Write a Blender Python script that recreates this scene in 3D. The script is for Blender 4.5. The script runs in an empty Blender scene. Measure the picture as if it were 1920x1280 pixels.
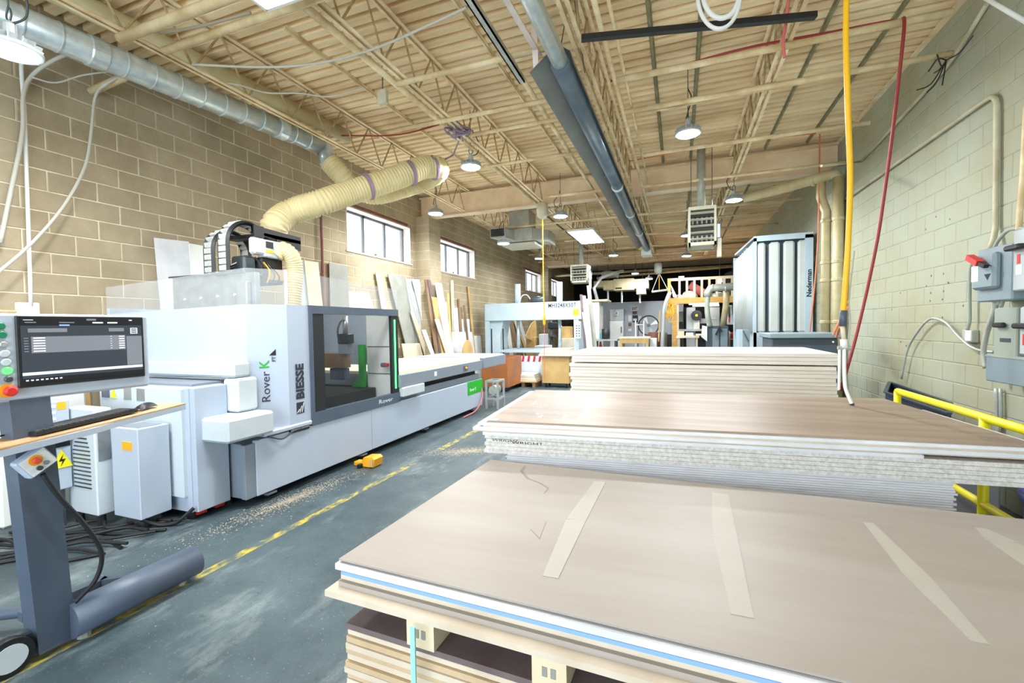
import bpy, math, random
from mathutils import Vector, Matrix
random.seed(7)
SC = bpy.context.scene
COL = SC.collection
V = Vector

# ------------------------------------------------------------------ camera
FPX = 836.33                       # focal length in pixels of the 1920 px wide frame
YAW, PITCH, ROLL = 0.358019, 0.032908, -0.0153331
EYE = V((0, 0, 1.6))
_cy, _sy, _cp, _sp = math.cos(YAW), math.sin(YAW), math.cos(PITCH), math.sin(PITCH)
FWD = V((-_sy*_cp, _cy*_cp, -_sp))
_r = V((_cy, _sy, 0)); _u = _r.cross(FWD)
RGT = _r*math.cos(ROLL) + _u*math.sin(ROLL)
UPV = _u*math.cos(ROLL) - _r*math.sin(ROLL)
cam_data = bpy.data.cameras.new('camera')
cam_data.sensor_width = 36; cam_data.lens = FPX/1920*36
cam_data.clip_start = 0.05; cam_data.clip_end = 200
cam = bpy.data.objects.new('camera', cam_data); COL.objects.link(cam)
cam.matrix_world = Matrix.Translation(EYE) @ Matrix((RGT, UPV, -FWD)).transposed().to_4x4()
SC.camera = cam

# ------------------------------------------------------------------ sky and exposure
world = bpy.data.worlds.new('overcast_sky'); SC.world = world; world.use_nodes = True
bg = world.node_tree.nodes['Background']
bg.inputs[0].default_value = (0.80, 0.91, 1.0, 1)
bg.inputs[1].default_value = 2.2
SC.view_settings.view_transform = 'Standard'
SC.view_settings.look = 'None'
SC.view_settings.gamma = 1
SC.view_settings.use_curve_mapping = False
SC.view_settings.exposure = 1.5
LAMP_W = 50.0                       # watts of each round high-bay lamp
PANEL_W = 45.0
SC.cycles.max_bounces = 10
SC.cycles.diffuse_bounces = 8
SC.cycles.transparent_max_bounces = 12
SC.cycles.sample_clamp_indirect = 6

def ray(x, y): return FWD + RGT*((x-960)/FPX) - UPV*((y-640)/FPX)
def aX(x, y, X): d = ray(x, y); return EYE + d*(X/d.x)
def aY(x, y, Y): d = ray(x, y); return EYE + d*(Y/d.y)
def aZ(x, y, Z): d = ray(x, y); return EYE + d*((Z-1.6)/d.z)

def area_light(name, loc, size, watts, color, rot=(0, 0, 0), shape='DISK', size_y=None, portal=False):
    d = bpy.data.lights.new(name, 'AREA'); d.shape = shape; d.size = size
    if size_y: d.size_y = size_y
    d.energy = watts; d.color = color
    if portal: d.cycles.is_portal = True
    o = bpy.data.objects.new(name, d); COL.objects.link(o)
    o.location = loc; o.rotation_euler = rot
    return o
# daylight of the open loading door behind the camera
area_light('loading_door_daylight', (-1.6, -2.85, 1.95), 6.4, 10, (1, 1, 1), (math.radians(90), 0, 0), 'RECTANGLE', 3.6, True)

# ------------------------------------------------------------------ materials
MATS = {}
def mat(name, col, rough=0.6, metal=0.0, col2=None, scale=6.0, detail=4.0, bump=0.0, bscale=None, lo=0.35, hi=0.65,
        emit=None, estr=0.0, alpha=1.0, stretch=(1, 1, 1), rnd=0.0, coat=0.0, spec=0.5, wpos=False):
    """procedural material: base colour mixed with col2 by noise, optional bump and per-object tint"""
    if name in MATS: return MATS[name]
    m = bpy.data.materials.new(name); m.use_nodes = True; MATS[name] = m
    nt = m.node_tree; b = nt.nodes['Principled BSDF']
    b.inputs['Roughness'].default_value = rough; b.inputs['Metallic'].default_value = metal
    b.inputs['Specular IOR Level'].default_value = spec
    b.inputs['Base Color'].default_value = (*col, 1)
    if coat: b.inputs['Coat Weight'].default_value = coat; b.inputs['Coat Roughness'].default_value = 0.12
    if emit: b.inputs['Emission Color'].default_value = (*emit, 1); b.inputs['Emission Strength'].default_value = estr
    if alpha < 1: b.inputs['Alpha'].default_value = alpha
    L = nt.links.new
    tc = nt.nodes.new('ShaderNodeTexCoord'); mp = nt.nodes.new('ShaderNodeMapping'); mp.inputs['Scale'].default_value = stretch
    if wpos: L(nt.nodes.new('ShaderNodeNewGeometry').outputs['Position'], mp.inputs[0])
    else: L(tc.outputs['Object'], mp.inputs[0])
    out = None
    if col2 is not None:
        n = nt.nodes.new('ShaderNodeTexNoise'); n.inputs['Scale'].default_value = scale; n.inputs['Detail'].default_value = detail
        n.inputs['Roughness'].default_value = 0.6
        L(mp.outputs[0], n.inputs['Vector'])
        mr = nt.nodes.new('ShaderNodeMapRange'); mr.inputs[1].default_value = lo; mr.inputs[2].default_value = hi
        L(n.outputs['Fac'], mr.inputs[0])
        mx = nt.nodes.new('ShaderNodeMix'); mx.data_type = 'RGBA'
        mx.inputs[6].default_value = (*col, 1); mx.inputs[7].default_value = (*col2, 1)
        L(mr.outputs[0], mx.inputs[0]); out = mx.outputs[2]
    if rnd:
        oi = nt.nodes.new('ShaderNodeObjectInfo'); hs = nt.nodes.new('ShaderNodeHueSaturation')
        mr2 = nt.nodes.new('ShaderNodeMapRange'); mr2.inputs[3].default_value = 1-rnd; mr2.inputs[4].default_value = 1+rnd
        L(oi.outputs['Random'], mr2.inputs[0]); L(mr2.outputs[0], hs.inputs['Value'])
        if out: L(out, hs.inputs['Color'])
        else: hs.inputs['Color'].default_value = (*col, 1)
        out = hs.outputs[0]
    if out: L(out, b.inputs['Base Color'])
    if bump:
        n2 = nt.nodes.new('ShaderNodeTexNoise'); n2.inputs['Scale'].default_value = bscale or scale*6; n2.inputs['Detail'].default_value = 5
        L(mp.outputs[0], n2.inputs['Vector'])
        bp = nt.nodes.new('ShaderNodeBump'); bp.inputs['Strength'].default_value = bump; bp.inputs['Distance'].default_value = 0.01
        L(n2.outputs['Fac'], bp.inputs['Height']); L(bp.outputs[0], b.inputs['Normal'])
    return m

def srgb(r, g, b):
    f = lambda c: (c/255/12.92) if c/255 <= 0.04045 else ((c/255+0.055)/1.055)**2.4
    return (f(r), f(g), f(b))
S = srgb

# ------------------------------------------------------------------ mesh helpers
class MB:
    def __init__(s): s.v = []; s.f = []
    def add(s, vs, fs):
        k = len(s.v); s.v += [V(a) for a in vs]; s.f += [tuple(i+k for i in f) for f in fs]; return s
    def box(s, lo, hi, b=0.0):
        x0, y0, z0 = lo; x1, y1, z1 = hi
        if x1 < x0: x0, x1 = x1, x0
        if y1 < y0: y0, y1 = y1, y0
        if z1 < z0: z0, z1 = z1, z0
        if b <= 0:
            return s.add([(x0,y0,z0),(x1,y0,z0),(x1,y1,z0),(x0,y1,z0),(x0,y0,z1),(x1,y0,z1),(x1,y1,z1),(x0,y1,z1)],
                         [(0,3,2,1),(4,5,6,7),(0,1,5,4),(1,2,6,5),(2,3,7,6),(3,0,4,7)])
        b = min(b, (x1-x0)/2.01, (y1-y0)/2.01, (z1-z0)/2.01)
        # chamfered box: 24 vertices
        vs = []; idx = {}
        for ix, X in enumerate((x0, x1)):
            for iy, Y in enumerate((y0, y1)):
                for iz, Z in enumerate((z0, z1)):
                    sx, sy, sz = (1 if ix == 0 else -1), (1 if iy == 0 else -1), (1 if iz == 0 else -1)
                    idx[ix,iy,iz,'x'] = len(vs); vs.append((X, Y+sy*b, Z+sz*b))
                    idx[ix,iy,iz,'y'] = len(vs); vs.append((X+sx*b, Y, Z+sz*b))
                    idx[ix,iy,iz,'z'] = len(vs); vs.append((X+sx*b, Y+sy*b, Z))
        fs = []
        I = lambda a, k: idx[(*a, k)]
        for i in (0, 1):
            q = [I((i,0,0),'x'), I((i,1,0),'x'), I((i,1,1),'x'), I((i,0,1),'x')]; fs.append(q if i else q[::-1])
            q = [I((0,i,0),'y'), I((1,i,0),'y'), I((1,i,1),'y'), I((0,i,1),'y')]; fs.append(q[::-1] if i else q)
            q = [I((0,0,i),'z'), I((1,0,i),'z'), I((1,1,i),'z'), I((0,1,i),'z')]; fs.append(q if i else q[::-1])
        c = V(((x0+x1)/2, (y0+y1)/2, (z0+z1)/2))
        def quad(q):
            p = [V(vs[i]) for i in q]; n = (p[1]-p[0]).cross(p[2]-p[0])
            m = sum(p, V())/len(p)
            fs.append(q if n.dot(m-c) > 0 else q[::-1])
        for a in (0, 1):
            for d in (0, 1):
                quad([I((0,a,d),'y'), I((1,a,d),'y'), I((1,a,d),'z'), I((0,a,d),'z')])
                quad([I((a,0,d),'x'), I((a,1,d),'x'), I((a,1,d),'z'), I((a,0,d),'z')])
                quad([I((a,d,0),'x'), I((a,d,1),'x'), I((a,d,1),'y'), I((a,d,0),'y')])
                for e in (0, 1): quad([I((a,d,e),'x'), I((a,d,e),'y'), I((a,d,e),'z')])
        return s.add(vs, fs)
    def bar(s, p0, p1, w, h, up=(0, 0, 1)):
        """rectangular bar from p0 to p1"""
        p0, p1 = V(p0), V(p1); d = (p1-p0).normalized(); u = V(up)
        if abs(d.dot(u)) > 0.98: u = V((1, 0, 0))
        r = d.cross(u).normalized(); u = r.cross(d)
        vs = [p+r*(a*w/2)+u*(b*h/2) for p in (p0, p1) for a, b in ((-1,-1),(1,-1),(1,1),(-1,1))]
        return s.add(vs, [(0,1,2,3),(7,6,5,4),(0,4,5,1),(1,5,6,2),(2,6,7,3),(3,7,4,0)])
    def cyl(s, p0, p1, r, n=12, r2=None, cap=True):
        return s.tube([p0, p1], [r, r if r2 is None else r2], n, cap)
    def tube(s, path, r, n=8, cap=True):
        path = [V(p) for p in path]; m = len(path)
        rs = r if isinstance(r, (list, tuple)) else [r]*m
        k = len(s.v); prev = None
        for i, p in enumerate(path):
            d = (path[min(i+1, m-1)]-path[max(i-1, 0)]).normalized()
            if prev is None:
                u = V((0, 0, 1)) if abs(d.z) < 0.9 else V((1, 0, 0))
                a = d.cross(u).normalized()
            else:
                a = prev - d*prev.dot(d)
                a = a.normalized() if a.length > 1e-6 else d.orthogonal().normalized()
            prev = a; b = d.cross(a)
            for j in range(n):
                t = 2*math.pi*j/n
                s.v.append(p + a*(math.cos(t)*rs[i]) + b*(math.sin(t)*rs[i]))
        for i in range(m-1):
            for j in range(n):
                q = (k+i*n+j, k+i*n+(j+1) % n, k+(i+1)*n+(j+1) % n, k+(i+1)*n+j)
                s.f.append(q)
        if cap:
            s.f.append(tuple(k+j for j in range(n))[::-1]); s.f.append(tuple(k+(m-1)*n+j for j in range(n)))
        return s
    def lathe(s, c, prof, n=20, axis=(0, 0, 1)):
        """prof = [(radius, height)...] along axis from c"""
        ax = V(axis).normalized(); c = V(c)
        return s.tube_prof(c, ax, prof, n)
    def tube_prof(s, c, ax, prof, n):
        a = ax.orthogonal().normalized(); b = ax.cross(a); k = len(s.v)
        for r, h in prof:
            for j in range(n):
                t = 2*math.pi*j/n
                s.v.append(c+ax*h+a*(max(r, 1e-4)*math.cos(t))+b*(max(r, 1e-4)*math.sin(t)))
        for i in range(len(prof)-1):
            for j in range(n):
                s.f.append((k+i*n+j, k+i*n+(j+1) % n, k+(i+1)*n+(j+1) % n, k+(i+1)*n+j))
        s.f.append(tuple(k+j for j in range(n))[::-1]); s.f.append(tuple(k+(len(prof)-1)*n+j for j in range(n)))
        return s
    def prism(s, poly, d):
        """polygon (3-D points) extruded by vector d"""
        d = V(d); poly = [V(p) for p in poly]; n = len(poly)
        nn = sum(((poly[i]-poly[0]).cross(poly[(i+1) % n]-poly[0]) for i in range(1, n-1)), V())
        if nn.dot(d) > 0: poly = poly[::-1]
        vs = poly+[p+d for p in poly]
        return s.add(vs, [tuple(range(n)), tuple(range(2*n-1, n-1, -1))]+[(i, i+n, (i+1) % n+n, (i+1) % n) for i in range(n)])
    def quad(s, pts): return s.add(pts, [tuple(range(len(pts)))])
    def build(s, name, m, parent=None, smooth=False, loc=None):
        me = bpy.data.meshes.new(name)
        off = V(loc) if loc is not None else V((0, 0, 0))
        me.from_pydata([tuple(p-off) for p in s.v], [], s.f); me.update()
        me.materials.append(m if not isinstance(m, str) else MATS[m])
        if smooth:
            me.polygons.foreach_set('use_smooth', [len(p.vertices) == 4 for p in me.polygons]); me.update()
        return link(name, me, parent, off)

def link(name, me, parent=None, loc=(0, 0, 0)):
    o = bpy.data.objects.new(name, me); COL.objects.link(o); o.location = loc
    if parent is not None:
        o.parent = parent; o.matrix_parent_inverse = WORLD_INV(parent)
    return o
def world_of(o):
    m = Matrix.LocRotScale(o.location, o.rotation_euler, o.scale)
    return (world_of(o.parent) @ o.matrix_parent_inverse @ m) if o.parent else m
def WORLD_INV(p): return world_of(p).inverted()

LABELS = set()
def tag(o, label, cat, group=None, kind=None):
    o['label'] = label; o['category'] = cat
    if group: o['group'] = group
    o['kind'] = kind or 'thing'
    if label in LABELS and not group: print('DUPLICATE LABEL', label)
    LABELS.add(label)
    return o
def thing(name, loc, label, cat, group=None):
    o = bpy.data.objects.new(name, None); COL.objects.link(o); o.location = V(loc); o.empty_display_size = 0.1
    return tag(o, label, cat, group)
def struct(o): o['kind'] = 'structure'; return o
def copy_tree(o, parent=None):
    c = o.copy(); COL.objects.link(c)
    if parent is not None: c.parent = parent; c.matrix_parent_inverse = o.matrix_parent_inverse.copy()
    for ch in [x for x in o.children]: copy_tree(ch, c)
    return c
def curve_pts(pts, n=6):
    """Catmull-Rom through points"""
    pts = [V(p) for p in pts]; out = []
    P = [pts[0]*2-pts[1]]+pts+[pts[-1]*2-pts[-2]]
    for i in range(1, len(P)-2):
        for k in range(n):
            t = k/n; a, b, c, d = P[i-1], P[i], P[i+1], P[i+2]
            out.append(0.5*((2*b)+(c-a)*t+(2*a-5*b+4*c-d)*t*t+(3*b-a-3*c+d)*t**3))
    out.append(pts[-1]); return out
def text_mesh(txt, size, depth=0.002, shear=0.0, bold=0.0, spacing=1.0):
    c = bpy.data.curves.new('lettering', 'FONT'); c.body = txt; c.size = size; c.extrude = depth/2; c.shear = shear
    c.offset = bold; c.space_character = spacing; c.resolution_u = 2
    o = bpy.data.objects.new('lettering', c); COL.objects.link(o)
    dg = bpy.context.evaluated_depsgraph_get()
    me = bpy.data.meshes.new_from_object(o.evaluated_get(dg))
    bpy.data.objects.remove(o); bpy.data.curves.remove(c); return me
def text(txt, size, origin, xdir, ydir, m, parent, name='lettering', depth=0.002, shear=0.0, bold=0.0, spacing=1.0, width=None):
    """flat lettering whose baseline runs along xdir from origin"""
    me = text_mesh(txt, size, depth, shear, bold, spacing); me.materials.clear(); me.materials.append(MATS[m] if isinstance(m, str) else m)
    x = V(xdir).normalized(); y = V(ydir); y = (y-x*y.dot(x)).normalized(); z = x.cross(y)
    k = 1.0
    if width:
        w = max(v.co.x for v in me.vertices); k = width/w
    for v in me.vertices:
        p = v.co.copy(); v.co = x*(p.x*k)+y*p.y+z*p.z
    return link(name, me, parent, V(origin))
ORD = ['top', 'second', 'third', 'fourth', 'fifth', 'sixth', 'seventh', 'eighth', 'ninth', 'tenth', 'eleventh', 'twelfth', 'thirteenth',
       'fourteenth', 'fifteenth', 'sixteenth', 'seventeenth', 'eighteenth', 'nineteenth', 'twentieth', 'twenty-first', 'twenty-second',
       'twenty-third', 'twenty-fourth', 'twenty-fifth', 'twenty-sixth', 'twenty-seventh', 'twenty-eighth', 'twenty-ninth', 'thirtieth',
       'thirty-first', 'thirty-second', 'thirty-third', 'thirty-fourth', 'thirty-fifth', 'thirty-sixth', 'thirty-seventh', 'thirty-eighth']
# ------------------------------------------------------------------ palette
mat('block_left', S(181,167,140), 0.9, col2=S(149,134,107), scale=1.6, detail=8, bump=0.4, bscale=60, rnd=0.06, wpos=True, lo=0.3, hi=0.7)
mat('mortar_left', S(222,212,186), 0.95, col2=S(196,186,158), scale=5)
mat('block_right', S(167,172,154), 0.75, col2=S(160,158,130), scale=0.9, bump=0.2, bscale=50, rnd=0.012, wpos=True, detail=7)
mat('mortar_right', S(126,128,110), 0.9, col2=S(158,162,148), scale=5)
mat('deck', S(246,228,190), 0.75, col2=S(214,188,144), scale=1.3, detail=6, bump=0.1, bscale=20, stretch=(0.5, 2, 1))
mat('beam_paint', S(232,212,182), 0.6, col2=S(214,190,156), scale=2)
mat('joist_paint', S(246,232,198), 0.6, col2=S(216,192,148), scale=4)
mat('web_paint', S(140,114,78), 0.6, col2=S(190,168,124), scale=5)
mat('pipe_paint', S(234,218,178), 0.55, col2=S(198,174,128), scale=4)
mat('wall_pipe', S(196,192,166), 0.55, col2=S(172,166,136), scale=4)
mat('dark_strut', S(150,146,112), 0.6, col2=S(120,114,84), scale=6)
mat('galv', S(218,228,230), 0.3, 0.45, col2=S(190,204,208), scale=9)
mat('galv_dull', S(190,194,186), 0.45, 0.25, col2=S(166,170,162), scale=6)
mat('black_plastic', S(28,30,34), 0.45)
mat('rubber', S(22,24,28), 0.6)
mat('slate', S(84,96,112), 0.45, col2=S(74,86,104), scale=3)
mat('slate_light', S(128,138,150), 0.45)
mat('machine_white', S(178,190,206), 0.38, col2=S(174,186,203), scale=1.5)
mat('bumper_white', S(196,206,212), 0.55, col2=S(190,199,204), scale=3)
mat('cream_vinyl', S(226,222,196), 0.55)
mat('alu', S(178,182,184), 0.4, 0.7, col2=S(150,155,158), scale=5)
mat('grey_panel', S(196,206,212), 0.45)
mat('pale_blue_steel', S(190,208,216), 0.45, col2=S(178,198,208), scale=2)
mat('green_paint', S(20,170,30), 0.5)
mat('yellow_paint', S(238,226,20), 0.4)
mat('red_plastic', S(214,44,40), 0.4)
mat('orange_plastic', S(246,170,30), 0.5)
mat('ink', S(40,48,62), 0.6)
mat('black_ink', S(18,18,20), 0.7)
mat('white_ink', S(235,238,240), 0.6)
mat('red_hose', S(150,44,44), 0.45)
mat('pink_hose', S(214,110,110), 0.5)
mat('yellow_hose', S(240,184,30), 0.4)
mat('orange_hose', S(208,120,84), 0.5)
mat('grey_cable', S(190,188,176), 0.55)
mat('white_cable', S(224,226,224), 0.5)
mat('hose_cream', S(228,214,166), 0.5, col2=S(212,196,144), scale=3)
mat('hose_ring', S(196,172,104), 0.5)
mat('lavender_strap', S(150,132,150), 0.7)
mat('glass_lamp', S(255,255,255), 0.4, emit=(0.95, 0.98, 1.0), estr=30)
mat('lamp_body', S(176,186,190), 0.4, 0.3)
mat('panel_glow', S(255,255,255), 0.4, emit=(0.98, 0.99, 1.0), estr=14)
mat('tube_glow', S(255,255,255), 0.4, emit=(1, 0.98, 0.95), estr=8)
mat('pine', S(214,172,96), 0.6, col2=S(188,140,70), scale=3, stretch=(1, 1, 8))
mat('pale_wood', S(222,206,176), 0.6, col2=S(198,176,140), scale=4, stretch=(1, 1, 0.3))
mat('dark_wood', S(150,120,90), 0.6, col2=S(110,84,60), scale=4, stretch=(1, 1, 0.3))
mat('orange_wood', S(196,116,40), 0.5, col2=S(170,84,40), scale=3)
mat('tan_wood', S(206,172,112), 0.6, col2=S(186,150,90), scale=3)
mat('white_board', S(232,234,230), 0.5, col2=S(222,224,218), scale=2)
mat('grey_board', S(150,152,144), 0.6, col2=S(134,134,126), scale=3)
mat('beige_board', S(224,214,190), 0.6, col2=S(206,194,166), scale=3)
mat('reflector_grey', S(138,142,138), 0.45, 0.1, col2=S(120,124,122), scale=2)
mat('reflector_tube', S(112,126,136), 0.3, 0.3, col2=S(86,100,112), scale=2)
mat('heater_case', S(206,204,184), 0.5, col2=S(190,186,164), scale=3)
mat('dark_core', S(40,38,36), 0.6)
mat('panel_grey', S(136,152,158), 0.45, col2=S(124,142,150), scale=2)
mat('panel_greygreen', S(158,166,154), 0.5, col2=S(146,156,146), scale=2)
mat('blue_plastic', S(40,56,140), 0.5)
mat('navy_tray', S(52,64,82), 0.5, col2=S(40,50,66), scale=5)
mat('steel_dark', S(80,88,92), 0.4, 0.5)
mat('steel_frame', S(186,190,190), 0.4, 0.5)
mat('red_brick', S(186,170,164), 0.8)
mat('window_frame', S(96,98,100), 0.5)
mat('reveal_paint', S(232,222,216), 0.7, col2=S(216,196,186), scale=5)
mat('red_lintel', S(140,84,78), 0.7, col2=S(110,70,64), scale=6)
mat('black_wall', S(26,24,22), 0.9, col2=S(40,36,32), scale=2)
mat('office_wall', S(186,192,200), 0.7, col2=S(178,186,194), scale=1.5)
mat('collector_white', S(192,199,198), 0.5, col2=S(184,190,186), scale=2)
mat('collector_blue', S(176,194,206), 0.45)
mat('booth_dark', S(70,84,94), 0.5)
mat('beige_duct', S(200,190,152), 0.5, col2=S(178,164,122), scale=3)
mat('grey_duct', S(190,196,182), 0.4, 0.2)

def floor_material():
    m = bpy.data.materials.new('worn_concrete'); m.use_nodes = True; MATS['worn_concrete'] = m
    nt = m.node_tree; b = nt.nodes['Principled BSDF']; L = nt.links.new
    tc = nt.nodes.new('ShaderNodeTexCoord')
    def noise(sc, det, rough=0.6, st=None):
        n = nt.nodes.new('ShaderNodeTexNoise'); n.inputs['Scale'].default_value = sc; n.inputs['Detail'].default_value = det; n.inputs['Roughness'].default_value = rough
        src = tc.outputs['Object']
        if st:
            mp = nt.nodes.new('ShaderNodeMapping'); mp.inputs['Scale'].default_value = st; L(src, mp.inputs[0]); src = mp.outputs[0]
        L(src, n.inputs['Vector']); return n.outputs['Fac']
    def rng(v, a, c):
        r = nt.nodes.new('ShaderNodeMapRange'); r.inputs[1].default_value = a; r.inputs[2].default_value = c; L(v, r.inputs[0]); return r.outputs[0]
    def mix(f, A, B):
        x = nt.nodes.new('ShaderNodeMix'); x.data_type = 'RGBA'; L(f, x.inputs[0])
        for i, c in ((6, A), (7, B)):
            if isinstance(c, tuple): x.inputs[i].default_value = (*c, 1)
            else: L(c, x.inputs[i])
        return x.outputs[2]
    c = mix(rng(noise(0.9, 8, 0.65), 0.4, 0.62), S(50,66,72), S(78,94,98))
    c = mix(rng(noise(2.2, 10, 0.7, (1, 0.45, 1)), 0.52, 0.72), c, S(134,144,144))     # dusty scuffs
    c = mix(rng(noise(14, 8, 0.75), 0.58, 0.7), c, S(46,56,60))                      # grit
    c = mix(rng(noise(60, 4, 0.7), 0.62, 0.72), c, S(148,156,156))
    L(c, b.inputs['Base Color'])
    L(rng(noise(1.4, 6), 0.3, 0.7), b.inputs['Roughness'])
    b.inputs['Roughness'].default_value = 0.5
    r = nt.nodes.new('ShaderNodeMapRange'); r.inputs[3].default_value = 0.35; r.inputs[4].default_value = 0.7
    L(noise(1.4, 6), r.inputs[0]); L(r.outputs[0], b.inputs['Roughness'])
    bp = nt.nodes.new('ShaderNodeBump'); bp.inputs['Strength'].default_value = 0.25; bp.inputs['Distance'].default_value = 0.01
    L(noise(30, 8, 0.7), bp.inputs['Height']); L(bp.outputs[0], b.inputs['Normal'])
    return m
floor_material()

# ------------------------------------------------------------------ the room shell
XL, XR, ZC = -5.78, 2.6, 4.74
YF, YB = -2.9, 26.0
floor = struct(MB().box((XL-0.25, YF, -0.12), (XR+0.25, YB+0.2, 0)).build('floor', 'worn_concrete'))

# fluted roof deck: ribs run across the room
def deck():
    b = MB(); pitch = 0.1524; d = 0.065; y = YF; prof = []
    while y < YB+0.1:
        prof += [(y, 0), (y+0.082, 0), (y+0.092, d), (y+0.142, d)]; y += pitch
    n = len(prof)
    vs = [(x, yy, ZC+zz) for x in (XL-0.2, XR+0.2) for yy, zz in prof]
    fs = [(i, i+1, n+i+1, n+i) for i in range(n-1)]
    b.add(vs, fs)
    top = [(x, yy, ZC+0.14) for x in (XL-0.2, XR+0.2) for yy in (YF, YB+0.2)]
    b.add(top, [(0, 1, 3, 2)])
    return b.build('ceiling', 'deck')
struct(deck())

WINDOWS = [(6.75, 8.86), (10.16, 12.3), (17.08, 19.22), (20.62, 22.78)]
WZ0, WZ1 = 3.05, 3.9

def in_frame(p):
    d = p-EYE; z = d.dot(FWD)
    if z < 0.2: return False
    x = 960+FPX*d.dot(RGT)/z; y = 640-FPX*d.dot(UPV)/z
    return -40 < x < 1960 and -30 < y < 1300

def wall_blocks(name, X, sgn, y0, z0, ylo, yhi, holes, m_block, m_mortar, gap, proud, hide=None):
    """block wall: mortar slab, the 300 nearest blocks as parts, the others joined as stuff; sgn = +1 faces +X"""
    zt = ZC+0.05
    b = MB(); T = 0.2
    ys = sorted({ylo, yhi}|{a for h in holes for a in h[:2]})
    for i in range(len(ys)-1):
        a, c = ys[i], ys[i+1]; mid = (a+c)/2
        hs = [h for h in holes if h[0] < mid < h[1]]
        segs = [(0, zt)] if not hs else [(0, hs[0][2]), (hs[0][3], zt)]
        for s0, s1 in segs: b.box((X, a, s0), (X-sgn*T, c, s1))
    wall = struct(b.build(name, m_mortar))
    cells = []
    k = math.floor((0-z0)/0.2)
    z = z0+0.2*k; row = k
    while z < zt:
        off = y0+(0.2 if row % 2 else 0.0)
        j = math.floor((ylo-off)/0.4); y = off+0.4*j
        while y < yhi:
            a, c = max(y+gap/2, ylo), min(y+0.4-gap/2, yhi); e, f = max(z+gap/2, 0), min(z+0.2-gap/2, zt)
            pieces = [(a, c, e, f)]
            for h in holes:
                new = []
                for (a1, c1, e1, f1) in pieces:
                    if c1 <= h[0] or a1 >= h[1] or f1 <= h[2] or e1 >= h[3]: new.append((a1, c1, e1, f1)); continue
                    if a1 < h[0]-0.02: new.append((a1, h[0], e1, f1))
                    if c1 > h[1]+0.02: new.append((h[1], c1, e1, f1))
                    am, cm = max(a1, h[0]), min(c1, h[1])
                    if e1 < h[2]-0.02: new.append((am, cm, e1, h[2]))
                    if f1 > h[3]+0.02: new.append((am, cm, h[3], f1))
                pieces = new
            for p in pieces:
                if p[1]-p[0] > 0.02 and p[3]-p[2] > 0.02: cells.append(p)
            y += 0.4
        z += 0.2; row += 1
    full = [c for c in cells if abs(c[1]-c[0]-(0.4-gap)) < 1e-4 and abs(c[3]-c[2]-(0.2-gap)) < 1e-4]
    def key(c):
        p = V((X, (c[0]+c[1])/2, (c[2]+c[3])/2)); return (p-EYE).length
    seen = [c for c in full if in_frame(V((X, (c[0]+c[1])/2, (c[2]+c[3])/2))) and not (hide and hide((c[0]+c[1])/2, (c[2]+c[3])/2))]
    near = sorted(seen, key=key)[:300]; ns = set(near)
    hw, hh = (0.4-gap)/2, (0.2-gap)/2; e = 0.006
    one = MB()
    x0, x1 = 0, sgn*proud
    one.add([(x0,-hw,-hh),(x0,hw,-hh),(x0,hw,hh),(x0,-hw,hh),(x1,-hw+e,-hh+e),(x1,hw-e,-hh+e),(x1,hw-e,hh-e),(x1,-hw+e,hh-e)],
            [(4,5,6,7) if sgn > 0 else (7,6,5,4)]+[((i, (i+1) % 4, (i+1) % 4+4, i+4) if sgn > 0 else (i+4, (i+1) % 4+4, (i+1) % 4, i)) for i in range(4)])
    me = None
    for c in near:
        p = V((X, (c[0]+c[1])/2, (c[2]+c[3])/2))
        if me is None:
            o = one.build('block', m_block, wall); me = o.data; o.location = p
        else:
            o = link('block', me, wall, p)
    rest = MB()
    for c in cells:
        if c in ns: continue
        rest.add([(X,c[0],c[2]),(X,c[1],c[2]),(X,c[1],c[3]),(X,c[0],c[3]),
                  (X+x1,c[0]+e,c[2]+e),(X+x1,c[1]-e,c[2]+e),(X+x1,c[1]-e,c[3]-e),(X+x1,c[0]+e,c[3]-e)],
                 [(4,5,6,7) if sgn > 0 else (7,6,5,4)]+[((i, (i+1) % 4, (i+1) % 4+4, i+4) if sgn > 0 else (i+4, (i+1) % 4+4, (i+1) % 4, i)) for i in range(4)])
    ro = rest.build('blockwork', m_block, wall); ro['kind'] = 'stuff'
    return wall
holesL = [(a, b, WZ0, WZ1) for a, b in WINDOWS]
wall_left = wall_blocks('wall_left', XL, 1, 3.148, 3.99, YF, YB, holesL, 'block_left', 'mortar_left', 0.012, 0.006,
                        hide=lambda y, z: z < 1.3 and 2.4 < y < 8.2)
wall_right = wall_blocks('wall_right', XR, -1, 6.767, 3.37, YF, YB, [], 'block_right', 'mortar_right', 0.006, 0.003,
                         hide=lambda y, z: z < 0.7)
# far end: dark wall, and a low office partition in front of it
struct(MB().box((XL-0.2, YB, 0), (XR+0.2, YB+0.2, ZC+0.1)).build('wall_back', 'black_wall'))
struct(MB().box((-4.35, 21.2, 0), (0.2, 21.35, 2.62)).box((-4.35, 21.15, 2.6), (0.2, 21.4, 2.66)).build('wall_office', 'office_wall'))
# front wall behind the camera with the open loading door
struct(MB().box((XL-0.2, YF-0.2, 0), (-4.8, YF, ZC+0.1)).box((1.6, YF-0.2, 0), (XR+0.2, YF, ZC+0.1)).box((-4.8, YF-0.2, 3.75), (1.6, YF, ZC+0.1)).build('wall_front', 'block_right'))

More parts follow.
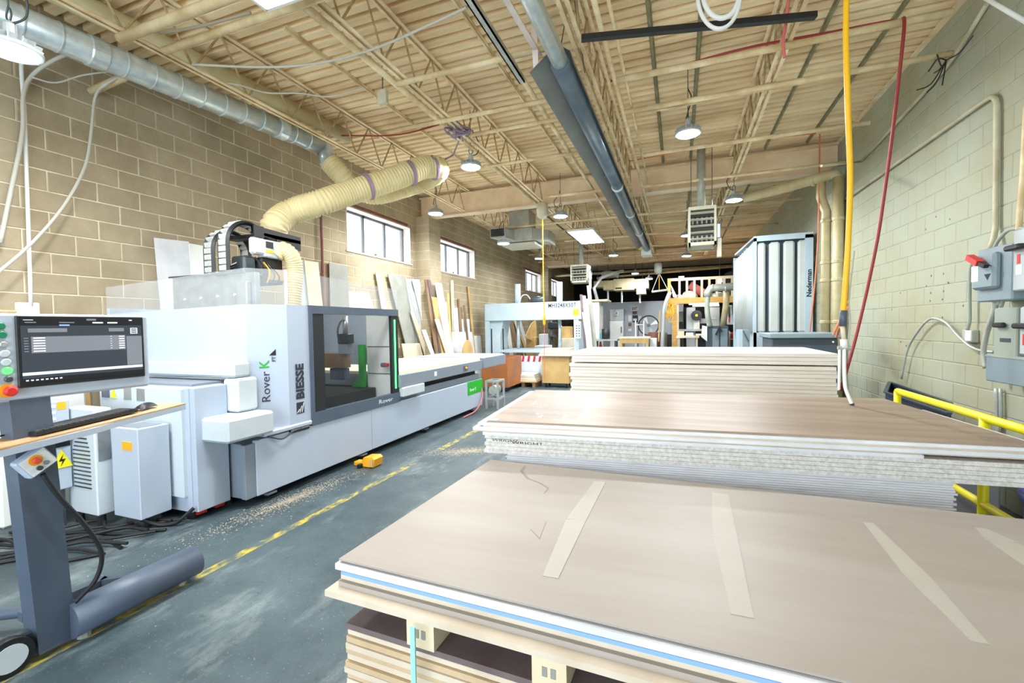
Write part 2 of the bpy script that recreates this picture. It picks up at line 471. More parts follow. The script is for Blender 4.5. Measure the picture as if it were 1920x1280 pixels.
# pilasters that carry the beams
def pilaster(i, x0, x1, y0, y1, ztop, m, mm):
    s = struct(MB().box((x0, y0, 0), (x1, y1, ztop)).build('trim_%d' % i, mm))
    z = 0.0
    b = MB().box((x0-0.005, y0-0.005, 0.005), (x1+0.005, y1+0.005, 0.195)); me = None
    while z+0.2 <= ztop+0.01:
        if me is None: o = b.build('block', m, s); me = o.data
        else: o = link('block', me, s); o.location = (0, 0, z)
        z += 0.2
pilaster(1, XL, -5.42, 9.1, 9.62, 4.2, 'block_left', 'mortar_left')
pilaster(2, XL, -5.42, 19.2, 19.7, 4.2, 'block_left', 'mortar_left')
pilaster(3, 2.44, XR, 9.0, 9.5, 4.2, 'block_right', 'mortar_right')

# windows
def window(i, y0, y1):
    xf = XL-0.2
    root = bpy.data.objects.new('window_%d' % i, None); COL.objects.link(root); root.location = (XL, y0, WZ0); root['kind'] = 'structure'
    rv = MB(); t = 0.015                                     # painted reveal lining
    rv.box((xf, y0, WZ0), (XL+0.012, y0+t, WZ1)); rv.box((xf, y1-t, WZ0), (XL+0.012, y1, WZ1))
    rv.box((xf, y0, WZ1-t), (XL+0.012, y1, WZ1)); rv.box((xf, y0-0.03, WZ0), (XL+0.03, y1+0.03, WZ0+0.03))
    rv.build('reveal', 'reveal_paint', root)
    w = 0.045; xa, xb = xf-0.02, xf+0.03
    fr = MB()
    fr.box((xa, y0+t, WZ0+0.03), (xb, y1-t, WZ0+0.03+w)); fr.box((xa, y0+t, WZ1-t-w), (xb, y1-t, WZ1-t))
    fr.box((xa, y0+t, WZ0), (xb, y0+t+w, WZ1-t)); fr.box((xa, y1-t-w, WZ0), (xb, y1-t, WZ1-t))
    f = fr.build('window_frame', 'window_frame', root)
    L = y1-y0
    for k in (1, 2):
        yy = y0+L*k/3
        MB().box((xa, yy-w*0.55, WZ0+0.03), (xb, yy+w*0.55, WZ1-t)).build('mullion', 'window_frame', root)
    for k in range(3):
        a, b = y0+L*k/3+0.03, y0+L*(k+1)/3-0.03
        MB().box((xf-0.003, a, WZ0+0.06), (xf+0.003, b, WZ1-0.05)).build('pane', 'window_glass', root)
    MB().box((xb, (y0+y1)/2-0.03, WZ0+0.05), (xb+0.03, (y0+y1)/2+0.03, WZ0+0.12), 0.005).build('latch', 'window_frame', root)
    # outer brick leaf seen past the far edge of the glass
    for s in range(12):
        z = WZ0-0.02+s*0.078
        MB().box((xf-0.32, y1-0.035, z), (xf-0.05, y1+0.12, z+0.066)).build('brick', 'red_brick', root)
    MB().box((xf-0.31, y1-0.03, WZ0-0.03), (xf-0.06, y1+0.12, WZ1+0.02)).build('brick_mortar', 'mortar_left', root)
    MB().box((XL-0.02, y0-0.25, WZ1+0.02), (XL+0.014, y1-0.1, WZ1+0.075)).build('lintel', 'red_lintel', root)
g = mat('window_glass', (0.9, 0.95, 1), 0.05, alpha=0.12)
for i, (a, b) in enumerate(WINDOWS): window(i+1, a, b)
# ------------------------------------------------------------------ roof steel
def roof_beam(y, label):
    b = MB(); z0, z1 = 4.18, 4.66
    b.box((XL+0.05, y-0.1, z0), (XR-0.02, y+0.1, z0+0.022)); b.box((XL+0.05, y-0.1, z1-0.022), (XR-0.02, y+0.1, z1))
    b.box((XL+0.05, y-0.008, z0+0.022), (XR-0.02, y+0.008, z1-0.022))
    tag(b.build('roof_beam', 'beam_paint'), label, 'beam', 'roof beams across the shop')
roof_beam(9.3, 'deep beige steel roof beam crossing above the first unit heater')
roof_beam(19.3, 'far beige steel roof beam crossing in front of the dark back bay')

JX = [-4.47, -2.66, -0.86, 0.93]
def make_joist(y0, y1, zt=4.70, zb=4.19):
    root = thing('roof_joist', (0, y0, zt), '-', 'joist', 'open-web roof joists')
    for nm, z, h in (('top_chord', zt, 0.032), ('bottom_chord', zb, 0.032)):
        b = MB(); a, c = (y0, y1) if nm == 'top_chord' else (y0+0.3, y1-0.3)
        for s in (-1, 1):
            b.box((s*0.012, a, z-h/2), (s*0.052, c, z-h/2+0.007)); b.box((s*0.012, a, z-h/2), (s*0.019, c, z+h/2))
        b.build(nm, 'joist_paint', root)
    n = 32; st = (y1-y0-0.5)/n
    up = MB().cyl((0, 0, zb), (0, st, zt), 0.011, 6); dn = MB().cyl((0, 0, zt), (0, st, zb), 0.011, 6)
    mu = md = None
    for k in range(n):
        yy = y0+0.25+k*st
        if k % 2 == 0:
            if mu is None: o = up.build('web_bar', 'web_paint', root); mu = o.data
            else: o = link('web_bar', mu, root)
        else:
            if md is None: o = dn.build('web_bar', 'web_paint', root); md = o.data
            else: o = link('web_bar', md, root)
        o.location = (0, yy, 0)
    return root
WHICH = ['first from the left wall', 'second from the left wall', 'third from the left wall', 'nearest the right wall']
j0 = make_joist(-0.7, 9.3)
first = True
for bay, (dy, nm) in enumerate(((0, 'in the near bay'), (10.0, 'in the middle bay'))):
    for i, x in enumerate(JX):
        o = j0 if first else copy_tree(j0)
        first = False
        o.location = (x, -0.7+dy, 4.70)
        tag(o, 'beige open-web steel joist %s, %s' % (nm, WHICH[i]), 'joist', 'open-web roof joists')
# light struts fixed to the deck between the joists
for i, (x, ya, yb, m, lab) in enumerate([(-3.8, 3.6, 9.2, 'pipe_paint', 'thin beige deck strut right of the leftmost joist'),
        (-2.0, 3.4, 9.2, 'pipe_paint', 'thin beige deck strut between the second joist and the radiant heater'),
        (-0.27, 3.5, 9.2, 'dark_strut', 'dark deck strut just right of the radiant heater'),
        (0.22, 4.0, 9.2, 'dark_strut', 'dark deck strut above the hanging unit heater'),
        (1.46, 3.8, 9.2, 'dark_strut', 'dark deck strut right of the rightmost joist'),
        (2.1, 4.2, 9.2, 'dark_strut', 'dark deck strut closest to the right wall'),
        (-3.5, 9.5, 19.2, 'dark_strut', 'deck strut of the middle bay above the grey duct heater'),
        (0.25, 9.5, 19.2, 'dark_strut', 'deck strut of the middle bay above the mezzanine end'),
        (1.5, 9.5, 19.2, 'dark_strut', 'deck strut of the middle bay above the dust collector')]):
    b = MB().box((x-0.011, ya, 4.70), (x+0.011, yb, 4.738)); b.box((x-0.026, ya, 4.732), (x+0.026, yb, 4.739))
    tag(b.build('deck_strut', m), lab, 'strut', 'deck struts')
tag(MB().box((XR-0.07, -2, 4.66), (XR-0.006, 9.2, 4.672)).box((XR-0.018, -2, 4.672), (XR-0.006, 9.2, 4.735)).build('ledger_angle', 'joist_paint'),
    'beige steel ledger angle along the top of the right block wall', 'ledger angle')

# ------------------------------------------------------------------ pipes under the roof
def pipe(path, r, m, label, cat='pipe', name='sprinkler_pipe', group='pipes under the roof', n=8, smooth=True):
    o = MB().tube(path, r, n).build(name, m, None, smooth); return tag(o, label, cat, group)
def flat(a, b, z, y=None):
    p, q = aZ(*a, z), aZ(*b, z)
    return p, q
PIPES = [
 ([(-4.5, 2.51, 4.12), (-0.4, 2.51, 4.12)], 0.042, 'thick beige pipe crossing under the near square light panel'),
 ([(-4.35, 2.77, 4.1), (-0.4, 2.77, 4.1)], 0.034, 'beige pipe second from the front, beside the near light panel'),
 ([(-2.75, 4.03, 4.1), (-1.05, 4.03, 4.1)], 0.028, 'beige pipe running into the near end of the radiant heater'),
 ([(-0.6, 4.82, 4.12), (2.12, 4.82, 4.12)], 0.032, 'beige pipe crossing where the red hose drops at the right'),
 ([(-0.6, 5.56, 4.11), (2.46, 5.56, 4.11)], 0.03, 'beige pipe ending in a tangle of wires at the right wall'),
 ([(-0.3, 5.68, 4.07), (2.44, 5.60, 4.07)], 0.018, 'thin beige conduit beside the pipe that ends in wires'),
 ([(-3.3, 4.95, 4.12), (-1.1, 4.95, 4.12)], 0.026, 'beige pipe below the red hose left of the radiant heater'),
 ([(-2.6, 5.45, 4.12), (-1.1, 5.45, 4.12)], 0.024, 'thin beige pipe beside the lamp that hangs near the cream hose'),
 ([(-4.4, 6.6, 4.12), (-1.1, 6.6, 4.12)], 0.022, 'thin beige pipe crossing above the lamp beside the beam'),
 ([(-0.5, 7.05, 4.12), (2.3, 7.05, 4.12)], 0.03, 'beige pipe ending in a tee at the right wall'),
 ([(-0.6, 8.65, 4.1), (2.55, 8.65, 4.1)], 0.026, 'beige pipe close in front of the deep beam at right'),
 ([(-2.4, 8.55, 4.08), (-0.9, 8.55, 4.08)], 0.03, 'short beige pipe in front of the beam left of the radiant heater'),
 ([(-2.81, 2.6, 4.2), (-2.81, 9.1, 4.2)], 0.035, 'long beige pipe running lengthwise beside the second joist'),
 ([(-1.53, 2.9, 4.2), (-1.53, 13.6, 4.2)], 0.03, 'long beige pipe running lengthwise left of the radiant heater'),
 ([(-0.62, 2.6, 4.16), (-0.62, 12.5, 4.16)], 0.024, 'long beige conduit running lengthwise close right of the radiant heater'),
 ([(-0.52, 2.6, 4.2), (-0.52, 9.2, 4.2)], 0.016, 'slim conduit paired with the one right of the radiant heater'),
 ([(-4.6, 10.8, 4.12), (2.4, 10.8, 4.12)], 0.026, 'cross pipe just past the deep beam'),
 ([(-3.0, 11.8, 4.08), (2.4, 11.8, 4.08)], 0.022, 'thin cross pipe above the far light panel'),
 ([(-3.2, 13.2, 4.1), (2.4, 13.2, 4.1)], 0.03, 'cross pipe at the burner end of the radiant heater'),
 ([(-5.0, 15.2, 4.05), (2.4, 15.2, 4.05)], 0.026, 'cross pipe above the far unit heater'),
 ([(-5.2, 17.0, 4.05), (2.4, 17.0, 4.05)], 0.028, 'cross pipe above the wooden mezzanine'),
 ([(-5.2, 18.4, 4.0), (2.3, 18.4, 4.0)], 0.03, 'last cross pipe before the dark back bay'),
]
for path, r, lab in PIPES:
    if abs(path[0][1]-path[1][1]) < 0.2: path = [(p[0], p[1], 4.172-r) for p in path]
    pipe(path, r, 'pipe_paint', lab)
# pale curved cables and conduits at the upper left
pipe(curve_pts([aX(45,30,-5.7), aX(40,120,-5.72), aX(45,200,-5.72), aX(50,330,-5.72), aX(58,574,-5.72)]), 0.016, 'white_cable',
     'pale conduit running down the left wall to the square box', 'conduit', 'wall_conduit', 'conduits on the left wall')
pipe(curve_pts([aX(160,92,-5.3), aX(110,108,-5.5), aX(62,140,-5.68), aX(44,180,-5.7), aX(42,250,-5.7), aX(20,360,-5.68), aX(0,455,-5.66)]), 0.017, 'grey_cable',
     'grey cable arching from the ceiling and down the left edge', 'cable', 'power_cable', 'cables on the left wall')
pipe(curve_pts([aX(248,132,-5.3), aX(195,160,-5.5), aX(178,185,-5.66), aX(172,240,-5.66), aX(160,310,-5.64), aX(120,385,-5.6), aX(60,455,-5.55), aX(-15,520,-5.5)]), 0.014, 'grey_cable',
     'pale cable sweeping down diagonally across the left wall', 'cable', 'power_cable', 'cables on the left wall')
pipe([aX(170,172,-5.75), aX(260,132,-5.2)], 0.04, 'pipe_paint', 'short beige pipe stub entering the left wall under the duct', name='pipe_stub')
pipe(curve_pts([aX(60,145,-5.66), aX(105,155,-5.6), aX(160,140,-5.5), aX(240,131,-5.3)]), 0.008, 'grey_cable', 'thin wire drooping between the left wall pipes', 'wire', 'wire', 'wires')
pipe(curve_pts([aZ(360,121,4.15), aZ(500,126,4.15), aZ(600,118,4.15), aZ(700,92,4.15), aZ(820,40,4.163), aZ(875,14,4.163)]), 0.011, 'grey_cable',
     'pale cable sagging across the near joists below the deck', 'cable', 'power_cable', 'cables under the roof')
pipe(curve_pts([aZ(360,121,4.2), aZ(400,150,4.2), aZ(450,160,4.2), aZ(500,174,4.2), aZ(560,175,4.2), aZ(620,181,4.2), aZ(680,165,4.2)]), 0.008, 'grey_cable',
     'thin loose wire looping below the leftmost joist', 'wire', 'wire', 'wires')
pipe(curve_pts([aZ(300,62,4.2), aZ(380,48,4.2), aZ(470,24,4.2)]), 0.012, 'grey_cable', 'ribbed pale cable running to the near light panel', 'cable', 'power_cable', 'cables under the roof')
# red air line along the deck
pipe(curve_pts([aZ(640,254,4.45), aZ(750,252,4.45), aZ(860,222,4.45), aZ(950,200,4.45), aZ(1040,188,4.45)]), 0.011, 'red_hose', 'red air line lying along the deck left of the radiant heater', 'air line', 'air_line', 'red air lines')
pipe(curve_pts([aZ(1145,152,4.45), aZ(1250,130,4.45), aZ(1400,90,4.45), aZ(1560,60,4.45), aZ(1665,40,4.4), aZ(1686,42,4.25),
                V((1.78,4.75,4.1)), V((1.76,4.8,3.6)), aY(1672,260,4.85), aY(1660,350,4.9), aY(1645,450,4.95), aY(1622,560,5.0), aY(1600,650,5.0), aY(1576,732,4.95)]), 0.013, 'red_hose',
     'dark red air hose crossing the deck and hanging down along the right wall', 'air hose', 'air_hose', 'red air lines')
pipe(curve_pts([aZ(1180,302,4.4), aZ(1300,280,4.4), aZ(1420,262,4.4), aZ(1530,250,4.4)]), 0.009, 'orange_hose', 'faded red line low along the deck before the beam', 'air line', 'air_line', 'red air lines')
pipe(curve_pts([aY(1478,0,4.3), aY(1473,50,4.3), aY(1468,75,4.3), aY(1471,108,4.3)]), 0.012, 'pink_hose', 'short pink strap end dangling from the rightmost joist', 'strap', 'hanging_strap')
# black strut hung across the right side, coiled white cables on it
tag(MB().bar(aZ(1090,72,4.02), aZ(1530,29,4.02), 0.05, 0.045).build('strut_channel', 'black_plastic'), 'dark strut channel hung crosswise near the white cable coil', 'strut')
for k, (cx, cy, rx, ry) in enumerate(((1352, -14, 34, 48), (1348, -10, 40, 64))):
    pts = [aY(cx+rx*math.cos(t), cy+ry*math.sin(t), 3.55) for t in [math.radians(a) for a in range(-30, 215, 12)]]
    pipe(curve_pts(pts, 2), 0.017-0.003*k, 'white_cable', ['upper loop of thick white cable hanging at the top edge', 'lower loop of white cable hanging at the top edge'][k], 'cable', 'cable_coil', 'white cable loops')
pipe([aZ(1845,-5,3.9), aZ(1925,42,3.6)], 0.014, 'white_cable', 'thin silvery cable crossing the upper right corner', 'cable', 'power_cable', 'cables under the roof')

# tangle where the pipe meets the right wall
b = MB()
for k in range(7):
    p = V((2.42, 5.58, 4.1)); q = p+V((random.uniform(-0.25, 0.12), random.uniform(-0.2, 0.2), random.uniform(-0.28, 0.16)))
    b.tube(curve_pts([p, (p+q)/2+V((0, 0, random.uniform(-0.1, 0.1))), q], 4), 0.006, 5)
tag(b.build('loose_wires', 'black_plastic'), 'dark loose wires sticking out where a pipe meets the right wall', 'wires')
# conduits on the right wall
XW = XR-0.035
pipe([V((XW, 8.75, 3.6)), V((XW, 5.25, 3.56))]+[V((XW, 5.125+0.125*math.cos(a), 3.435+0.125*math.sin(a))) for a in (1.2, 0.7, 0.2)][::1]+[], 0.0, 'wall_pipe', 'x') if False else None
bend = [V((XW, 5.24-0.12*math.sin(a), 3.43+0.12*math.cos(a))) for a in [math.radians(d) for d in range(0, 91, 15)]]
pipe([V((XW, 8.85, 3.60))]+bend+[V((XW, 5.10, 2.40)), V((XW-0.03, 5.07, 2.28)), V((XW-0.06, 5.06, 2.2))], 0.022, 'wall_pipe', 'beige conduit bending down the right wall to the first switch box', 'conduit', 'wall_conduit', 'conduits on the right wall')
pipe([aX(1614,303,XW), aX(1660,254,XW), aX(1690,220,XW), aX(1727,180,XW), aX(1772,128,XW), aX(1790,106,XW), aX(1850,8,XW)], 0.02, 'wall_pipe', 'patchy beige conduit climbing high along the right wall', 'conduit', 'wall_conduit', 'conduits on the right wall')
pipe([aX(1614,303,XW), aX(1585,306,2.2), aX(1540,311,1.6)], 0.014, 'wall_pipe', 'thin conduit leaving the right wall below the beam', 'conduit', 'wall_conduit', 'conduits on the right wall')

# ------------------------------------------------------------------ round high-bay lamps
def make_lamp():
    root = thing('high_bay_lamp', (0, 0, 0), '-', 'lamp', 'round high-bay lamps')
    MB().lathe((0, 0, 0), [(0.15, 0.0), (0.155, 0.012), (0.15, 0.03), (0.11, 0.05), (0.1, 0.085), (0.06, 0.1)], 24).build('housing', 'lamp_body', root, True)
    b = MB()
    for k in range(14):
        a = 2*math.pi*k/14; b.bar((0.07*math.cos(a), 0.07*math.sin(a), 0.075), (0.145*math.cos(a), 0.145*math.sin(a), 0.045), 0.006, 0.04)
    b.build('cooling_fins', 'lamp_body', root)
    MB().lathe((0, 0, -0.006), [(0.125, 0.0), (0.135, 0.008)], 24).build('lens', 'glass_lamp', root)
    MB().lathe((0, 0, 0.1), [(0.035, 0), (0.035, 0.07), (0.02, 0.09)], 12).build('driver', 'lamp_body', root)
    MB().tube(curve_pts([(0, 0, 0.18), (0.03, 0, 0.23), (0, 0, 0.28), (-0.03, 0, 0.23), (0, 0, 0.18)], 4), 0.006, 5).build('hook', 'steel_dark', root)
    MB().tube(curve_pts([(0, 0, 0.17), (0.1, 0.04, 0.22), (0.14, 0.02, 0.34), (0.06, -0.03, 0.46), (0, 0, 0.55)], 5), 0.007, 5).build('power_cord', 'black_plastic', root)
    ld = bpy.data.lights.new('lamp_light', 'AREA'); ld.shape = 'DISK'; ld.size = 0.24; ld.energy = LAMP_W; ld.color = (0.93, 0.97, 1.0)
    lo = bpy.data.objects.new('lamp_light', ld); COL.objects.link(lo); lo.parent = root; lo.location = (0, 0, -0.02)
    return root
lamp = make_lamp()
lamp_source = [c_ for c_ in lamp.children if c_.type == 'LIGHT'][0].data
LAMPS = [((20, 97), 3.42, 'large bright round lamp cut by the upper left edge'),
 ((883, 314), 3.92, 'round high-bay lamp hanging beside the far end of the cream hose'),
 ((1290, 252), 3.92, 'round high-bay lamp between the radiant heater and the yellow hose'),
 ((817, 401), 3.85, 'round high-bay lamp beside the left pilaster'),
 ((1051, 406), 3.85, 'round high-bay lamp just past the beam above the far light panel'),
 ((1376, 376), 3.85, 'round high-bay lamp above the white dust collector'),
 ((944, 457), 3.6, 'small round lamp below the grey duct heater'),
 ((1011, 485), 3.8, 'small round lamp beside the hanging yellow cord'),
 ((1150, 479), 3.85, 'small round lamp below the radiant heater burner box'),
 ((1288, 442), 3.85, 'small round lamp at the left side of the hanging unit heater'),
 ((1287, 480), 3.75, 'small round lamp below the hanging unit heater'),
 ((1191, 513), 3.7, 'distant round lamp above the tan ductwork'),
 ((1217, 523), 3.5, 'most distant round lamp beside the dark back wall')]
for i, (q, z, lab) in enumerate(LAMPS):
    o = lamp if i == 0 else copy_tree(lamp)
    o.location = aZ(*q, z); o.rotation_euler = (0, 0, 0.7*i)
    tag(o, lab, 'lamp', 'round high-bay lamps')
    for ch_ in o.children:
        if ch_.type == 'LIGHT': ch_.data = lamp_source.copy(); ch_.data.energy = LAMP_W*[0.35, 0.6, 1.0, 0.7, 0.6, 0.6, 0.3, 0.3, 0.35, 0.35, 0.35, 0.25, 0.2][i]
    pz = V(o.location); MB().cyl(pz+V((0, 0, 0.27)), V((pz.x, pz.y, 4.74)), 0.005, 5).build('chain', 'steel_dark', o)

# square light panels
def light_panel(c, sx, sy, rx, label, watts=PANEL_W):
    root = thing('light_panel', c, label, 'light panel', 'flat light panels')
    x, y, z = c
    fr = MB()
    for s in (-1, 1):
        fr.box((x+s*sx/2-0.012, y-sy/2, z-0.02), (x+s*sx/2+0.012, y+sy/2, z+0.03)); fr.box((x-sx/2, y+s*sy/2-0.012, z-0.02), (x+sx/2, y+s*sy/2+0.012, z+0.03))
    fr.box((x-sx/2, y-sy/2, z+0.012), (x+sx/2, y+sy/2, z+0.03)); fr.build('frame', 'white_board', root)
    MB().box((x-sx/2+0.012, y-sy/2+0.012, z-0.012), (x+sx/2-0.012, y+sy/2-0.012, z-0.002)).build('diffuser', 'panel_glow', root)
    for s in (-1, 1):
        for t in (-1, 1): MB().cyl((x+s*sx*0.4, y+t*sy*0.4, z+0.03), (x+s*sx*0.1, y+t*sy*0.4, 4.74), 0.004, 5).build('hanger_wire', 'steel_dark', root)
    ld = bpy.data.lights.new('panel_light', 'AREA'); ld.shape = 'RECTANGLE'; ld.size = sx-0.05; ld.size_y = sy-0.05; ld.energy = watts; ld.color = (0.95, 0.98, 1.0)
    lo = bpy.data.objects.new('panel_light', ld); COL.objects.link(lo); lo.parent = root; lo.location = (0, 0, -0.022)
    root.rotation_euler = (rx, 0, 0)
light_panel(V((-2.50, 1.90, 3.95)), 0.62, 1.22, 0.0, 'bright flat light panel cut by the top edge of the picture', 26.0)
light_panel(V((-2.22, 11.6, 3.9)), 0.62, 1.75, 0.0, 'bright flat light panel hanging in the middle bay', 26.0)

# ------------------------------------------------------------------ galvanised spiral duct
dstart, dend = V((-5.28, 1.2, 4.21)), V((-4.98, 5.3, 4.34))
duct = thing('spiral_duct', dstart, 'shiny galvanised spiral duct along the top of the left wall', 'duct')
R = 0.128
MB().cyl(dstart, dend, R, 24).build('duct_run', 'galv', duct, True)
L = (dend-dstart).length; n = int(L/0.24)
ax = (dend-dstart).normalized()
ringm = None
ring = MB().tube_prof(V((0, 0, 0)), ax, [(R, -0.008), (R+0.007, -0.004), (R+0.007, 0.004), (R, 0.008)], 24)
for k in range(1, n):
    p = dstart+ax*(L*k/n)
    if ringm is None: o = ring.build('seam', 'galv', duct); ringm = o.data
    else: o = link('seam', ringm, duct)
    o.location = p
    o.matrix_parent_inverse = WORLD_INV(duct)
for t in (0.36, 0.84):
    p = dstart+(dend-dstart)*t
    MB().tube_prof(p, ax, [(R+0.004, -0.07), (R+0.012, -0.06), (R+0.012, 0.06), (R+0.004, 0.07)], 24).build('coupling', 'galv', duct)
e1 = aX(606, 285, -5.0); e2 = aY(622, 312, 5.42)
elb = MB().tube([dend-ax*0.02, dend+ax*0.06, aY(617, 305, 5.42)], [R, R, R*0.97], 20); elb.build('elbow', 'galv', duct, True)
MB().tube_prof(aY(617, 305, 5.42), (aY(617,305,5.42)-dend).normalized(), [(R+0.008, -0.03), (R+0.008, 0.02)], 20).build('clamp', 'galv', duct)
tag(MB().tube([V((-5.10, 1.2, 4.53)), V((-4.80, 5.7, 4.585))], 0.1, 16).build('beige_duct_run', 'beige_duct', None, True), 'plain beige pipe running above the galvanised spiral duct', 'duct')

# ------------------------------------------------------------------ cream ribbed hose
def ribbed(path, r, pitch, name, m, parent, depth=0.015, n=20):
    P = curve_pts(path, 24); d = [0]
    for i in range(1, len(P)): d.append(d[-1]+(P[i]-P[i-1]).length)
    tot = d[-1]; pts = []; rs = []; s = 0; i = 0
    k = 0
    while s < tot:
        while i < len(P)-2 and d[i+1] < s: i += 1
        t = (s-d[i])/max(d[i+1]-d[i], 1e-6); pts.append(P[i].lerp(P[i+1], min(t, 1)))
        ph = k % 4; rs.append(r+(depth if ph in (1, 2) else 0)); k += 1
        s += pitch/4
    return MB().tube(pts, rs, n).build(name, m, parent, True)
hose = thing('extraction_hose', aX(508, 440, -4.55), 'fat cream ribbed extraction hose rising from the machine to the roof', 'hose')
ribbed([aX(512, 440, -4.55), aX(517, 420, -4.5), aY(545, 398, 4.25), aY(600, 380, 4.4), aY(660, 360, 4.75), aY(735, 336, 5.15), aY(795, 314, 5.55), aY(822, 316, 5.75), aY(806, 332, 5.95),
        aY(760, 350, 5.95), aY(705, 364, 5.85), aY(665, 352, 5.7), aY(640, 328, 5.5), aY(617, 303, 5.42)], 0.142, 0.042, 'ribbed_length', 'hose_cream', hose)
for q, yv, dr in (((690, 350), 4.9, (1, 0.4, -0.1)), ((770, 325), 5.35, (1, 0.6, 0.3)), ((812, 315), 5.66, (1, 0.3, 0.2))):
    c = aY(*q, yv); MB().tube_prof(c, V((0.55, 0.75, 0.35)).normalized(), [(0.166, -0.02), (0.172, -0.015), (0.172, 0.015), (0.166, 0.02)], 20).build('strap', 'lavender_strap', hose)
MB().tube([aY(812, 312, 5.62), aZ(850, 290, 4.18), aZ(870, 240, 4.2)], 0.012, 6).build('tie_strap', 'lavender_strap', hose)
b = MB()
for k in range(16):
    c = aZ(862, 240, 4.2); a = random.uniform(0, 6.28)
    p = [c+V((random.uniform(-0.13, 0.13), random.uniform(-0.2, 0.2), random.uniform(-0.1, 0.05))) for _ in range(3)]
    b.tube(curve_pts(p, 4), 0.012, 5)
tag(b.build('strap_bundle', 'lavender_strap'), 'bundled purple strap knotted around the second joist', 'strap')
# junction box hanging in the middle
jb = thing('junction_box', aZ(718, 182, 4.25), 'small grey junction box hanging below the deck', 'box')
c = aZ(718, 182, 4.25); MB().box(c-V((0.06, 0.03, 0.08)), c+V((0.06, 0.03, 0.08)), 0.008).build('box', 'heater_case', jb); MB().cyl(c+V((0, 0, 0.08)), c+V((0, 0, 0.4)), 0.006, 6).build('hanger', 'steel_dark', jb)

# ------------------------------------------------------------------ radiant tube heater
rad = thing('radiant_tube_heater', (-0.98, 3.85, 3.93), 'long dark radiant tube heater hung lengthwise below the roof', 'heater')
a, c = V((-1.0, 3.9, 3.93)), V((-0.93, 14.2, 3.93))
prof = [(-0.25, -0.05), (-0.12, 0.05), (-0.06, 0.1), (0.05, 0.11), (0.12, 0.06), (0.15, -0.05)]
def sheet(p0, p1, prof, t=0.006):
    b = MB(); n = len(prof)
    vs = [p+V((x, 0, z+dz)) for dz in (0, t) for p in (p0, p1) for x, z in prof]
    fs = []
    for i in range(n-1):
        fs.append((i, n+i, n+i+1, i+1)); fs.append((2*n+i, 2*n+i+1, 3*n+i+1, 3*n+i))
    fs += [(0, 2*n, 3*n, n), (n-1, 2*n-1, 4*n-1, 3*n-1)]
    for i in range(n-1): fs += [(i, i+1, 2*n+i+1, 2*n+i), (n+i, 3*n+i, 3*n+i+1, n+i+1)]
    return b.add(vs, fs)
for k in range(3):
    p, q = a.lerp(c, k/3), a.lerp(c, (k+1)/3-0.002)
    sheet(p, q, prof).build('reflector', 'reflector_grey', rad)
MB().cyl(a+V((0.03, 0, -0.03)), c+V((0.03, 0, -0.03)), 0.085, 20).build('radiant_tube', 'reflector_tube', rad, True)
for t in (0.36, 0.55, 0.75):
    p = a.lerp(c, t)+V((0.03, 0, -0.03)); MB().tube_prof(p, V((0, 1, 0)), [(0.088, -0.04), (0.097, -0.03), (0.097, 0.03), (0.088, 0.04)], 18).build('clamp', 'galv', rad)
MB().tube([a+V((0.03, 0.05, -0.01)), V((-1.0, 3.0, 3.97)), V((-1.02, 1.8, 4.02))], 0.072, 20).build('flue_pipe', 'galv', rad, True)
MB().box((-1.07, 14.2, 3.72), (-0.77, 14.75, 4.02), 0.01).build('burner_box', 'white_board', rad)
MB().cyl((-1.14, 14.3, 3.95), (-1.07, 14.3, 3.93), 0.05, 10).build('gas_fitting', 'yellow_paint', rad)
for yy in (4.3, 6.8, 9.6, 12.2):
    MB().cyl((-1.12, yy, 4.0), (-0.98, yy, 4.69), 0.005, 5).build('hanger_chain', 'steel_dark', rad); MB().cyl((-0.83, yy, 4.0), (-0.92, yy, 4.69), 0.005, 5).build('hanger_chain', 'steel_dark', rad)
tag(MB().box((-1.47, 1.8, 4.0), (-1.41, 4.25, 4.012)).box((-1.47, 1.8, 4.0), (-1.458, 4.25, 4.05)).box((-1.422, 1.8, 4.0), (-1.41, 4.25, 4.05)).build('galvanised_channel', 'galv_dull'), 'galvanised open channel left of the heater flue pipe', 'channel')
tag(MB().bar((-1.28, 2.2, 4.12), (-1.2, 4.05, 4.1), 0.05, 0.012).build('flat_bar', 'reveal_paint'), 'pinkish flat bar slanting between channel and flue pipe', 'bar', 'pinkish flat bars')
tag(MB().bar((-1.18, 3.75, 4.62), (-1.22, 4.0, 3.96), 0.05, 0.012).build('flat_bar', 'reveal_paint'), 'pinkish flat bar hanging from the deck beside the flue pipe', 'bar', 'pinkish flat bars')

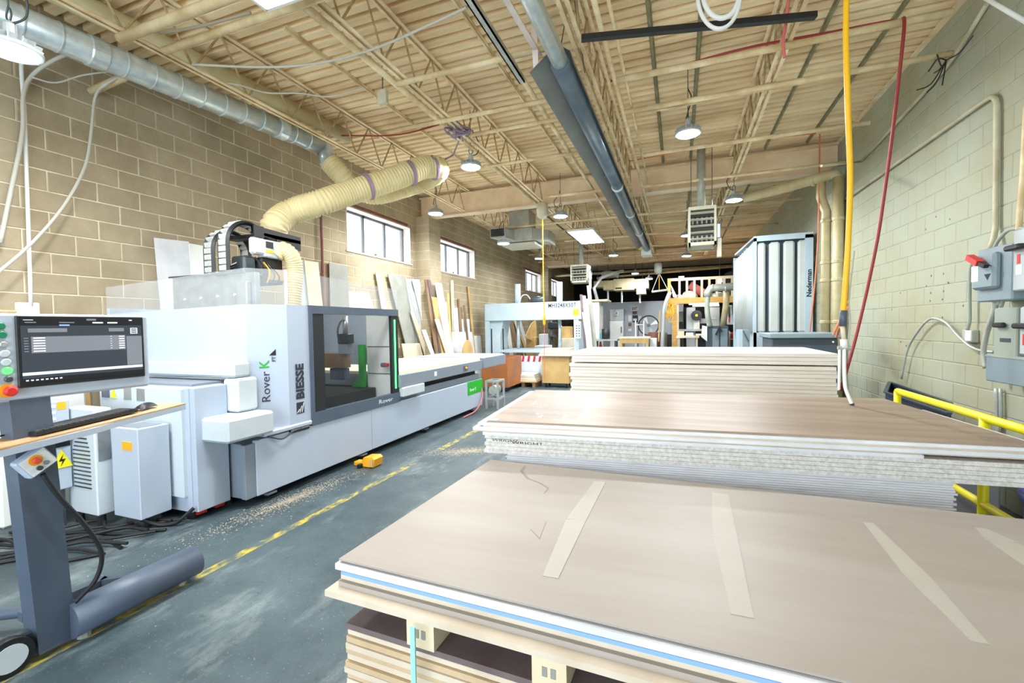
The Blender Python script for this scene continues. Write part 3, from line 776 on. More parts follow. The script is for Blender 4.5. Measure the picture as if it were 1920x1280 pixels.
# ------------------------------------------------------------------ unit heaters
def unit_heater(x0, x1, y0, dep, z0, z1, label, rows, side=True):
    root = thing('unit_heater', ((x0+x1)/2, y0, z0), label, 'heater', 'hanging unit heaters')
    w = 0.035
    b = MB()
    b.box((x0, y0, z0), (x0+w, y0+dep, z1)); b.box((x1-w, y0, z0), (x1, y0+dep, z1)); b.box((x0+w, y0, z1-w*1.6), (x1-w, y0+dep, z1))
    b.prism([(x0, y0, z0), (x1, y0, z0), (x1-0.06, y0+dep, z0-0.0), (x0+0.06, y0+dep, z0-0.0)], (0, 0, w*1.6)); b.build('casing', 'heater_case', root)
    MB().box((x0+w, y0+dep*0.4, z0+w), (x1-w, y0+dep*0.42, z1-w)).build('core', 'dark_core', root)
    h = (z1-z0-3.2*w)
    for k in range(rows):
        zz = z0+1.6*w+h*(k+0.5)/rows
        MB().bar((x0+w, y0+0.02, zz), (x1-w, y0+0.02, zz), 0.05, 0.008, (0, 0.5, 1)).build('louvre', 'heater_case', root)
    for k in range(5):
        xx = x0+w+(x1-x0-2*w)*(k+0.5)/5
        for zz0, zz1 in ((0.06, 0.26), (0.62, 0.82)):
            MB().tube([(xx, y0+0.1, z0+w+h*zz0), (xx, y0+0.09, z0+w+h*zz1)], 0.018, 8).build('heat_tube', 'steel_frame', root, True)
    if side:
        MB().box((x1, y0+0.1, z0+0.12), (x1+0.07, y0+0.4, z0+0.36), 0.008).build('control_box', 'steel_frame', root)
        MB().box((x1+0.02, y0+0.12, z0-0.2), (x1+0.09, y0+0.22, z0+0.12), 0.006).build('valve_cover', 'heater_case', root)
        MB().tube(curve_pts([(x1+0.04, y0+0.2, z0+0.36), (x1+0.1, y0+0.2, z0+0.45), (x1+0.05, y0+0.25, z0+0.2)], 4), 0.01, 6).build('gas_pipe', 'steel_dark', root)
    for s in (x0+0.05, x1-0.05): MB().cyl((s, y0+dep/2, z1), (s, y0+dep/2, 4.7), 0.006, 5).build('hanger_rod', 'steel_dark', root)
    MB().cyl(((x0+x1)/2, y0+dep*0.7, z1), ((x0+x1)/2, y0+dep*0.7, 4.72), 0.07, 12).build('flue', 'galv_dull', root, True)
unit_heater(0.16, 0.60, 8.3, 0.55, 2.94, 3.60, 'cream unit heater hanging under the beam left of the dust collector', 5)
unit_heater(-3.22, -2.68, 14.0, 0.6, 2.97, 3.53, 'cream unit heater hanging above the press, far from the camera', 5)

gh = thing('duct_heater', (-4.2, 10.5, 3.8), 'dull grey boxy duct heater with a dark grille hung past the beam', 'heater')
MB().prism([(-4.48, 10.5, 3.86), (-4.48, 10.5, 4.1), (-4.06, 10.5, 4.08), (-4.06, 10.5, 3.84)], (0.1, 0.55, 0)).build('outlet', 'galv_dull', gh)
MB().box((-4.45, 10.485, 3.885), (-4.10, 10.51, 4.07)).build('grille', 'dark_core', gh)
for k in range(3): MB().box((-4.45, 10.47, 3.91+0.05*k), (-4.10, 10.488, 3.922+0.05*k)).build('vane', 'steel_dark', gh)
MB().box((-4.3, 10.95, 3.8), (-3.5, 11.7, 4.14), 0.01).build('body', 'galv_dull', gh)
MB().box((-4.15, 11.0, 4.14), (-3.6, 11.6, 4.62), 0.01).build('riser', 'galv_dull', gh)
MB().prism([(-3.5, 11.0, 3.82), (-3.5, 11.0, 4.12), (-3.5, 11.6, 4.12), (-3.5, 11.6, 3.82)], (0.35, 0.3, -0.02)).build('side_outlet', 'galv_dull', gh)
MB().box((-4.35, 11.0, 3.72), (-3.45, 11.75, 3.78)).build('drip_pan', 'heater_case', gh)

# cord reel and yellow cord
cr = thing('cord_reel', aY(1017, 392, 9.0), 'grey cord reel under the beam with a yellow cord hanging to the floor area', 'cord reel')
c = aY(1017, 395, 9.0)
MB().lathe(c-V((0, 0, 0.17)), [(0.05, 0), (0.11, 0.06), (0.125, 0.2), (0.1, 0.32), (0.03, 0.36)], 14).build('housing', 'heater_case', cr, True)
MB().cyl(c+V((0, 0, 0.15)), V((c.x, c.y, 4.2)), 0.01, 6).build('hanger', 'steel_dark', cr)
MB().tube([c-V((0, 0, 0.15)), V((c.x, c.y, 2.4)), V((c.x+0.01, c.y, 1.85))], 0.012, 6).build('yellow_cord', 'yellow_hose', cr)
MB().lathe(V((c.x+0.01, c.y, 1.62)), [(0.015, 0), (0.03, 0.03), (0.03, 0.16), (0.012, 0.24)], 10).build('plug_end', 'orange_plastic', cr)
MB().tube([V((c.x+0.01, c.y, 1.62)), V((c.x, c.y, 0.5))], 0.006, 5).build('drop_wire', 'pink_hose', cr)

# ------------------------------------------------------------------ beige ducts in the right corner
for k, (x, y, r, lab) in enumerate([(2.31, 8.95, 0.07, 'left of the two beige vertical ducts beside the dust collector'), (2.47, 8.85, 0.08, 'right beige vertical duct against the right wall')]):
    root = thing('vertical_duct', (x, y, 0), lab, 'duct', 'beige vertical ducts')
    if k == 0:
        MB().tube([(x-0.06, y, 4.1), (x-0.06, y, 3.7), (x+0.02, y, 3.45), (x+0.02, y, 0.0)], r, 16).build('run', 'beige_duct', root, True)
        xs = x+0.02
    else:
        MB().tube([(x, y, 3.98), (x, y, 0.0)], r, 16).build('run', 'beige_duct', root, True); xs = x
    for z in (0.6, 1.6, 2.3, 2.6, 3.3): MB().tube_prof(V((xs, y, z)), V((0, 0, 1)), [(r, -0.03), (r+0.012, -0.02), (r+0.012, 0.02), (r, 0.03)], 16).build('band', 'beige_duct', root)
od = thing('overhead_duct', (2.3, 9.0, 4.0), 'slanting beige duct crossing toward the lamp above the dust collector', 'duct')
MB().tube([V((2.47, 8.85, 3.95)), V((2.42, 8.87, 4.04)), aZ(1550, 329, 4.02), aZ(1480, 350, 4.0), aZ(1395, 372, 3.95)], [0.08, 0.085, 0.085, 0.085, 0.08], 16).build('run', 'beige_duct', od, True)
for q in ((1525, 338), (1450, 357)): MB().tube_prof(aZ(*q, 4.0), V((1, -0.75, 0)).normalized(), [(0.09, -0.03), (0.1, -0.02), (0.1, 0.02), (0.09, 0.03)], 16).build('band', 'beige_duct', od)
# ------------------------------------------------------------------ CNC machining centre
FX = -3.6
cnc = thing('machining_centre', (-3.9, 3.2, 0), 'long white gantry machining centre with slate window frame and green light strip', 'machine')
P0, P1, P2, P3, P4 = (-5.42, 2.80), (-3.8, 3.05), (FX, 3.33), (FX, 5.17), (-5.42, 5.17)
ZT, ZB = 1.85, 0.62
# bed
MB().box((-5.3, 2.86, 0.09), (FX-0.05, 7.95, 0.58)).build('bed', 'slate_light', cnc)
ym = aX(697, 780, FX).y
for a, c in ((2.945, ym-0.002), (ym+0.002, 7.93)): MB().box((FX-0.05, a, 0.09), (FX, c, 0.60), 0.006).build('front_panel', 'machine_white', cnc)
MB().box((FX-0.07, 2.84, 0.09), (FX-0.012, 2.945, 0.58), 0.004).build('end_cover', 'slate_light', cnc)
for yy in (3.12, 4.45, 5.9, 7.6):
    f = MB().cyl((FX-0.1, yy, 0.0), (FX-0.1, yy, 0.1), 0.014, 8).build('levelling_foot', 'steel_dark', cnc)
    MB().lathe((FX-0.08, yy, 0.0), [(0.05, 0), (0.05, 0.012), (0.025, 0.025)], 14).build('pad', 'rubber', f)
    MB().box((FX-0.16, yy-0.05, 0.05), (FX-0.02, yy+0.05, 0.07)).build('bracket', 'slate_light', f)
# rail and table to the right of the cabin
MB().box((-5.2, 5.15, 0.58), (FX-0.06, 7.9, 0.70)).build('guide_rail', 'slate_light', cnc)
MB().box((-5.2, 5.15, 0.70), (FX-0.14, 7.9, 0.80)).build('rail_gap_shade', 'dark_core', cnc)  # near-black block painted as the shade in the open gap under the table
tb = MB().box((-5.25, 5.15, 0.79), (FX+0.04, 7.86, 0.965), 0.006).build('table', 'slate_light', cnc)
MB().box((-5.22, 5.15, 0.965), (FX, 7.84, 1.005)).build('spoil_board', 'cream_vinyl', tb)
tm = MB().box((FX+0.038, 7.05, 0.84), (FX+0.05, 7.22, 0.92), 0.003).build('switch_plate', 'slate', tb)
MB().lathe((FX+0.05, 7.13, 0.88), [(0.026, 0), (0.026, 0.01), (0.018, 0.02), (0.018, 0.03)], 12, (1, 0, 0)).build('stop_button', 'orange_plastic', tb)
MB().box((FX+0.04, 6.05, 0.85), (FX+0.044, 6.12, 0.92)).build('sticker', 'white_ink', tb)
MB().box((FX-0.1, 5.17, 0.66), (FX+0.07, 5.72, 0.79), 0.01).build('gantry_bumper', 'bumper_white', cnc)
out = MB().box((-5.1, 7.88, 0.80), (FX+0.06, 9.05, 1.005), 0.006).build('outfeed_table', 'slate_light', cnc)
MB().box((-5.08, 7.9, 1.005), (FX+0.02, 9.03, 1.02)).build('outfeed_top', 'grey_panel', out)
for xx in (-4.9, FX-0.5): MB().box((xx-0.04, 8.0, 0), (xx+0.04, 8.1, 0.8)).build('outfeed_leg', 'slate_light', out)
gl = MB().box((FX, 7.28, 0.36), (FX+0.006, 7.925, 0.60)).build('green_plate', 'green_paint', cnc)
text('Rover K', 0.085, (FX+0.0075, 7.36, 0.42), (0, 1, 0), (0, 0, 1), 'white_ink', gl, depth=0.001, width=0.26)
# cabin panels
def wallpanel(a, c, z0, z1, t, m, name, parent=cnc, inward=True, z0b=None, z1b=None):
    a, c = V((*a, 0)), V((*c, 0)); n = (c-a).cross(V((0, 0, 1))).normalized()*t
    z0b = z0 if z0b is None else z0b; z1b = z1 if z1b is None else z1b
    return MB().prism([a+V((0,0,z0)), c+V((0,0,z0b)), c+V((0,0,z1b)), a+V((0,0,z1))], -n).build(name, m, parent)
wallpanel(P0, P1, 1.16, 1.79, 0.03, 'machine_white', 'side_panel', z1b=ZT)
wallpanel((-3.95, 3.03), P1, ZB, 1.16, 0.03, 'machine_white', 'side_panel')
rk = wallpanel(P1, P2, ZB, ZT, 0.03, 'machine_white', 'corner_panel')
bs = wallpanel(P2, (FX, 3.60), ZB, ZT, 0.03, 'machine_white', 'logo_panel')
wallpanel(P3, P4, 1.1, ZT, 0.03, 'machine_white', 'rear_panel')
wallpanel(P4, P0, 1.0, ZT, 0.03, 'machine_white', 'back_panel')
# lettering up the corner and logo panels
cd = V((P2[0]-P1[0], P2[1]-P1[1], 0)).normalized(); cn = cd.cross(V((0, 0, 1)))
po = V((*P1, 0)).lerp(V((*P2, 0)), 0.52)+cn*0.004
text('Rover', 0.105, po+V((0, 0, 0.91)), (0, 0, 1), -cd, 'ink', rk, depth=0.001, width=0.30)
text('K', 0.125, po+V((0, 0, 1.235)), (0, 0, 1), -cd, 'green_paint', rk, depth=0.001)
text('FT', 0.045, po+cd*0.055+V((0, 0, 1.30)), (0, 0, 1), -cd, 'ink', rk, depth=0.001, bold=0.001)
MB().prism([po+cd*0.06+V((0, 0, 1.36)), po-cd*0.0+V((0, 0, 1.36)), po+cd*0.06+V((0, 0, 1.42))], cn*0.001).build('arrow_mark', 'black_ink', rk)
bo = V((FX+0.004, 3.51, 0))
text('BIESSE', 0.135, bo+V((0, 0, 0.90)), (0, 0, 1), (0, -1, 0), 'ink', bs, depth=0.001, bold=0.006, width=0.36)
MB().box((FX, 3.415, 0.755), (FX+0.003, 3.51, 0.87)).build('logo_square', 'ink', bs)
for k in range(3): MB().bar((FX+0.0035, 3.42+0.03*k, 0.765), (FX+0.0035, 3.45+0.03*k if k < 2 else 3.505, 0.80+0.03*(k+1)-0.03), 0.002, 0.008).build('logo_stripe', 'white_ink', bs)
# window door
Y0, Y1 = 3.60, 5.17
fr = MB().box((FX-0.04, Y0, 1.77), (FX+0.015, Y1, 1.855)); fr.box((FX-0.04, Y0, 0.60), (FX+0.015, Y1, 0.73)); fr.box((FX-0.04, Y0, 0.73), (FX+0.015, Y0+0.045, 1.77))
door = fr.build('door', 'slate', cnc)
MB().box((FX-0.035, Y0+0.045, 0.73), (FX+0.002, Y0+0.21, 1.77)).build('dark_band', 'black_plastic', door)
MB().box((FX-0.035, Y1-0.15, 0.73), (FX+0.002, Y1, 1.77)).build('dark_band', 'black_plastic', door)
MB().box((FX-0.012, Y0+0.21, 0.73), (FX-0.002, Y1-0.15, 1.77)).build('window_pane', mat('tinted_glass', (0.05, 0.055, 0.06), 0.02, alpha=0.14, spec=1.0), door)
MB().box((FX+0.002, Y1-0.09, 0.79), (FX+0.008, Y1-0.065, 1.72)).build('light_strip', mat('green_glow', (0.05, 0.8, 0.1), 0.4, emit=(0.05, 1.0, 0.12), estr=2.2), door)
text('Rover', 0.075, (FX+0.016, 4.70, 0.64), (0, 1, 0), (0, 0, 1), 'white_ink', door, depth=0.001, width=0.30)
# inside the cabin
def ibox(x0, y0, x1, y1, Y, dep): p, q = aY(x0, y0, Y), aY(x1, y1, Y); return MB().box((p.x, Y, q.z), (q.x, Y+dep, p.z), 0.006)
MB().box((-5.38, 3.1, 0.6), (-5.3, 5.1, 1.8)).build('inner_wall', 'grey_panel', cnc)
MB().box((-5.3, 3.3, 0.60), (FX-0.3, 5.05, 0.80)).build('inner_bed', 'dark_core', cnc)
hd = ibox(600, 662, 646, 690, 4.55, 0.12).build('machining_head', 'dark_wood', cnc)
ibox(618, 690, 646, 712, 4.6, 0.1).build('head_plate', 'slate', hd)
ibox(632, 626, 652, 644, 4.5, 0.12).build('head_cap', 'black_plastic', hd); ibox(633, 644, 651, 664, 4.52, 0.12).build('head_body', 'slate_light', hd)
p = aY(648, 630, 4.62); MB().cyl(p, V((p.x, p.y, p.z+0.26)), 0.035, 14).build('cylinder', 'alu', hd, True)
MB().tube(curve_pts([aY(636, 642, 4.45), aY(633, 620, 4.45), aY(638, 604, 4.5), aY(646, 600, 4.6)], 5), 0.012, 6).build('air_tube', 'black_plastic', hd)
p, q = aY(671, 646, 5.02), aY(684, 750, 5.02); zf = 0.62
MB().prism([(q.x, 5.02, p.z), (p.x, 5.02, p.z), (p.x, 5.02, 0.95), (p.x-0.28, 5.02, zf), (q.x, 5.02, zf)], (0, 0.05, 0)).build('gantry_arm', 'green_paint', cnc)
fw = MB().box((q.x+0.01, 5.08, 0.62), (FX-0.05, 5.12, 1.80)).build('far_panel', 'white_board', cnc)
for z in (0.98, 1.35): MB().box((q.x+0.02, 5.074, z), (FX-0.06, 5.08, z+0.012)).build('cover_seam', 'slate', fw)
p = aY(716, 684, 5.0); mo = MB().cyl(p, p+V((0.06, 0, 0)), 0.03, 12).build('motor', 'slate', cnc, True)
MB().cyl(p+V((0.06, 0, 0)), p+V((0.1, 0, 0)), 0.026, 12).build('motor_cap', 'red_plastic', mo)
# safety bumpers on the camera side
for lo, hi in (((-5.35, 2.84, 1.18), (-3.72, 3.02, 1.32)), ((-3.86, 2.84, 0.87), (-3.68, 3.06, 1.175)), ((-3.86, 2.60, 0.66), (-3.50, 3.07, 0.865))):
    MB().box(lo, hi, 0.022).build('bumper', 'bumper_white', cnc)
MB().box((-3.72, 3.02, 0.615), (-3.58, 3.6, 0.66), 0.01).build('lower_lip', 'machine_white', cnc)
MB().tube(curve_pts([(-3.60, 3.02, 0.64), (-3.57, 3.2, 0.56), (-3.58, 3.35, 0.6), (-3.6, 3.55, 0.61)], 4), 0.008, 5).build('loose_wire', 'black_plastic', cnc)
MB().box((-3.62, 3.32, 0.58), (-3.575, 3.56, 0.615), 0.01).build('cable_chain', 'black_plastic', cnc)
# clear screens around the roof
mat('acrylic', (0.6, 0.64, 0.66), 0.05, alpha=0.20, spec=0.5)
wallpanel(P2, P3, ZT, 2.19, 0.008, 'acrylic', 'clear_screen', z1b=2.13)
wallpanel(P1, P2, ZT, 2.19, 0.008, 'acrylic', 'clear_screen')
wallpanel(P0, P1, 1.79, 2.06, 0.008, 'acrylic', 'clear_screen', z0b=ZT, z1b=2.19)
MB().box((FX-0.012, 3.325, ZT), (FX+0.006, 3.345, 2.19)).build('screen_edge', 'white_ink', cnc)
MB().box((-5.2, 3.3, ZT), (-3.97, 3.36, 2.19), 0.004).build('sheet_metal_box', 'alu', cnc)
MB().box((-5.2, 3.26, 2.185), (-4.1, 3.5, 2.2)).build('sheet_metal_rim', 'steel_dark', cnc)
for xx in (-5.0, -4.75, -4.5, -4.25): MB().cyl((xx, 3.285, 1.95+0.03*(xx+5)), (xx, 3.30, 1.95+0.03*(xx+5)), 0.012, 8).build('rivet', 'white_ink', cnc)
MB().box((-4.16, 3.24, 1.84), (-4.02, 3.30, 2.10), 0.01).build('bracket_post', 'alu', cnc)
# energy chains
def chain(xc, w, ya, yb, z0, ztop, name):
    root = MB().box((xc-w/2, ya-0.05, z0-0.02), (xc+w/2, yb+0.05, z0)).build(name, 'black_plastic', cnc)
    path = []; r = (yb-ya)/2
    path += [V((xc, ya, z)) for z in [z0+(ztop-r-z0)*k/5 for k in range(6)]]
    path += [V((xc, ya+r-r*math.cos(t), ztop-r+r*math.sin(t))) for t in [math.pi*k/10 for k in range(1, 10)]]
    path += [V((xc, yb, z)) for z in [ztop-r-(ztop-r-z0)*k/5 for k in range(6)]]
    P = curve_pts(path, 6); d = 0; last = P[0]; me = None; s = 0.062
    for i in range(1, len(P)):
        d += (P[i]-last).length
        if d >= s:
            q = (P[i]-P[i-1]).normalized(); n = V((1, 0, 0)).cross(q)
            if me is None:
                b = MB(); b.box((-w/2, -0.02, -0.0285), (w/2, 0.02, 0.0285), 0.004)
                o = b.build('chain_link', 'chain_grey', root); me = o.data
            else: o = link('chain_link', me, root)
            o.matrix_local = Matrix.Identity(4)
            m3 = Matrix((V((1, 0, 0)), n, q)).transposed().to_4x4()
            o.matrix_parent_inverse = WORLD_INV(root)
            o.location = P[i]; o.rotation_euler = m3.to_euler()
            d = 0
        last = P[i]
    for s_ in (1, -1): MB().tube([q_+V((s_*(w/2+0.004), 0, 0)) for q_ in P], 0.024, 4).build('chain_side', 'black_plastic', root)
mat('chain_grey', S(206,206,200), 0.5, col2=S(176,178,176), scale=4)
chain(-4.42, 0.11, 3.32, 3.80, 2.19, 2.76, 'energy_chain')
chain(-4.72, 0.11, 3.38, 3.82, 2.19, 2.70, 'energy_chain')
# extraction hood above the head
hood = MB().box((-4.75, 3.62, 2.62), (-4.22, 4.14, 2.66)).build('extraction_hood', 'black_plastic', cnc)
MB().box((-4.24, 3.5, 2.60), (-4.20, 3.62, 2.72)).build('hood_lip', 'black_plastic', hood)
MB().prism([(-4.22, 3.5, 2.72), (-4.22, 4.14, 2.70), (-4.22, 4.14, 2.54), (-4.22, 3.82, 2.52), (-4.22, 3.80, 2.62), (-4.22, 3.5, 2.64)], (-0.02, 0, 0)).build('hood_skirt', 'black_plastic', hood)
MB().lathe(aX(512, 446, -4.55)-V((0, 0, 0.06)), [(0.17, 0), (0.17, 0.06), (0.155, 0.1)], 20).build('hose_collar', 'galv', hood, True)
em = MB().box((-4.30, 3.50, 2.42), (-4.2, 3.64, 2.60), 0.02).build('valve_block', 'white_board', cnc)
MB().box((-4.3, 3.62, 2.40), (-4.2, 3.86, 2.59), 0.01).build('connector_block', 'grey_panel', em)
MB().box((-4.2, 3.64, 2.45), (-4.195, 3.73, 2.48)).build('yellow_row', 'yellow_paint', em)
MB().box((-4.2, 3.64, 2.50), (-4.195, 3.73, 2.57)).build('black_row', 'black_plastic', em)
MB().box((-4.2, 3.79, 2.47), (-4.195, 3.82, 2.56)).build('black_row', 'black_plastic', em)
MB().box((-4.5, 3.45, 2.15), (-4.3, 3.6, 2.4), 0.02).build('drive_motor', 'steel_dark', cnc)
MB().box((-4.6, 3.62, 2.12), (-4.25, 3.9, 2.40), 0.01).build('spindle_block', 'dark_core', cnc)
MB().box((-4.35, 3.70, 2.16), (-4.22, 3.95, 2.28), 0.005).build('brass_block', 'tan_wood', cnc)
for k in range(5):
    z = 2.38-0.02*k; MB().tube(curve_pts([(-4.2, 3.5+0.05*k, z), (-4.17, 3.53+0.06*k, z-0.1), (-4.2, 3.5+0.07*k, 2.12)], 5), 0.008, 5).build('loose_cable', 'yellow_hose' if k == 2 else 'black_plastic', cnc)
for k in range(4): MB().bar((-4.6+0.04*k, 3.36, 2.2+0.02*k), (-4.35, 3.55, 2.34+0.02*k), 0.018, 0.012).build('support_rod', 'alu' if k % 2 else 'black_plastic', cnc)
ribbed([aX(517, 478, -4.25), aX(530, 468, -4.2), aX(546, 480, -4.15), aX(552, 505, -4.15), aX(550, 550, -4.15), aX(546, 600, -4.15)], 0.085, 0.03, 'branch_hose', 'hose_cream', cnc, 0.007, 14)
# pink air hose at the end of the bed
MB().tube(curve_pts([(FX+0.0, 7.9, 0.42), (FX+0.05, 7.8, 0.25), (FX+0.06, 7.5, 0.06), (FX+0.05, 7.0, 0.02)], 6), 0.012, 6).build('air_line', 'pink_hose', cnc)
# foot pedal
fp = thing('foot_pedal', (-3.38, 4.25, 0), 'yellow hooded foot pedal on the floor by the machining centre', 'pedal')
MB().prism([(-3.44, 4.18, 0.01), (-3.29, 4.18, 0.01), (-3.27, 4.18, 0.10), (-3.30, 4.18, 0.125), (-3.42, 4.18, 0.115), (-3.45, 4.18, 0.06)], (0, 0.16, 0)).build('hood', 'orange_plastic', fp)
MB().box((-3.33, 4.165, 0.025), (-3.285, 4.19, 0.1)).build('opening', 'tan_wood', fp)
MB().box((-3.58, 4.2, 0.0), (-3.43, 4.3, 0.05), 0.008).build('base', 'orange_plastic', fp)
MB().box((-3.47, 4.12, 0.0), (-3.43, 4.18, 0.045), 0.005).build('cable_gland', 'black_plastic', fp)

# ------------------------------------------------------------------ cabinets at the near end of the machine
ec = thing('machine_cabinet', (-4.4, 2.53, 0), 'large white cabinet at the near end of the machining centre', 'cabinet')
MB().box((-5.0, 2.53, 0.07), (-3.855, 2.84, 1.13), 0.006).build('body', 'machine_white', ec)
MB().box((-3.86, 2.545, 0.075), (-3.80, 2.835, 1.125), 0.004).build('side_door', 'machine_white', ec)
MB().box((-5.0, 2.50, 0.2), (-3.9, 2.535, 1.12), 0.004).build('front_door', 'grey_panel', ec)
MB().box((-4.95, 2.6, 1.13), (-3.9, 2.93, 1.15)).build('top_grille', 'slate_light', ec)
for yy, xx in ((2.58, -3.92), (2.9, -3.92), (2.58, -4.9)): MB().cyl((xx, yy, 0), (xx, yy, 0.07), 0.035, 10).build('foot', 'rubber', ec)
MB().box((-3.95, 2.58, 0.03), (-3.86, 2.66, 0.07)).build('red_plinth', 'red_plastic', ec)
MB().box((-3.95, 2.74, 0.03), (-3.86, 2.82, 0.07)).build('red_plinth', 'red_plastic', ec)
def on_front(px0, py0, px1, py1, Y, d, m, nm, parent):
    a, c = aY(px0, py0, Y), aY(px1, py1, Y)
    return MB().box((a.x, Y-d, c.z), (c.x, Y, a.z)).build(nm, m, parent)
on_front(193, 730, 206, 745, 2.5, 0.012, 'slate', 'rotary_switch', ec)
a = aY(207, 745, 2.494); c = aY(218, 745, 2.494)
MB().prism([(a.x, 2.495, a.z), (c.x, 2.495, a.z), ((a.x+c.x)/2, 2.495, a.z+0.09)], (0, -0.003, 0)).build('warning_triangle', 'yellow_paint', ec)
on_front(232, 725, 247, 750, 2.5, 0.003, 'alu', 'rating_plate', ec)
on_front(256, 728, 272, 752, 2.5, 0.003, 'alu', 'rating_plate', ec)
MB().cyl((-3.838, 2.6, 0.62), (-3.83, 2.6, 0.62), 0.012, 8).build('lock', 'steel_dark', ec)

wb = thing('white_junction_cabinet', (-4.2, 2.1, 0), 'white metal box with an orange sticker in front of the large white cabinet', 'cabinet')
p, q = aX(257, 805, -4.02), aX(322, 925, -4.02)
MB().box((-4.36, p.y, 0.1), (-4.02, q.y, p.z), 0.006).build('body', 'machine_white', wb)
MB().box((-4.3, p.y+0.03, p.z), (-4.06, q.y-0.03, p.z+0.004)).build('lid_grille', 'slate_light', wb)
a = aY(229, 827, p.y); c = aY(248, 845, p.y)
MB().box((a.x, p.y-0.003, c.z), (c.x, p.y, a.z)).build('sticker', 'orange_plastic', wb)
MB().box((-4.3, p.y+0.05, 0), (-4.08, q.y-0.05, 0.1)).build('plinth', 'steel_dark', wb)
MB().tube(curve_pts([(-4.1, p.y+0.05, 0.08), (-4.0, p.y+0.12, 0.02), (-3.9, p.y+0.18, 0.025), (-3.86, p.y+0.2, 0.05), (-3.82, p.y+0.28, 0.12)], 5), 0.016, 6).build('plug_lead', 'rubber', wb)
ch = thing('chiller_unit', (-4.7, 2.0, 0), 'pale cooling unit with a fan-shaped vent grille behind the control column', 'cooling unit')
p, q = aX(176, 800, -4.45), aX(216, 905, -4.45)
MB().box((-4.85, p.y, 0.1), (-4.45, q.y, 0.98), 0.01).build('body', 'grey_panel', ch)
MB().box((-4.45, p.y+0.02, 0.55), (-4.446, q.y-0.02, 0.86)).build('data_sheet', 'alu', ch)
for k in range(16):
    z = 0.32+k*0.034; w = 0.13 if k < 9 else 0.13-(k-9)*0.016
    MB().box((-4.62-w, p.y-0.004, z), (-4.62+w*0.8, p.y, z+0.012)).build('vent_slot', 'steel_dark', ch)
for xx in (-4.8, -4.5): MB().cyl((xx, p.y+0.05, 0.0), (xx, p.y+0.05, 0.1), 0.03, 8).build('foot', 'rubber', ch)
eb = thing('switch_cabinet', (-4.8, 1.6, 0), 'narrow grey-white cabinet with a black rotary switch and yellow shock triangle', 'cabinet')
p, q = aX(92, 782, -4.75), aX(136, 890, -4.75)
MB().box((-5.15, p.y, 0.32), (-4.75, q.y, 1.05), 0.006).build('body', 'machine_white', eb)
cz = aX(113, 822, -4.75)
MB().box((-4.752, cz.y-0.06, cz.z-0.07), (-4.745, cz.y+0.06, cz.z+0.07)).build('switch_plate', 'black_plastic', eb)
MB().lathe((-4.745, cz.y, cz.z), [(0.055, 0), (0.055, 0.02), (0.03, 0.035)], 14, (1, 0, 0)).build('switch_knob', 'rubber', eb)
MB().prism([(-4.746, cz.y-0.07, cz.z-0.24), (-4.746, cz.y+0.07, cz.z-0.24), (-4.746, cz.y, cz.z-0.09)], (0.003, 0, 0)).build('warning_triangle', 'yellow_paint', eb)
MB().prism([(-4.742, cz.y+0.01, cz.z-0.13), (-4.742, cz.y-0.02, cz.z-0.185), (-4.742, cz.y+0.005, cz.z-0.185), (-4.742, cz.y-0.01, cz.z-0.225), (-4.742, cz.y+0.025, cz.z-0.17), (-4.742, cz.y, cz.z-0.17)], (0.002, 0, 0)).build('lightning_mark', 'black_ink', eb)
MB().box((-4.752, p.y+0.05, 0.98), (-4.747, q.y-0.02, 1.04)).build('orange_label', 'orange_plastic', eb)
for k in range(5): MB().box((-4.752, p.y+0.01, 0.8+0.05*k), (-4.746, p.y+0.04, 0.82+0.05*k)).build('louvre', 'white_ink', eb)
MB().box((-5.1, p.y+0.03, 0), (-4.8, q.y-0.03, 0.32)).build('stand', 'steel_dark', eb)
tag(MB().box((-5.7, 1.5, 0.0), (-5.66, 2.75, 1.25)).build('tan_board', 'tan_wood'), 'tan board standing behind the cabinets against the left wall', 'board')
tag(MB().box((-5.6, 1.9, 0.0), (-5.2, 2.5, 1.08), 0.02).build('white_carton', 'white_board'), 'white box behind the keyboard shelf, near the left wall', 'box')
for k in range(9):
    pts = []
    y = 1.25+0.08*k
    for i in range(6): pts.append(V((-5.0+0.22*i+random.uniform(-0.06, 0.06), y+0.12*i+random.uniform(-0.12, 0.12), 0.014+0.012*(k % 3))))
    tag(MB().tube(curve_pts(pts, 5), 0.012, 6).build('floor_cable', 'rubber'), ('black power cable %s of the tangle on the floor under the cabinets' % ['nearest the edge', 'second strand', 'third strand', 'fourth strand', 'fifth strand', 'sixth strand', 'seventh strand', 'eighth strand', 'farthest strand'][k]), 'cable', 'black floor cables')

# ------------------------------------------------------------------ control pendant
pd = thing('control_pendant', (-2.97, 1.25, 0), 'wheeled slate control pendant with a monitor at the left edge', 'control pendant')
PX = -2.93
def lean(z): return 1.18-0.055*z/1.2
MB().prism([(PX-0.12, lean(0.03), 0.03), (PX, lean(0.03), 0.03), (PX, lean(0.03)+0.145, 0.03), (PX-0.12, lean(0.03)+0.145, 0.03)], (0, 0, 0.01)).build('foot_plate', 'slate', pd)
z0, z1 = 0.04, 1.32
CX = PX-0.006
MB().add([(PX-0.12, lean(z0), z0), (CX, lean(z0), z0), (CX, lean(z0)+0.145, z0), (PX-0.12, lean(z0)+0.145, z0), (PX-0.12, lean(z1), z1), (CX, lean(z1), z1), (CX, lean(z1)+0.145, z1), (PX-0.12, lean(z1)+0.145, z1)],
         [(0,3,2,1),(4,5,6,7),(0,1,5,4),(1,2,6,5),(2,3,7,6),(3,0,4,7)]).build('column', 'slate', pd)
cb = MB().cyl((PX-0.02, 1.30, 0.118), (PX-0.02, 1.94, 0.118), 0.092, 28).build('counterweight_tube', 'slate', pd, True)
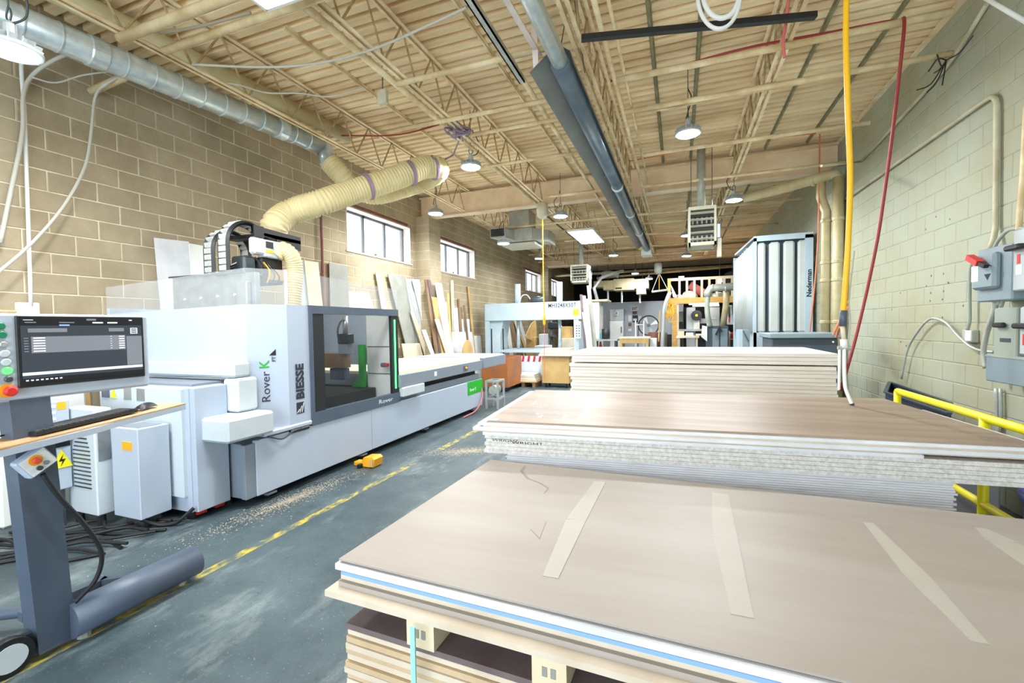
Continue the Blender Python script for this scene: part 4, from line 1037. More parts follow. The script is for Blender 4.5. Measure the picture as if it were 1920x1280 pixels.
MB().cyl((PX-0.02, 1.86, 0.0), (PX-0.02, 1.86, 0.03), 0.02, 8).build('foot', 'galv_dull', cb)
MB().cyl((PX-0.02, 1.36, 0.0), (PX-0.02, 1.36, 0.03), 0.03, 8).build('foot', 'galv_dull', cb)
MB().cyl((PX-0.02, 1.86, 0.02), (PX-0.02, 1.86, 0.06), 0.008, 6).build('bolt', 'galv_dull', cb)
wh = MB().cyl((PX-0.04, 1.075, 0.088), (PX+0.005, 1.075, 0.088), 0.088, 28).build('wheel', 'rubber', pd, True)
MB().cyl((PX+0.005, 1.075, 0.088), (PX+0.009, 1.075, 0.088), 0.062, 24).build('hub', 'grey_panel', wh)
MB().box((PX-0.1, 1.06, 0.04), (PX-0.045, 1.2, 0.15), 0.01).build('wheel_fork', 'slate', pd)
MB().tube([(PX-0.06, 1.3, 0.10), (PX-0.4, 1.28, 0.10), (PX-0.7, 1.1, 0.10), (PX-0.9, 0.8, 0.1)], 0.03, 10).build('rear_tube', 'slate', pd, True)
f = MB(); f.bar((PX-0.35, 1.25, 0.1), (PX-0.33, 1.62, 0.1), 0.05, 0.05); f.bar((PX-0.33, 1.60, 0.1), (PX-0.05, 1.80, 0.1), 0.05, 0.05); f.bar((PX-0.35, 1.28, 0.1), (PX-0.1, 1.28, 0.1), 0.05, 0.05); f.build('base_frame', 'slate', pd)
MB().cyl((PX-0.36, 1.58, 0.0), (PX-0.30, 1.58, 0.0+0.08), 0.03, 10).build('castor', 'rubber', pd)
# panel
pn = MB().box((PX-0.075, 0.93, 1.285), (PX, 1.715, 1.70), 0.012).build('control_panel', 'machine_white', pd)
MB().box((PX-0.05, 1.15, 1.345), (PX+0.008, 1.685, 1.69), 0.004).build('monitor', 'black_plastic', pn)
sy0, sy1, sz0, sz1 = 1.165, 1.672, 1.365, 1.683
def srect(u0, u1, v0, v1, m, d=0.001, nm='screen_item'):
    return MB().box((PX+0.008, sy0+(sy1-sy0)*u0, sz1-(sz1-sz0)*v1), (PX+0.009+d, sy0+(sy1-sy0)*u1, sz1-(sz1-sz0)*v0)).build(nm, m, pn)
def glow(n, c, e=0.6): return mat(n, tuple(x*0.2 for x in c), 0.3, emit=c, estr=e)
glow('scr_dark', S(40,46,54), 0.8); glow('scr_mid', S(96,100,106), 0.8); glow('scr_light', S(170,176,182), 0.8); glow('scr_white', S(225,228,230), 0.8); glow('scr_blue', S(120,150,215), 0.8); glow('scr_black', S(16,18,22), 0.8)
srect(0, 1, 0, 1, 'scr_dark', 0.0002, 'screen')
srect(0, 1, 0, 0.13, 'scr_black', 0.0006); srect(0.28, 0.36, 0.115, 0.135, 'scr_blue', 0.001)
srect(0.02, 0.09, 0.04, 0.05, 'scr_light'); srect(0.03, 0.11, 0.075, 0.09, 'scr_mid'); srect(0.28, 0.40, 0.075, 0.09, 'scr_mid'); srect(0.5, 0.58, 0.02, 0.05, 'scr_mid'); srect(0.55, 0.64, 0.075, 0.095, 'scr_white'); srect(0.68, 0.77, 0.075, 0.095, 'scr_white'); srect(0.88, 0.91, 0.03, 0.05, 'scr_light')
srect(0.05, 0.34, 0.175, 0.235, 'scr_mid', 0.0006); srect(0.69, 0.83, 0.175, 0.235, 'scr_mid', 0.0006); srect(0.85, 1.0, 0.32, 0.83, 'scr_mid', 0.0005)
srect(0.07, 0.84, 0.30, 0.55, 'scr_mid', 0.0005)
for k in range(6):
    v = 0.315+0.04*k
    srect(0.085, 0.17, v, v+0.014, 'scr_white'); srect(0.02, 0.05, v, v+0.014, 'scr_mid'); srect(0.78, 0.83, v, v+0.014, 'scr_white'); srect(0.70, 0.715, v, v+0.01, 'scr_light')
srect(0.89, 0.96, 0.175, 0.28, 'scr_light', 0.0006)
for k in range(3): srect(0.90, 0.95, 0.19+0.03*k, 0.205+0.03*k, 'scr_black', 0.001)
srect(0, 1, 0.84, 0.885, 'scr_light', 0.0006); srect(0, 1, 0.93, 1, 'scr_black', 0.0006)
for k in range(8): srect(0.02+0.035*k, 0.04+0.035*k, 0.95, 0.97, 'scr_light')
for k, (z, m, r) in enumerate(((1.64, 'btn_green', 0.016), (1.60, 'btn_green', 0.016), (1.555, 'steel_frame', 0.013), (1.512, 'bumper_white', 0.017), (1.472, 'bumper_white', 0.017), (1.432, 'btn_lit', 0.017), (1.392, 'steel_dark', 0.014))):
    if m == 'btn_green': mat('btn_green', S(20,130,90), 0.4)
    if m == 'btn_lit': mat('btn_lit', S(40,210,60), 0.4, emit=(0.1, 0.9, 0.15), estr=0.7)
    o = MB().lathe((PX, 1.10+0.003*k, z), [(r+0.004, 0), (r+0.004, 0.004)], 16, (1, 0, 0)).build('button_ring', 'steel_frame', pn)
    MB().lathe((PX+0.004, 1.10+0.003*k, z), [(r, 0), (r, 0.007), (r*0.8, 0.01)], 16, (1, 0, 0)).build('button', m, o)
es = MB().lathe((PX, 1.112, 1.338), [(0.032, 0), (0.032, 0.006)], 18, (1, 0, 0)).build('stop_base', 'orange_plastic', pn)
MB().lathe((PX+0.006, 1.112, 1.338), [(0.012, 0), (0.012, 0.02), (0.024, 0.022), (0.024, 0.034), (0.015, 0.04)], 18, (1, 0, 0)).build('stop_button', 'red_plastic', es)
# keyboard shelf
A, B = V((-2.80, 0.98, 1.085)), V((-2.955, 1.925, 1.135)); dx = (B-A).normalized(); nx = V((-dx.y, dx.x, 0)).normalized()
sh = MB().prism([A, A+(B-A)*0.45+V((0.02, 0, 0)), A+(B-A)*0.55, B, B+nx*0.1, B+nx*0.24, A+nx*0.24], (0, 0, -0.03)).build('keyboard_shelf', 'machine_white', pd)
MB().prism([A+dx*0.02+V((0, 0, 0.001)), B-dx*0.0+V((0, 0, 0.001)), B+nx*0.18+V((0, 0, 0.001)), A+nx*0.22+V((0, 0, 0.001))], (0, 0, 0.008)).build('wood_top', 'wood_shelf', sh) if mat('wood_shelf', S(206,170,130), 0.5, col2=S(180,142,100), scale=5, stretch=(3, 0.6, 1)) else None
MB().box((PX-0.2, 1.15, 1.06), (PX-0.02, 1.25, 1.09)).build('shelf_bracket', 'slate', sh)
# hand-held stop box on the column
bx = thing('stop_box', (PX+0.03, 1.2, 0.95), 'tilted white push-button box with orange emergency stop on the slate column', 'button box')
c0 = aX(66, 866, PX+0.035)
rt = Matrix.Rotation(math.radians(33), 4, 'X')
def tl(p): return c0+(rt @ V(p))
def tbox(lo, hi, b=0.0):
    m = MB().box(lo, hi, b); m.v = [tl(p) for p in m.v]; return m
tbox((-0.035, -0.062, -0.052), (0.02, 0.062, 0.052), 0.008).build('housing', 'machine_white', bx)
tbox((0.02, -0.05, -0.045), (0.024, 0.055, 0.045)).build('face_plate', 'white_ink', bx)
def tl_lathe(p, prof, m, nm):
    b = MB().lathe(V((0, 0, 0)), prof, 18, (1, 0, 0)); b.v = [tl(V(p)+v) for v in b.v]; b.build(nm, m, bx)
tl_lathe((0.024, 0.0, 0.016), [(0.026, 0), (0.026, 0.004)], 'orange_plastic', 'stop_ring')
tl_lathe((0.028, 0.0, 0.016), [(0.016, 0), (0.016, 0.012), (0.01, 0.016)], 'stop_red', 'stop_button') if mat('stop_red', S(226,84,60), 0.4) else None
tl_lathe((0.024, 0.02, -0.022), [(0.011, 0), (0.011, 0.006)], 'slate_light', 'push_button')
tl_lathe((0.024, -0.012, -0.024), [(0.011, 0), (0.011, 0.012)], 'steel_dark', 'selector')
cbl = curve_pts([aX(80, 888, PX+0.03), aX(110, 930, PX+0.04), aX(160, 985, PX+0.05), aX(190, 1035, PX+0.05), aX(180, 1085, PX+0.03), aX(140, 1130, PX+0.02)], 6)
MB().tube(cbl, 0.011, 8).build('curly_lead', 'rubber', bx, True)
# keyboard and mouse
kb = thing('keyboard', A+dx*0.45+V((0, 0, 0.01)), 'black keyboard on the wooden pendant shelf', 'keyboard')
def kp(u, v, z): return A+dx*u+nx*v+V((0, 0, 0.016+z))
def kbox(u0, u1, v0, v1, z0, z1): return MB().prism([kp(u0, v0, z0), kp(u1, v0, z0), kp(u1, v1, z0), kp(u0, v1, z0)], (0, 0, z1-z0))
kbox(0.22, 0.70, 0.05, 0.18, 0, 0.016).build('case', 'black_plastic', kb)
mat('key_grey', S(70,74,80), 0.5)
kme = None
for rr in range(5):
    for cc in range(18):
        u = 0.23+cc*0.0258; v = 0.058+rr*0.0235
        if kme is None: o = kbox(u, u+0.021, v, v+0.019, 0.016, 0.022).build('key', 'key_grey', kb); kme = o.data; base = kp(u, v, 0)
        else: o = link('key', kme, kb); o.location = kp(u, v, 0)-base
MB().tube(curve_pts([kp(0.30, 0.18, 0.01), kp(0.28, 0.21, 0.015), kp(0.2, 0.19, 0.01), kp(0.05, 0.2, 0.01)], 4), 0.004, 5).build('lead', 'black_plastic', kb)
ms = thing('mouse', kp(0.78, 0.1, 0), 'black computer mouse at the right end of the pendant shelf', 'mouse')
b = MB(); c = kp(0.79, 0.10, -0.002)
for i in range(9):
    for j in range(7):
        u = -1+2*i/8; v = -1+2*j/6; h = max(0, 1-u*u*0.95)**0.5*max(0, 1-v*v*0.95)**0.5
        b.v.append(c+dx*(u*0.055)+nx*(v*0.032*(1-0.15*u))+V((0, 0, 0.036*h)))
for i in range(8):
    for j in range(6): b.f.append((i*7+j, (i+1)*7+j, (i+1)*7+j+1, i*7+j+1))
b.build('shell', 'black_plastic', ms, True)
# ------------------------------------------------------------------ sheet stacks
mat('mdf_top', S(160,152,144), 0.5, col2=S(152,142,132), scale=2.2, detail=8, stretch=(0.5, 2.5, 1), bump=0.03, bscale=80)
mat('mdf_tan', S(196,172,138), 0.7, col2=S(182,156,122), scale=5)
mat('mdf_pale', S(208,194,174), 0.7, col2=S(194,178,156), scale=5)
mat('mdf_brown', S(110,96,96), 0.7, col2=S(96,80,80), scale=5)
mat('melamine', S(222,224,228), 0.4, col2=S(200,202,206), scale=3)
mat('film_reflection_blue', S(128,164,214), 0.4)  # blue is the reflection on the film, put into the base colour
mat('particle', S(220,217,214), 0.8, col2=S(190,186,180), scale=60, detail=6, bump=0.2, bscale=120)
mat('particle_fine', S(222,222,228), 0.8, col2=S(200,198,202), scale=40, stretch=(0.2, 1, 6))
mat('slab_pale', S(242,235,226), 0.7, col2=S(230,220,208), scale=6, stretch=(0.3, 1, 3), rnd=0.05)
mat('slab_edge', S(216,206,192), 0.7, col2=S(198,186,170), scale=8, stretch=(0.3, 1, 3), rnd=0.05)
mat('laminate_walnut', S(158,139,121), 0.42, col2=S(136,116,99), scale=2.5, detail=8, stretch=(0.35, 4, 1), coat=0.0, spec=0.35)
mat('tape', S(172,167,158), 0.55, col2=S(170,164,154), scale=8)
mat('teal_strap', S(150,206,196), 0.5)
mat('clear_film', (0.92, 0.93, 0.95), 0.06, alpha=0.22, spec=0.9)
mat('pencil', S(140,128,112), 0.8)
class Frame:
    def __init__(s, o, ang, k=1.0): s.k = k; s.o = V(o); s.u = V((math.cos(ang), math.sin(ang), 0)); s.v = V((-math.sin(ang), math.cos(ang), 0))
    def p(s, a, b, z): return V((s.o.x, s.o.y, 0))+s.u*(a*s.k)+s.v*(b*s.k)+V((0, 0, 1.6-(1.6-z)*s.k))
    def slab(s, a0, a1, b0, b1, z0, z1, skew=0.0):
        q = [s.p(a0, b0, z0), s.p(a1, b0, z0), s.p(a1+skew, b1, z0), s.p(a0+skew, b1, z0)]
        return MB().prism(q, (0, 0, (z1-z0)*s.k))
def sheet_thing(mb, m, label, name, group, cat='sheet'):
    return tag(mb.build(name, m), label, cat, group)
# near stack
N = Frame((-0.976, 1.068), math.radians(-2.2), 0.883)          # sheets a little narrower than the others
GN = 'sheets of the near stack'
sheet_thing(N.slab(0.0, 2.44, 0, 1.222, 0.801, 0.807), 'mdf_top', 'thin tan hardboard sheet with pale tape strips, top of the near stack', 'hardboard_or_gap_shade', GN)
sheet_thing(N.slab(0.004, 2.44, 0.006, 1.22, 0.795, 0.801), 'mdf_brown', 'dark brown filler painted as the shaded gap just below the top sheet of the near stack', 'hardboard_or_gap_shade', GN)  # recessed brown strip stands in for the shade of an open gap
sheet_thing(N.slab(-0.006, 2.44, -0.012, 1.22, 0.775, 0.795), 'melamine', 'bright white melamine board third from the top of the near stack', 'melamine_board', GN)
sheet_thing(N.slab(0.022, 2.44, -0.014, 1.22, 0.7625, 0.7745), 'film_reflection_blue', 'filmed board with its reflection painted blue, under the white one in the near stack', 'filmed_board', GN)
sheet_thing(N.slab(0.012, 2.44, -0.005, 1.22, 0.742, 0.762), 'mdf_pale', 'pale tan board under the filmed one in the near stack', 'fibre_board', GN)
sheet_thing(N.slab(0.015, 2.42, -0.02, 1.22, 0.724, 0.742), 'mdf_top', 'greyish tan board above the overhanging sheet of the near stack', 'fibre_board', GN)
sheet_thing(N.slab(-0.012, 2.46, -0.055, 1.24, 0.704, 0.724), 'mdf_pale', 'overhanging tan sheet resting on the wooden bearers of the near stack', 'fibre_board', GN)
for k, (a, w, lab) in enumerate(((0.30, 0.1, 'leftmost'), (0.72, 0.1, 'second'), (1.30, 0.1, 'third'), (1.90, 0.1, 'rightmost'))):
    br = thing('bearer_block', N.p(a, 0, 0.6), 'pale wooden bearer with a dark stamp under the near stack, %s' % (lab if lab != 'second' and lab != 'third' else lab+' from the left'), 'bearer', 'wooden bearers of the near stack')
    N.slab(a, a+w, -0.03, 1.2, 0.604, 0.704).build('block', 'pale_wood', br)
    for t in range(2): N.slab(a+0.03+0.025*t, a+0.045+0.025*t, -0.032, -0.03, 0.635, 0.662).build('stamp', 'grey_board', br)
z = 0.604; k = 0
while z > -0.06:
    t = 0.0205; off = 0.075+random.uniform(-0.004, 0.004)
    sheet_thing(N.slab(off-0.03, 2.42, -0.02+0.006*math.sin(k*1.7)-0.0012*k, 1.2, z-t, z-0.0012), 'mdf_brown' if k == 0 else ('mdf_pale' if k % 2 else 'mdf_tan'),
                'tan fibreboard sheet, %s of the lower pile under the bearers' % (ORD[k]+(' from the top' if k else '')), 'fibre_board', 'fibreboards of the lower near pile')
    z -= t; k += 1
pl = thing('timber_pallet', N.p(0.1, 0, 0), 'wooden pallet carrying the near stack of sheets', 'pallet')
for a in (0.1, 1.1, 2.2): N.slab(a, a+0.1, 0, 1.2, -0.212, z-0.022).build('runner', 'pale_wood', pl)
for b in (0.0, 0.35, 0.7, 1.05): N.slab(0.08, 2.38, b, b+0.12, z-0.022, z).build('deck_board', 'pale_wood', pl)
tag(N.slab(0.345, 0.362, -0.075, -0.069, -0.08, 0.70).build('packing_strap', 'teal_strap'), 'pale teal packing strap down the front of the near pile', 'strap')
def strip(pts, z, w, m, label, name, cat, group=None, h=0.0012):
    P = [aZ(x, y, z) for x, y in pts]; b = MB()
    for i in range(len(P)-1):
        d = (P[i+1]-P[i]).normalized(); n = V((-d.y, d.x, 0))*(w[i]/2 if isinstance(w, list) else w/2); n2 = V((-d.y, d.x, 0))*(w[i+1]/2 if isinstance(w, list) else w/2)
        b.prism([P[i]-n, P[i+1]-n2, P[i+1]+n2, P[i]+n], (0, 0, h))
    return tag(b.build(name, m), label, cat, group)
TG = 'tape strips on the near top sheet'
strip([(1125, 903), (1080, 975), (1032, 1082)], 0.8999, [0.05, 0.07, 0.045], 'tape', 'pale tape strip nearest the left end of the near top sheet', 'tape_strip', 'tape', TG)
strip([(1350, 925), (1360, 1010), (1392, 1155)], 0.8999, [0.06, 0.075, 0.05], 'tape', 'wide pale tape strip in the middle of the near top sheet', 'tape_strip', 'tape', TG)
strip([(1628, 980), (1720, 1080), (1838, 1205)], 0.8999, [0.03, 0.06, 0.03], 'tape', 'narrow pale tape strip slanting toward the lower right of the top sheet', 'tape_strip', 'tape', TG)
strip([(1838, 990), (1880, 1015), (1960, 1070)], 0.8999, [0.03, 0.08, 0.07], 'tape', 'pale tape strip at the right edge of the near top sheet', 'tape_strip', 'tape', TG)
strip([(985, 873), (978, 883), (990, 897), (1012, 905), (1028, 915), (1020, 925)], 0.8999, [0.012, 0.016, 0.012, 0.01, 0.008, 0.003], 'pencil', 'brown curved stain near the back of the near top sheet', 'stain_mark', 'mark', None, 0.0004)
strip([(995, 992), (1012, 1010), (1024, 978)], 0.8999, 0.003, 'pencil', 'pencil tick mark on the near top sheet', 'pencil_mark', 'mark', None, 0.0004)

# second stack
T = Frame((-1.03, 2.20), math.radians(4.6)); GT = 'sheets of the middle stack'
W2 = 1.215
sheet_thing(T.slab(0.05, 2.40, 0.02, W2, 1.080, 1.09), 'laminate_walnut', 'glossy walnut-toned laminate sheet, top of the middle stack', 'laminate_sheet', GT)
sheet_thing(T.slab(0.0, 2.43, 0.0, W2, 1.0665, 1.0795), 'melamine', 'white board directly under the walnut laminate sheet', 'melamine_board', GT)
sheet_thing(T.slab(0.03, 2.40, 0.0, W2, 1.060, 1.066), 'mdf_pale', 'thin pinkish tan sheet between two white boards of the middle stack', 'fibre_board', GT)
sheet_thing(T.slab(-0.02, 2.48, -0.025, W2, 1.0445, 1.0595), 'melamine', 'wide white overhanging board of the middle stack', 'melamine_board', GT)
sheet_thing(T.slab(0.0, 2.50, -0.02, W2, 1.038, 1.044), 'mdf_pale', 'thin tan sheet under the wide white board of the middle stack', 'fibre_board', GT)
sheet_thing(T.slab(0.04, 1.99, -0.035, W2, 1.0235, 1.0375), 'melamine', 'shorter white board ending before the right end of the middle stack', 'melamine_board', GT)
pb = None
for k in range(5):
    zt = 1.023-0.0185*k
    o = sheet_thing(T.slab(0.05+0.008*(k % 2), 2.62, -0.03-0.003*k, W2, zt-0.018, zt-0.0008), 'particle', 'pale particleboard sheet, %s in the middle stack' % (['uppermost', 'second from the top', 'middle one', 'second from the bottom', 'lowest'][k]), 'particle_board', 'particleboards of the middle stack')
    if k == 1: pb = o
o1 = T.p(0.055, -0.092, 0.992); 
text('WRIGHT', 0.020, T.p(0.09, -0.0335, 0.992), T.u, (0, 0.0, 1), 'black_ink', pb, 'handwriting', 0.0006, 0.15, 0, 1.0, 0.15)
text('WRIGHT', 0.022, T.p(0.2, -0.0335, 0.983), T.u, (0.1, 0, 1), 'black_ink', pb, 'handwriting', 0.0006, -0.1, 0, 1.0, 0.17)
for k in range(11):
    zt = 0.930-0.0105*k
    sheet_thing(T.slab(0.17+random.uniform(-0.006, 0.006), 2.10+random.uniform(-0.01, 0.01), -0.035, W2, zt-0.0100, zt-0.0007), 'particle_fine', 'thin grey-white sheet of the lower middle pile, %s' % (ORD[k]+(' from the top' if k else ' one')), 'thin_sheet', 'thin sheets of the lower middle pile')
zz = 0.930-0.0105*11; k = 0
while zz > 0.16:
    sheet_thing(T.slab(0.17, 2.10, -0.035, W2, zz-0.036, zz-0.001), 'mdf_tan', 'thick tan board low in the middle pile, %s' % (ORD[k]+(' from the top of the thick ones' if k else ' of the thick ones')), 'fibre_board', 'thick boards under the middle pile'); zz -= 0.0365; k += 1
pl = thing('timber_pallet', T.p(0.1, 0, 0), 'wooden pallet carrying the middle stack', 'pallet')
for a in (0.2, 1.1, 1.95): T.slab(a, a+0.1, 0, 1.2, 0.0, zz-0.022).build('runner', 'pale_wood', pl)
for b in (0.0, 0.35, 0.7, 1.05): T.slab(0.18, 2.08, b, b+0.12, zz-0.022, zz).build('deck_board', 'pale_wood', pl)
# crinkled clear film at the left end of the laminate
b = MB(); n, m = 10, 14
for i in range(n):
    for j in range(m):
        a = 0.16+0.36*i/(n-1); c = 0.14+1.0*j/(m-1)
        b.v.append(T.p(a, c, 1.0915+0.004*random.random()*(1 if 0 < i < n-1 and 0 < j < m-1 else 0.1)))
for i in range(n-1):
    for j in range(m-1): b.f.append((i*m+j, (i+1)*m+j, (i+1)*m+j+1, i*m+j+1))
tag(b.build('clear_wrap', 'clear_film'), 'crumpled clear plastic film on the left end of the walnut sheet', 'film')
tag(T.slab(0.03, 0.1, 0.02, 0.07, 1.0905, 1.0915).build('green_tag', 'teal_strap'), 'small pale green tag at the front left corner of the walnut sheet', 'tag')

# far stack of solid slabs
Fk = Frame((-1.1, 4.77), math.radians(-0.4)); zt = 1.315; k = 0; gs = 'pale slabs of the tall far stack'
while zt > 0.10:
    t = 0.0345; dx = random.uniform(-0.022, 0.022); dy = random.uniform(-0.012, 0.012)
    if k == 3: zt -= 0.012
    Ls = 2.44
    o = Fk.slab(dx, dx+Ls, dy, 1.22+dy, zt-t, zt-0.0012)
    sheet_thing(o, 'slab_pale', 'pale solid slab, %s in the tall stack behind the laminate' % (ORD[k]+(' from the top' if k else ' one')), 'solid_slab', gs, 'slab')
    zt -= t+0.0012; k += 1
pl = thing('timber_pallet', Fk.p(0.1, 0, 0), 'low wooden pallet carrying the tall far stack', 'pallet')
for a in (0.1, 1.15, 2.2): Fk.slab(a, a+0.1, 0, 1.2, 0.0, zt-0.02).build('runner', 'pale_wood', pl)
for b in (0.0, 0.35, 0.7, 1.05): Fk.slab(0.05, 2.4, b, b+0.12, zt-0.02, zt).build('deck_board', 'pale_wood', pl)

# yellow floor line
mat('floor_yellow', S(186,166,46), 0.6, col2=S(78,94,96), scale=16, detail=12, lo=0.38, hi=0.56, stretch=(1, 0.5, 1))
tag(MB().box((-2.985, 0.7, 0.0), (-2.912, 4.5, 0.0015)).build('floor_line', 'floor_yellow'), 'worn yellow painted line along the aisle beside the machine', 'floor line', 'yellow floor lines')
tag(MB().box((-3.0, 5.1, 0.0), (-2.9, 7.0, 0.0015)).build('floor_line', 'floor_yellow'), 'faded yellow line fragment farther down the aisle', 'floor line', 'yellow floor lines')
mat('sawdust', S(176,168,148), 0.9, col2=S(146,138,120), scale=20)
def chips(c, rx, ry, rot, n, label):
    b = MB()
    for _ in range(n):
        a, r = random.uniform(0, 6.283), abs(random.gauss(0, 0.5)); x, y = rx*r*math.cos(a), ry*r*math.sin(a)
        p = V((c[0]+x*math.cos(rot)-y*math.sin(rot), c[1]+x*math.sin(rot)+y*math.cos(rot), 0.0004)); s_ = random.uniform(0.001, 0.0065); t = random.uniform(0, 3.14)
        d, e = V((math.cos(t), math.sin(t), 0))*s_, V((-math.sin(t), math.cos(t), 0))*s_*random.uniform(0.4, 1)
        b.add([p-d-e, p+d-e, p+e*0.6+d*0.2+V((0, 0, s_*0.5)), p-d+e], [(0, 1, 2), (0, 2, 3)])
    o = tag(b.build('sawdust_scatter', 'sawdust'), label, 'sawdust', 'sawdust on the floor', 'stuff')
chips(aZ(550, 935, 0), 1.1, 0.2, 1.5, 3500, 'brownish sawdust scattered along the foot of the machine front')
chips(aZ(880, 845, 0), 0.75, 0.25, 0.5, 4500, 'pale sawdust spill on the floor left of the middle stack')
# ------------------------------------------------------------------ boards leaning on the left wall
BG = 'offcut boards leaning on the left wall'
LAYERS = {}
def board(TL, TR, BL, BR, m, label, Xt=None, Xb=None, t=0.018, group=BG, name='leaning_board', zf=0.0):
    front = Xt is not None and Xt > -5.5                       # in front of the pilaster
    X0, k = (-5.40, 0.035) if front else (-5.768, 0.03 if group == BG else 0.1)
    key = (front, group)
    def on(q, off):
        X = X0+off
        for _ in range(4): p = aX(*q, X); X = X0+off+k*(3.0-p.z)
        return p
    def corners(off):
        tl, tr, bl, br = (on(q, off) for q in (TL, TR, BL, BR))
        out = []
        for a, b in ((tl, bl), (tr, br)):
            s_ = (b.y-a.y)/(b.z-a.z); y = a.y+s_*(0-a.z); y = max(min(y, a.y+1.1), a.y-0.6)
            out.append(V((X0+off+k*3.0, y, 0.0)))
        return [tl, tr, out[1], out[0]]
    lay = 0
    while True:
        c = corners(0.021*lay); box = (min(p.y for p in c), max(p.y for p in c), max(p.z for p in c))
        L_ = LAYERS.setdefault((key, lay), [])
        if all(box[1] < o[0]-0.004 or box[0] > o[1]+0.004 for o in L_) or lay > 9: L_.append(box); break
        lay += 1
    return tag(MB().prism(c, V((t, 0, t*k))).build(name, m), label, 'board', group)
board((288,446),(352,453),(300,580),(364,580),'melamine','widest white board left of the energy chains')
board((353,456),(384,462),(362,580),(402,580),'white_board','white board behind the energy chains, right of the widest one')
board((552,487),(569,488),(562,575),(580,575),'grey_panel','pale grey board behind the small branch hose')
board((569,488),(595,492),(578,575),(604,575),'beige_board','beige board right of the branch hose, seen through the clear screen')
board((606,494),(616,495),(607,575),(617,575),'dark_wood','thin brown board beside the grey-green panel behind the clear screen')
board((616,492),(650,500),(618,578),(654,578),'grey_board','grey-green panel seen through the clear screen under the first window')
board((640,545),(690,548),(652,585),(702,585),'white_board','low white board behind the right half of the clear screen')
board((703,511),(712,513),(715,580),(725,580),'pale_wood','slim pale batten above the machine window')
board((726,514),(757,517),(758,640),(778,643),'grey_board','tall grey panel leaning right of the machine window')
board((759,523),(772,523),(782,660),(795,660),'grey_panel','pale grey board tucked behind the long white board')
board((767,548),(786,547),(797,662),(818,662),'melamine','long white board leaning right of the tall grey panel')
board((772,523),(785,524),(800,640),(812,640),'white_board','white board top showing above the long white one')
board((795,524),(801,524),(814,655),(822,655),'dark_wood','narrow dark brown strip right of the long white board', Xt=-5.38, Xb=-5.22)
board((801,524),(806,525),(822,655),(829,655),'mdf_brown','narrow grey-brown strip beside the dark brown one', Xt=-5.38, Xb=-5.22)
board((808,556),(818,558),(826,655),(836,655),'tan_wood','tan board half hidden between brown strips', Xt=-5.38, Xb=-5.22)
board((815,530),(827,531),(836,660),(849,660),'melamine','tall white board leaning left of the second window', Xt=-5.38, Xb=-5.22)
board((814,598),(822,598),(834,660),(842,660),'beige_board','short beige board in front of the brown strips', Xt=-5.26, Xb=-5.14)
board((826,590),(833,590),(838,660),(846,660),'white_board','short white board in front of the tan board', Xt=-5.26, Xb=-5.14)
board((828,566),(836,566),(838,655),(848,655),'white_board','medium white board below the tall one', Xt=-5.26, Xb=-5.14)
board((837,549),(841,549),(842,630),(846,630),'tan_wood','slim tan batten left of the white upright', Xt=-5.38, Xb=-5.22)
board((844,525),(849,525),(848,640),(853,640),'beige_board','slim pale upright batten below the second window', Xb=-5.68)
board((848,577),(857,577),(853,660),(862,660),'melamine','white board behind the round table top', Xb=-5.5)

board((865,598),(879,598),(868,650),(882,650),'white_board','short white board above the round table top', Xb=-5.5)
board((846,622),(884,622),(848,668),(890,668),'melamine','low wide white board behind the round table top', Xt=-5.6, Xb=-5.52)
board((876,537),(879,537),(886,642),(889,642),'tan_wood','long slim tan stick right of the white boards', Xb=-5.5)
board((858,560),(861,560),(862,630),(865,630),'dark_wood','slim dark stick between the white boards', Xb=-5.5)
board((868,572),(871,572),(874,630),(877,630),'dark_wood','second slim dark stick beside the long tan stick', Xb=-5.5)
board((888,629),(900,629),(890,668),(904,668),'white_board','small white board right of the round table top', Xt=-5.62, Xb=-5.68)
board((752,644),(786,643),(756,668),(792,668),'beige_board','low beige panel in front of the grey panel', Xt=-5.6, Xb=-5.52)
board((768,583),(775,584),(790,650),(798,650),'beige_board','pale strip between the tall grey and long white boards', Xt=-5.62)
board((790,618),(797,618),(806,662),(813,662),'white_board','stubby white board at the foot of the brown strips', Xt=-5.3, Xb=-5.2)
c = aX(876, 672, -5.3); b = MB(); pts = [V((-5.3, c.y+0.32*math.cos(t), max(0.0, c.z)+0.50*math.sin(t))) for t in [math.pi*k/20 for k in range(21)]]
pts = [V((-5.3, pts[0].y, 0.0))]+pts+[V((-5.3, pts[-1].y, 0.0))]
tag(MB().prism(pts, (0.03, 0, 0)).build('rounded_top', 'tan_wood'), 'cream table top with a rounded end standing against the white boards', 'table top')
# boards behind the press
B2 = 'boards leaning behind the press'
for k, (a, c_, d, e, m, lab) in enumerate([((936,597),(940,597),(938,658),(942,658),'pale_wood','first pale upright behind the left press column'),
   ((941,597),(945,597),(946,660),(951,660),'tan_wood','tan upright batten behind the press'), ((946,597),(953,597),(954,660),(961,660),'white_board','white leaning board left of the press rod'),
   ((953,597),(960,597),(968,660),(975,660),'dark_wood','dark leaning board beside the press rod'), ((962,597),(969,597),(980,660),(987,660),'beige_board','beige board leaning right of the press rod'),
   ((969,597),(975,597),(990,662),(998,662),'melamine','white board leaning farthest right behind the press'), ((975,630),(979,630),(985,662),(990,662),'tan_wood','short tan offcut behind the press')]):
    board(a, c_, d, e, m, lab, Xt=-5.72, Xb=-5.5, group=B2)
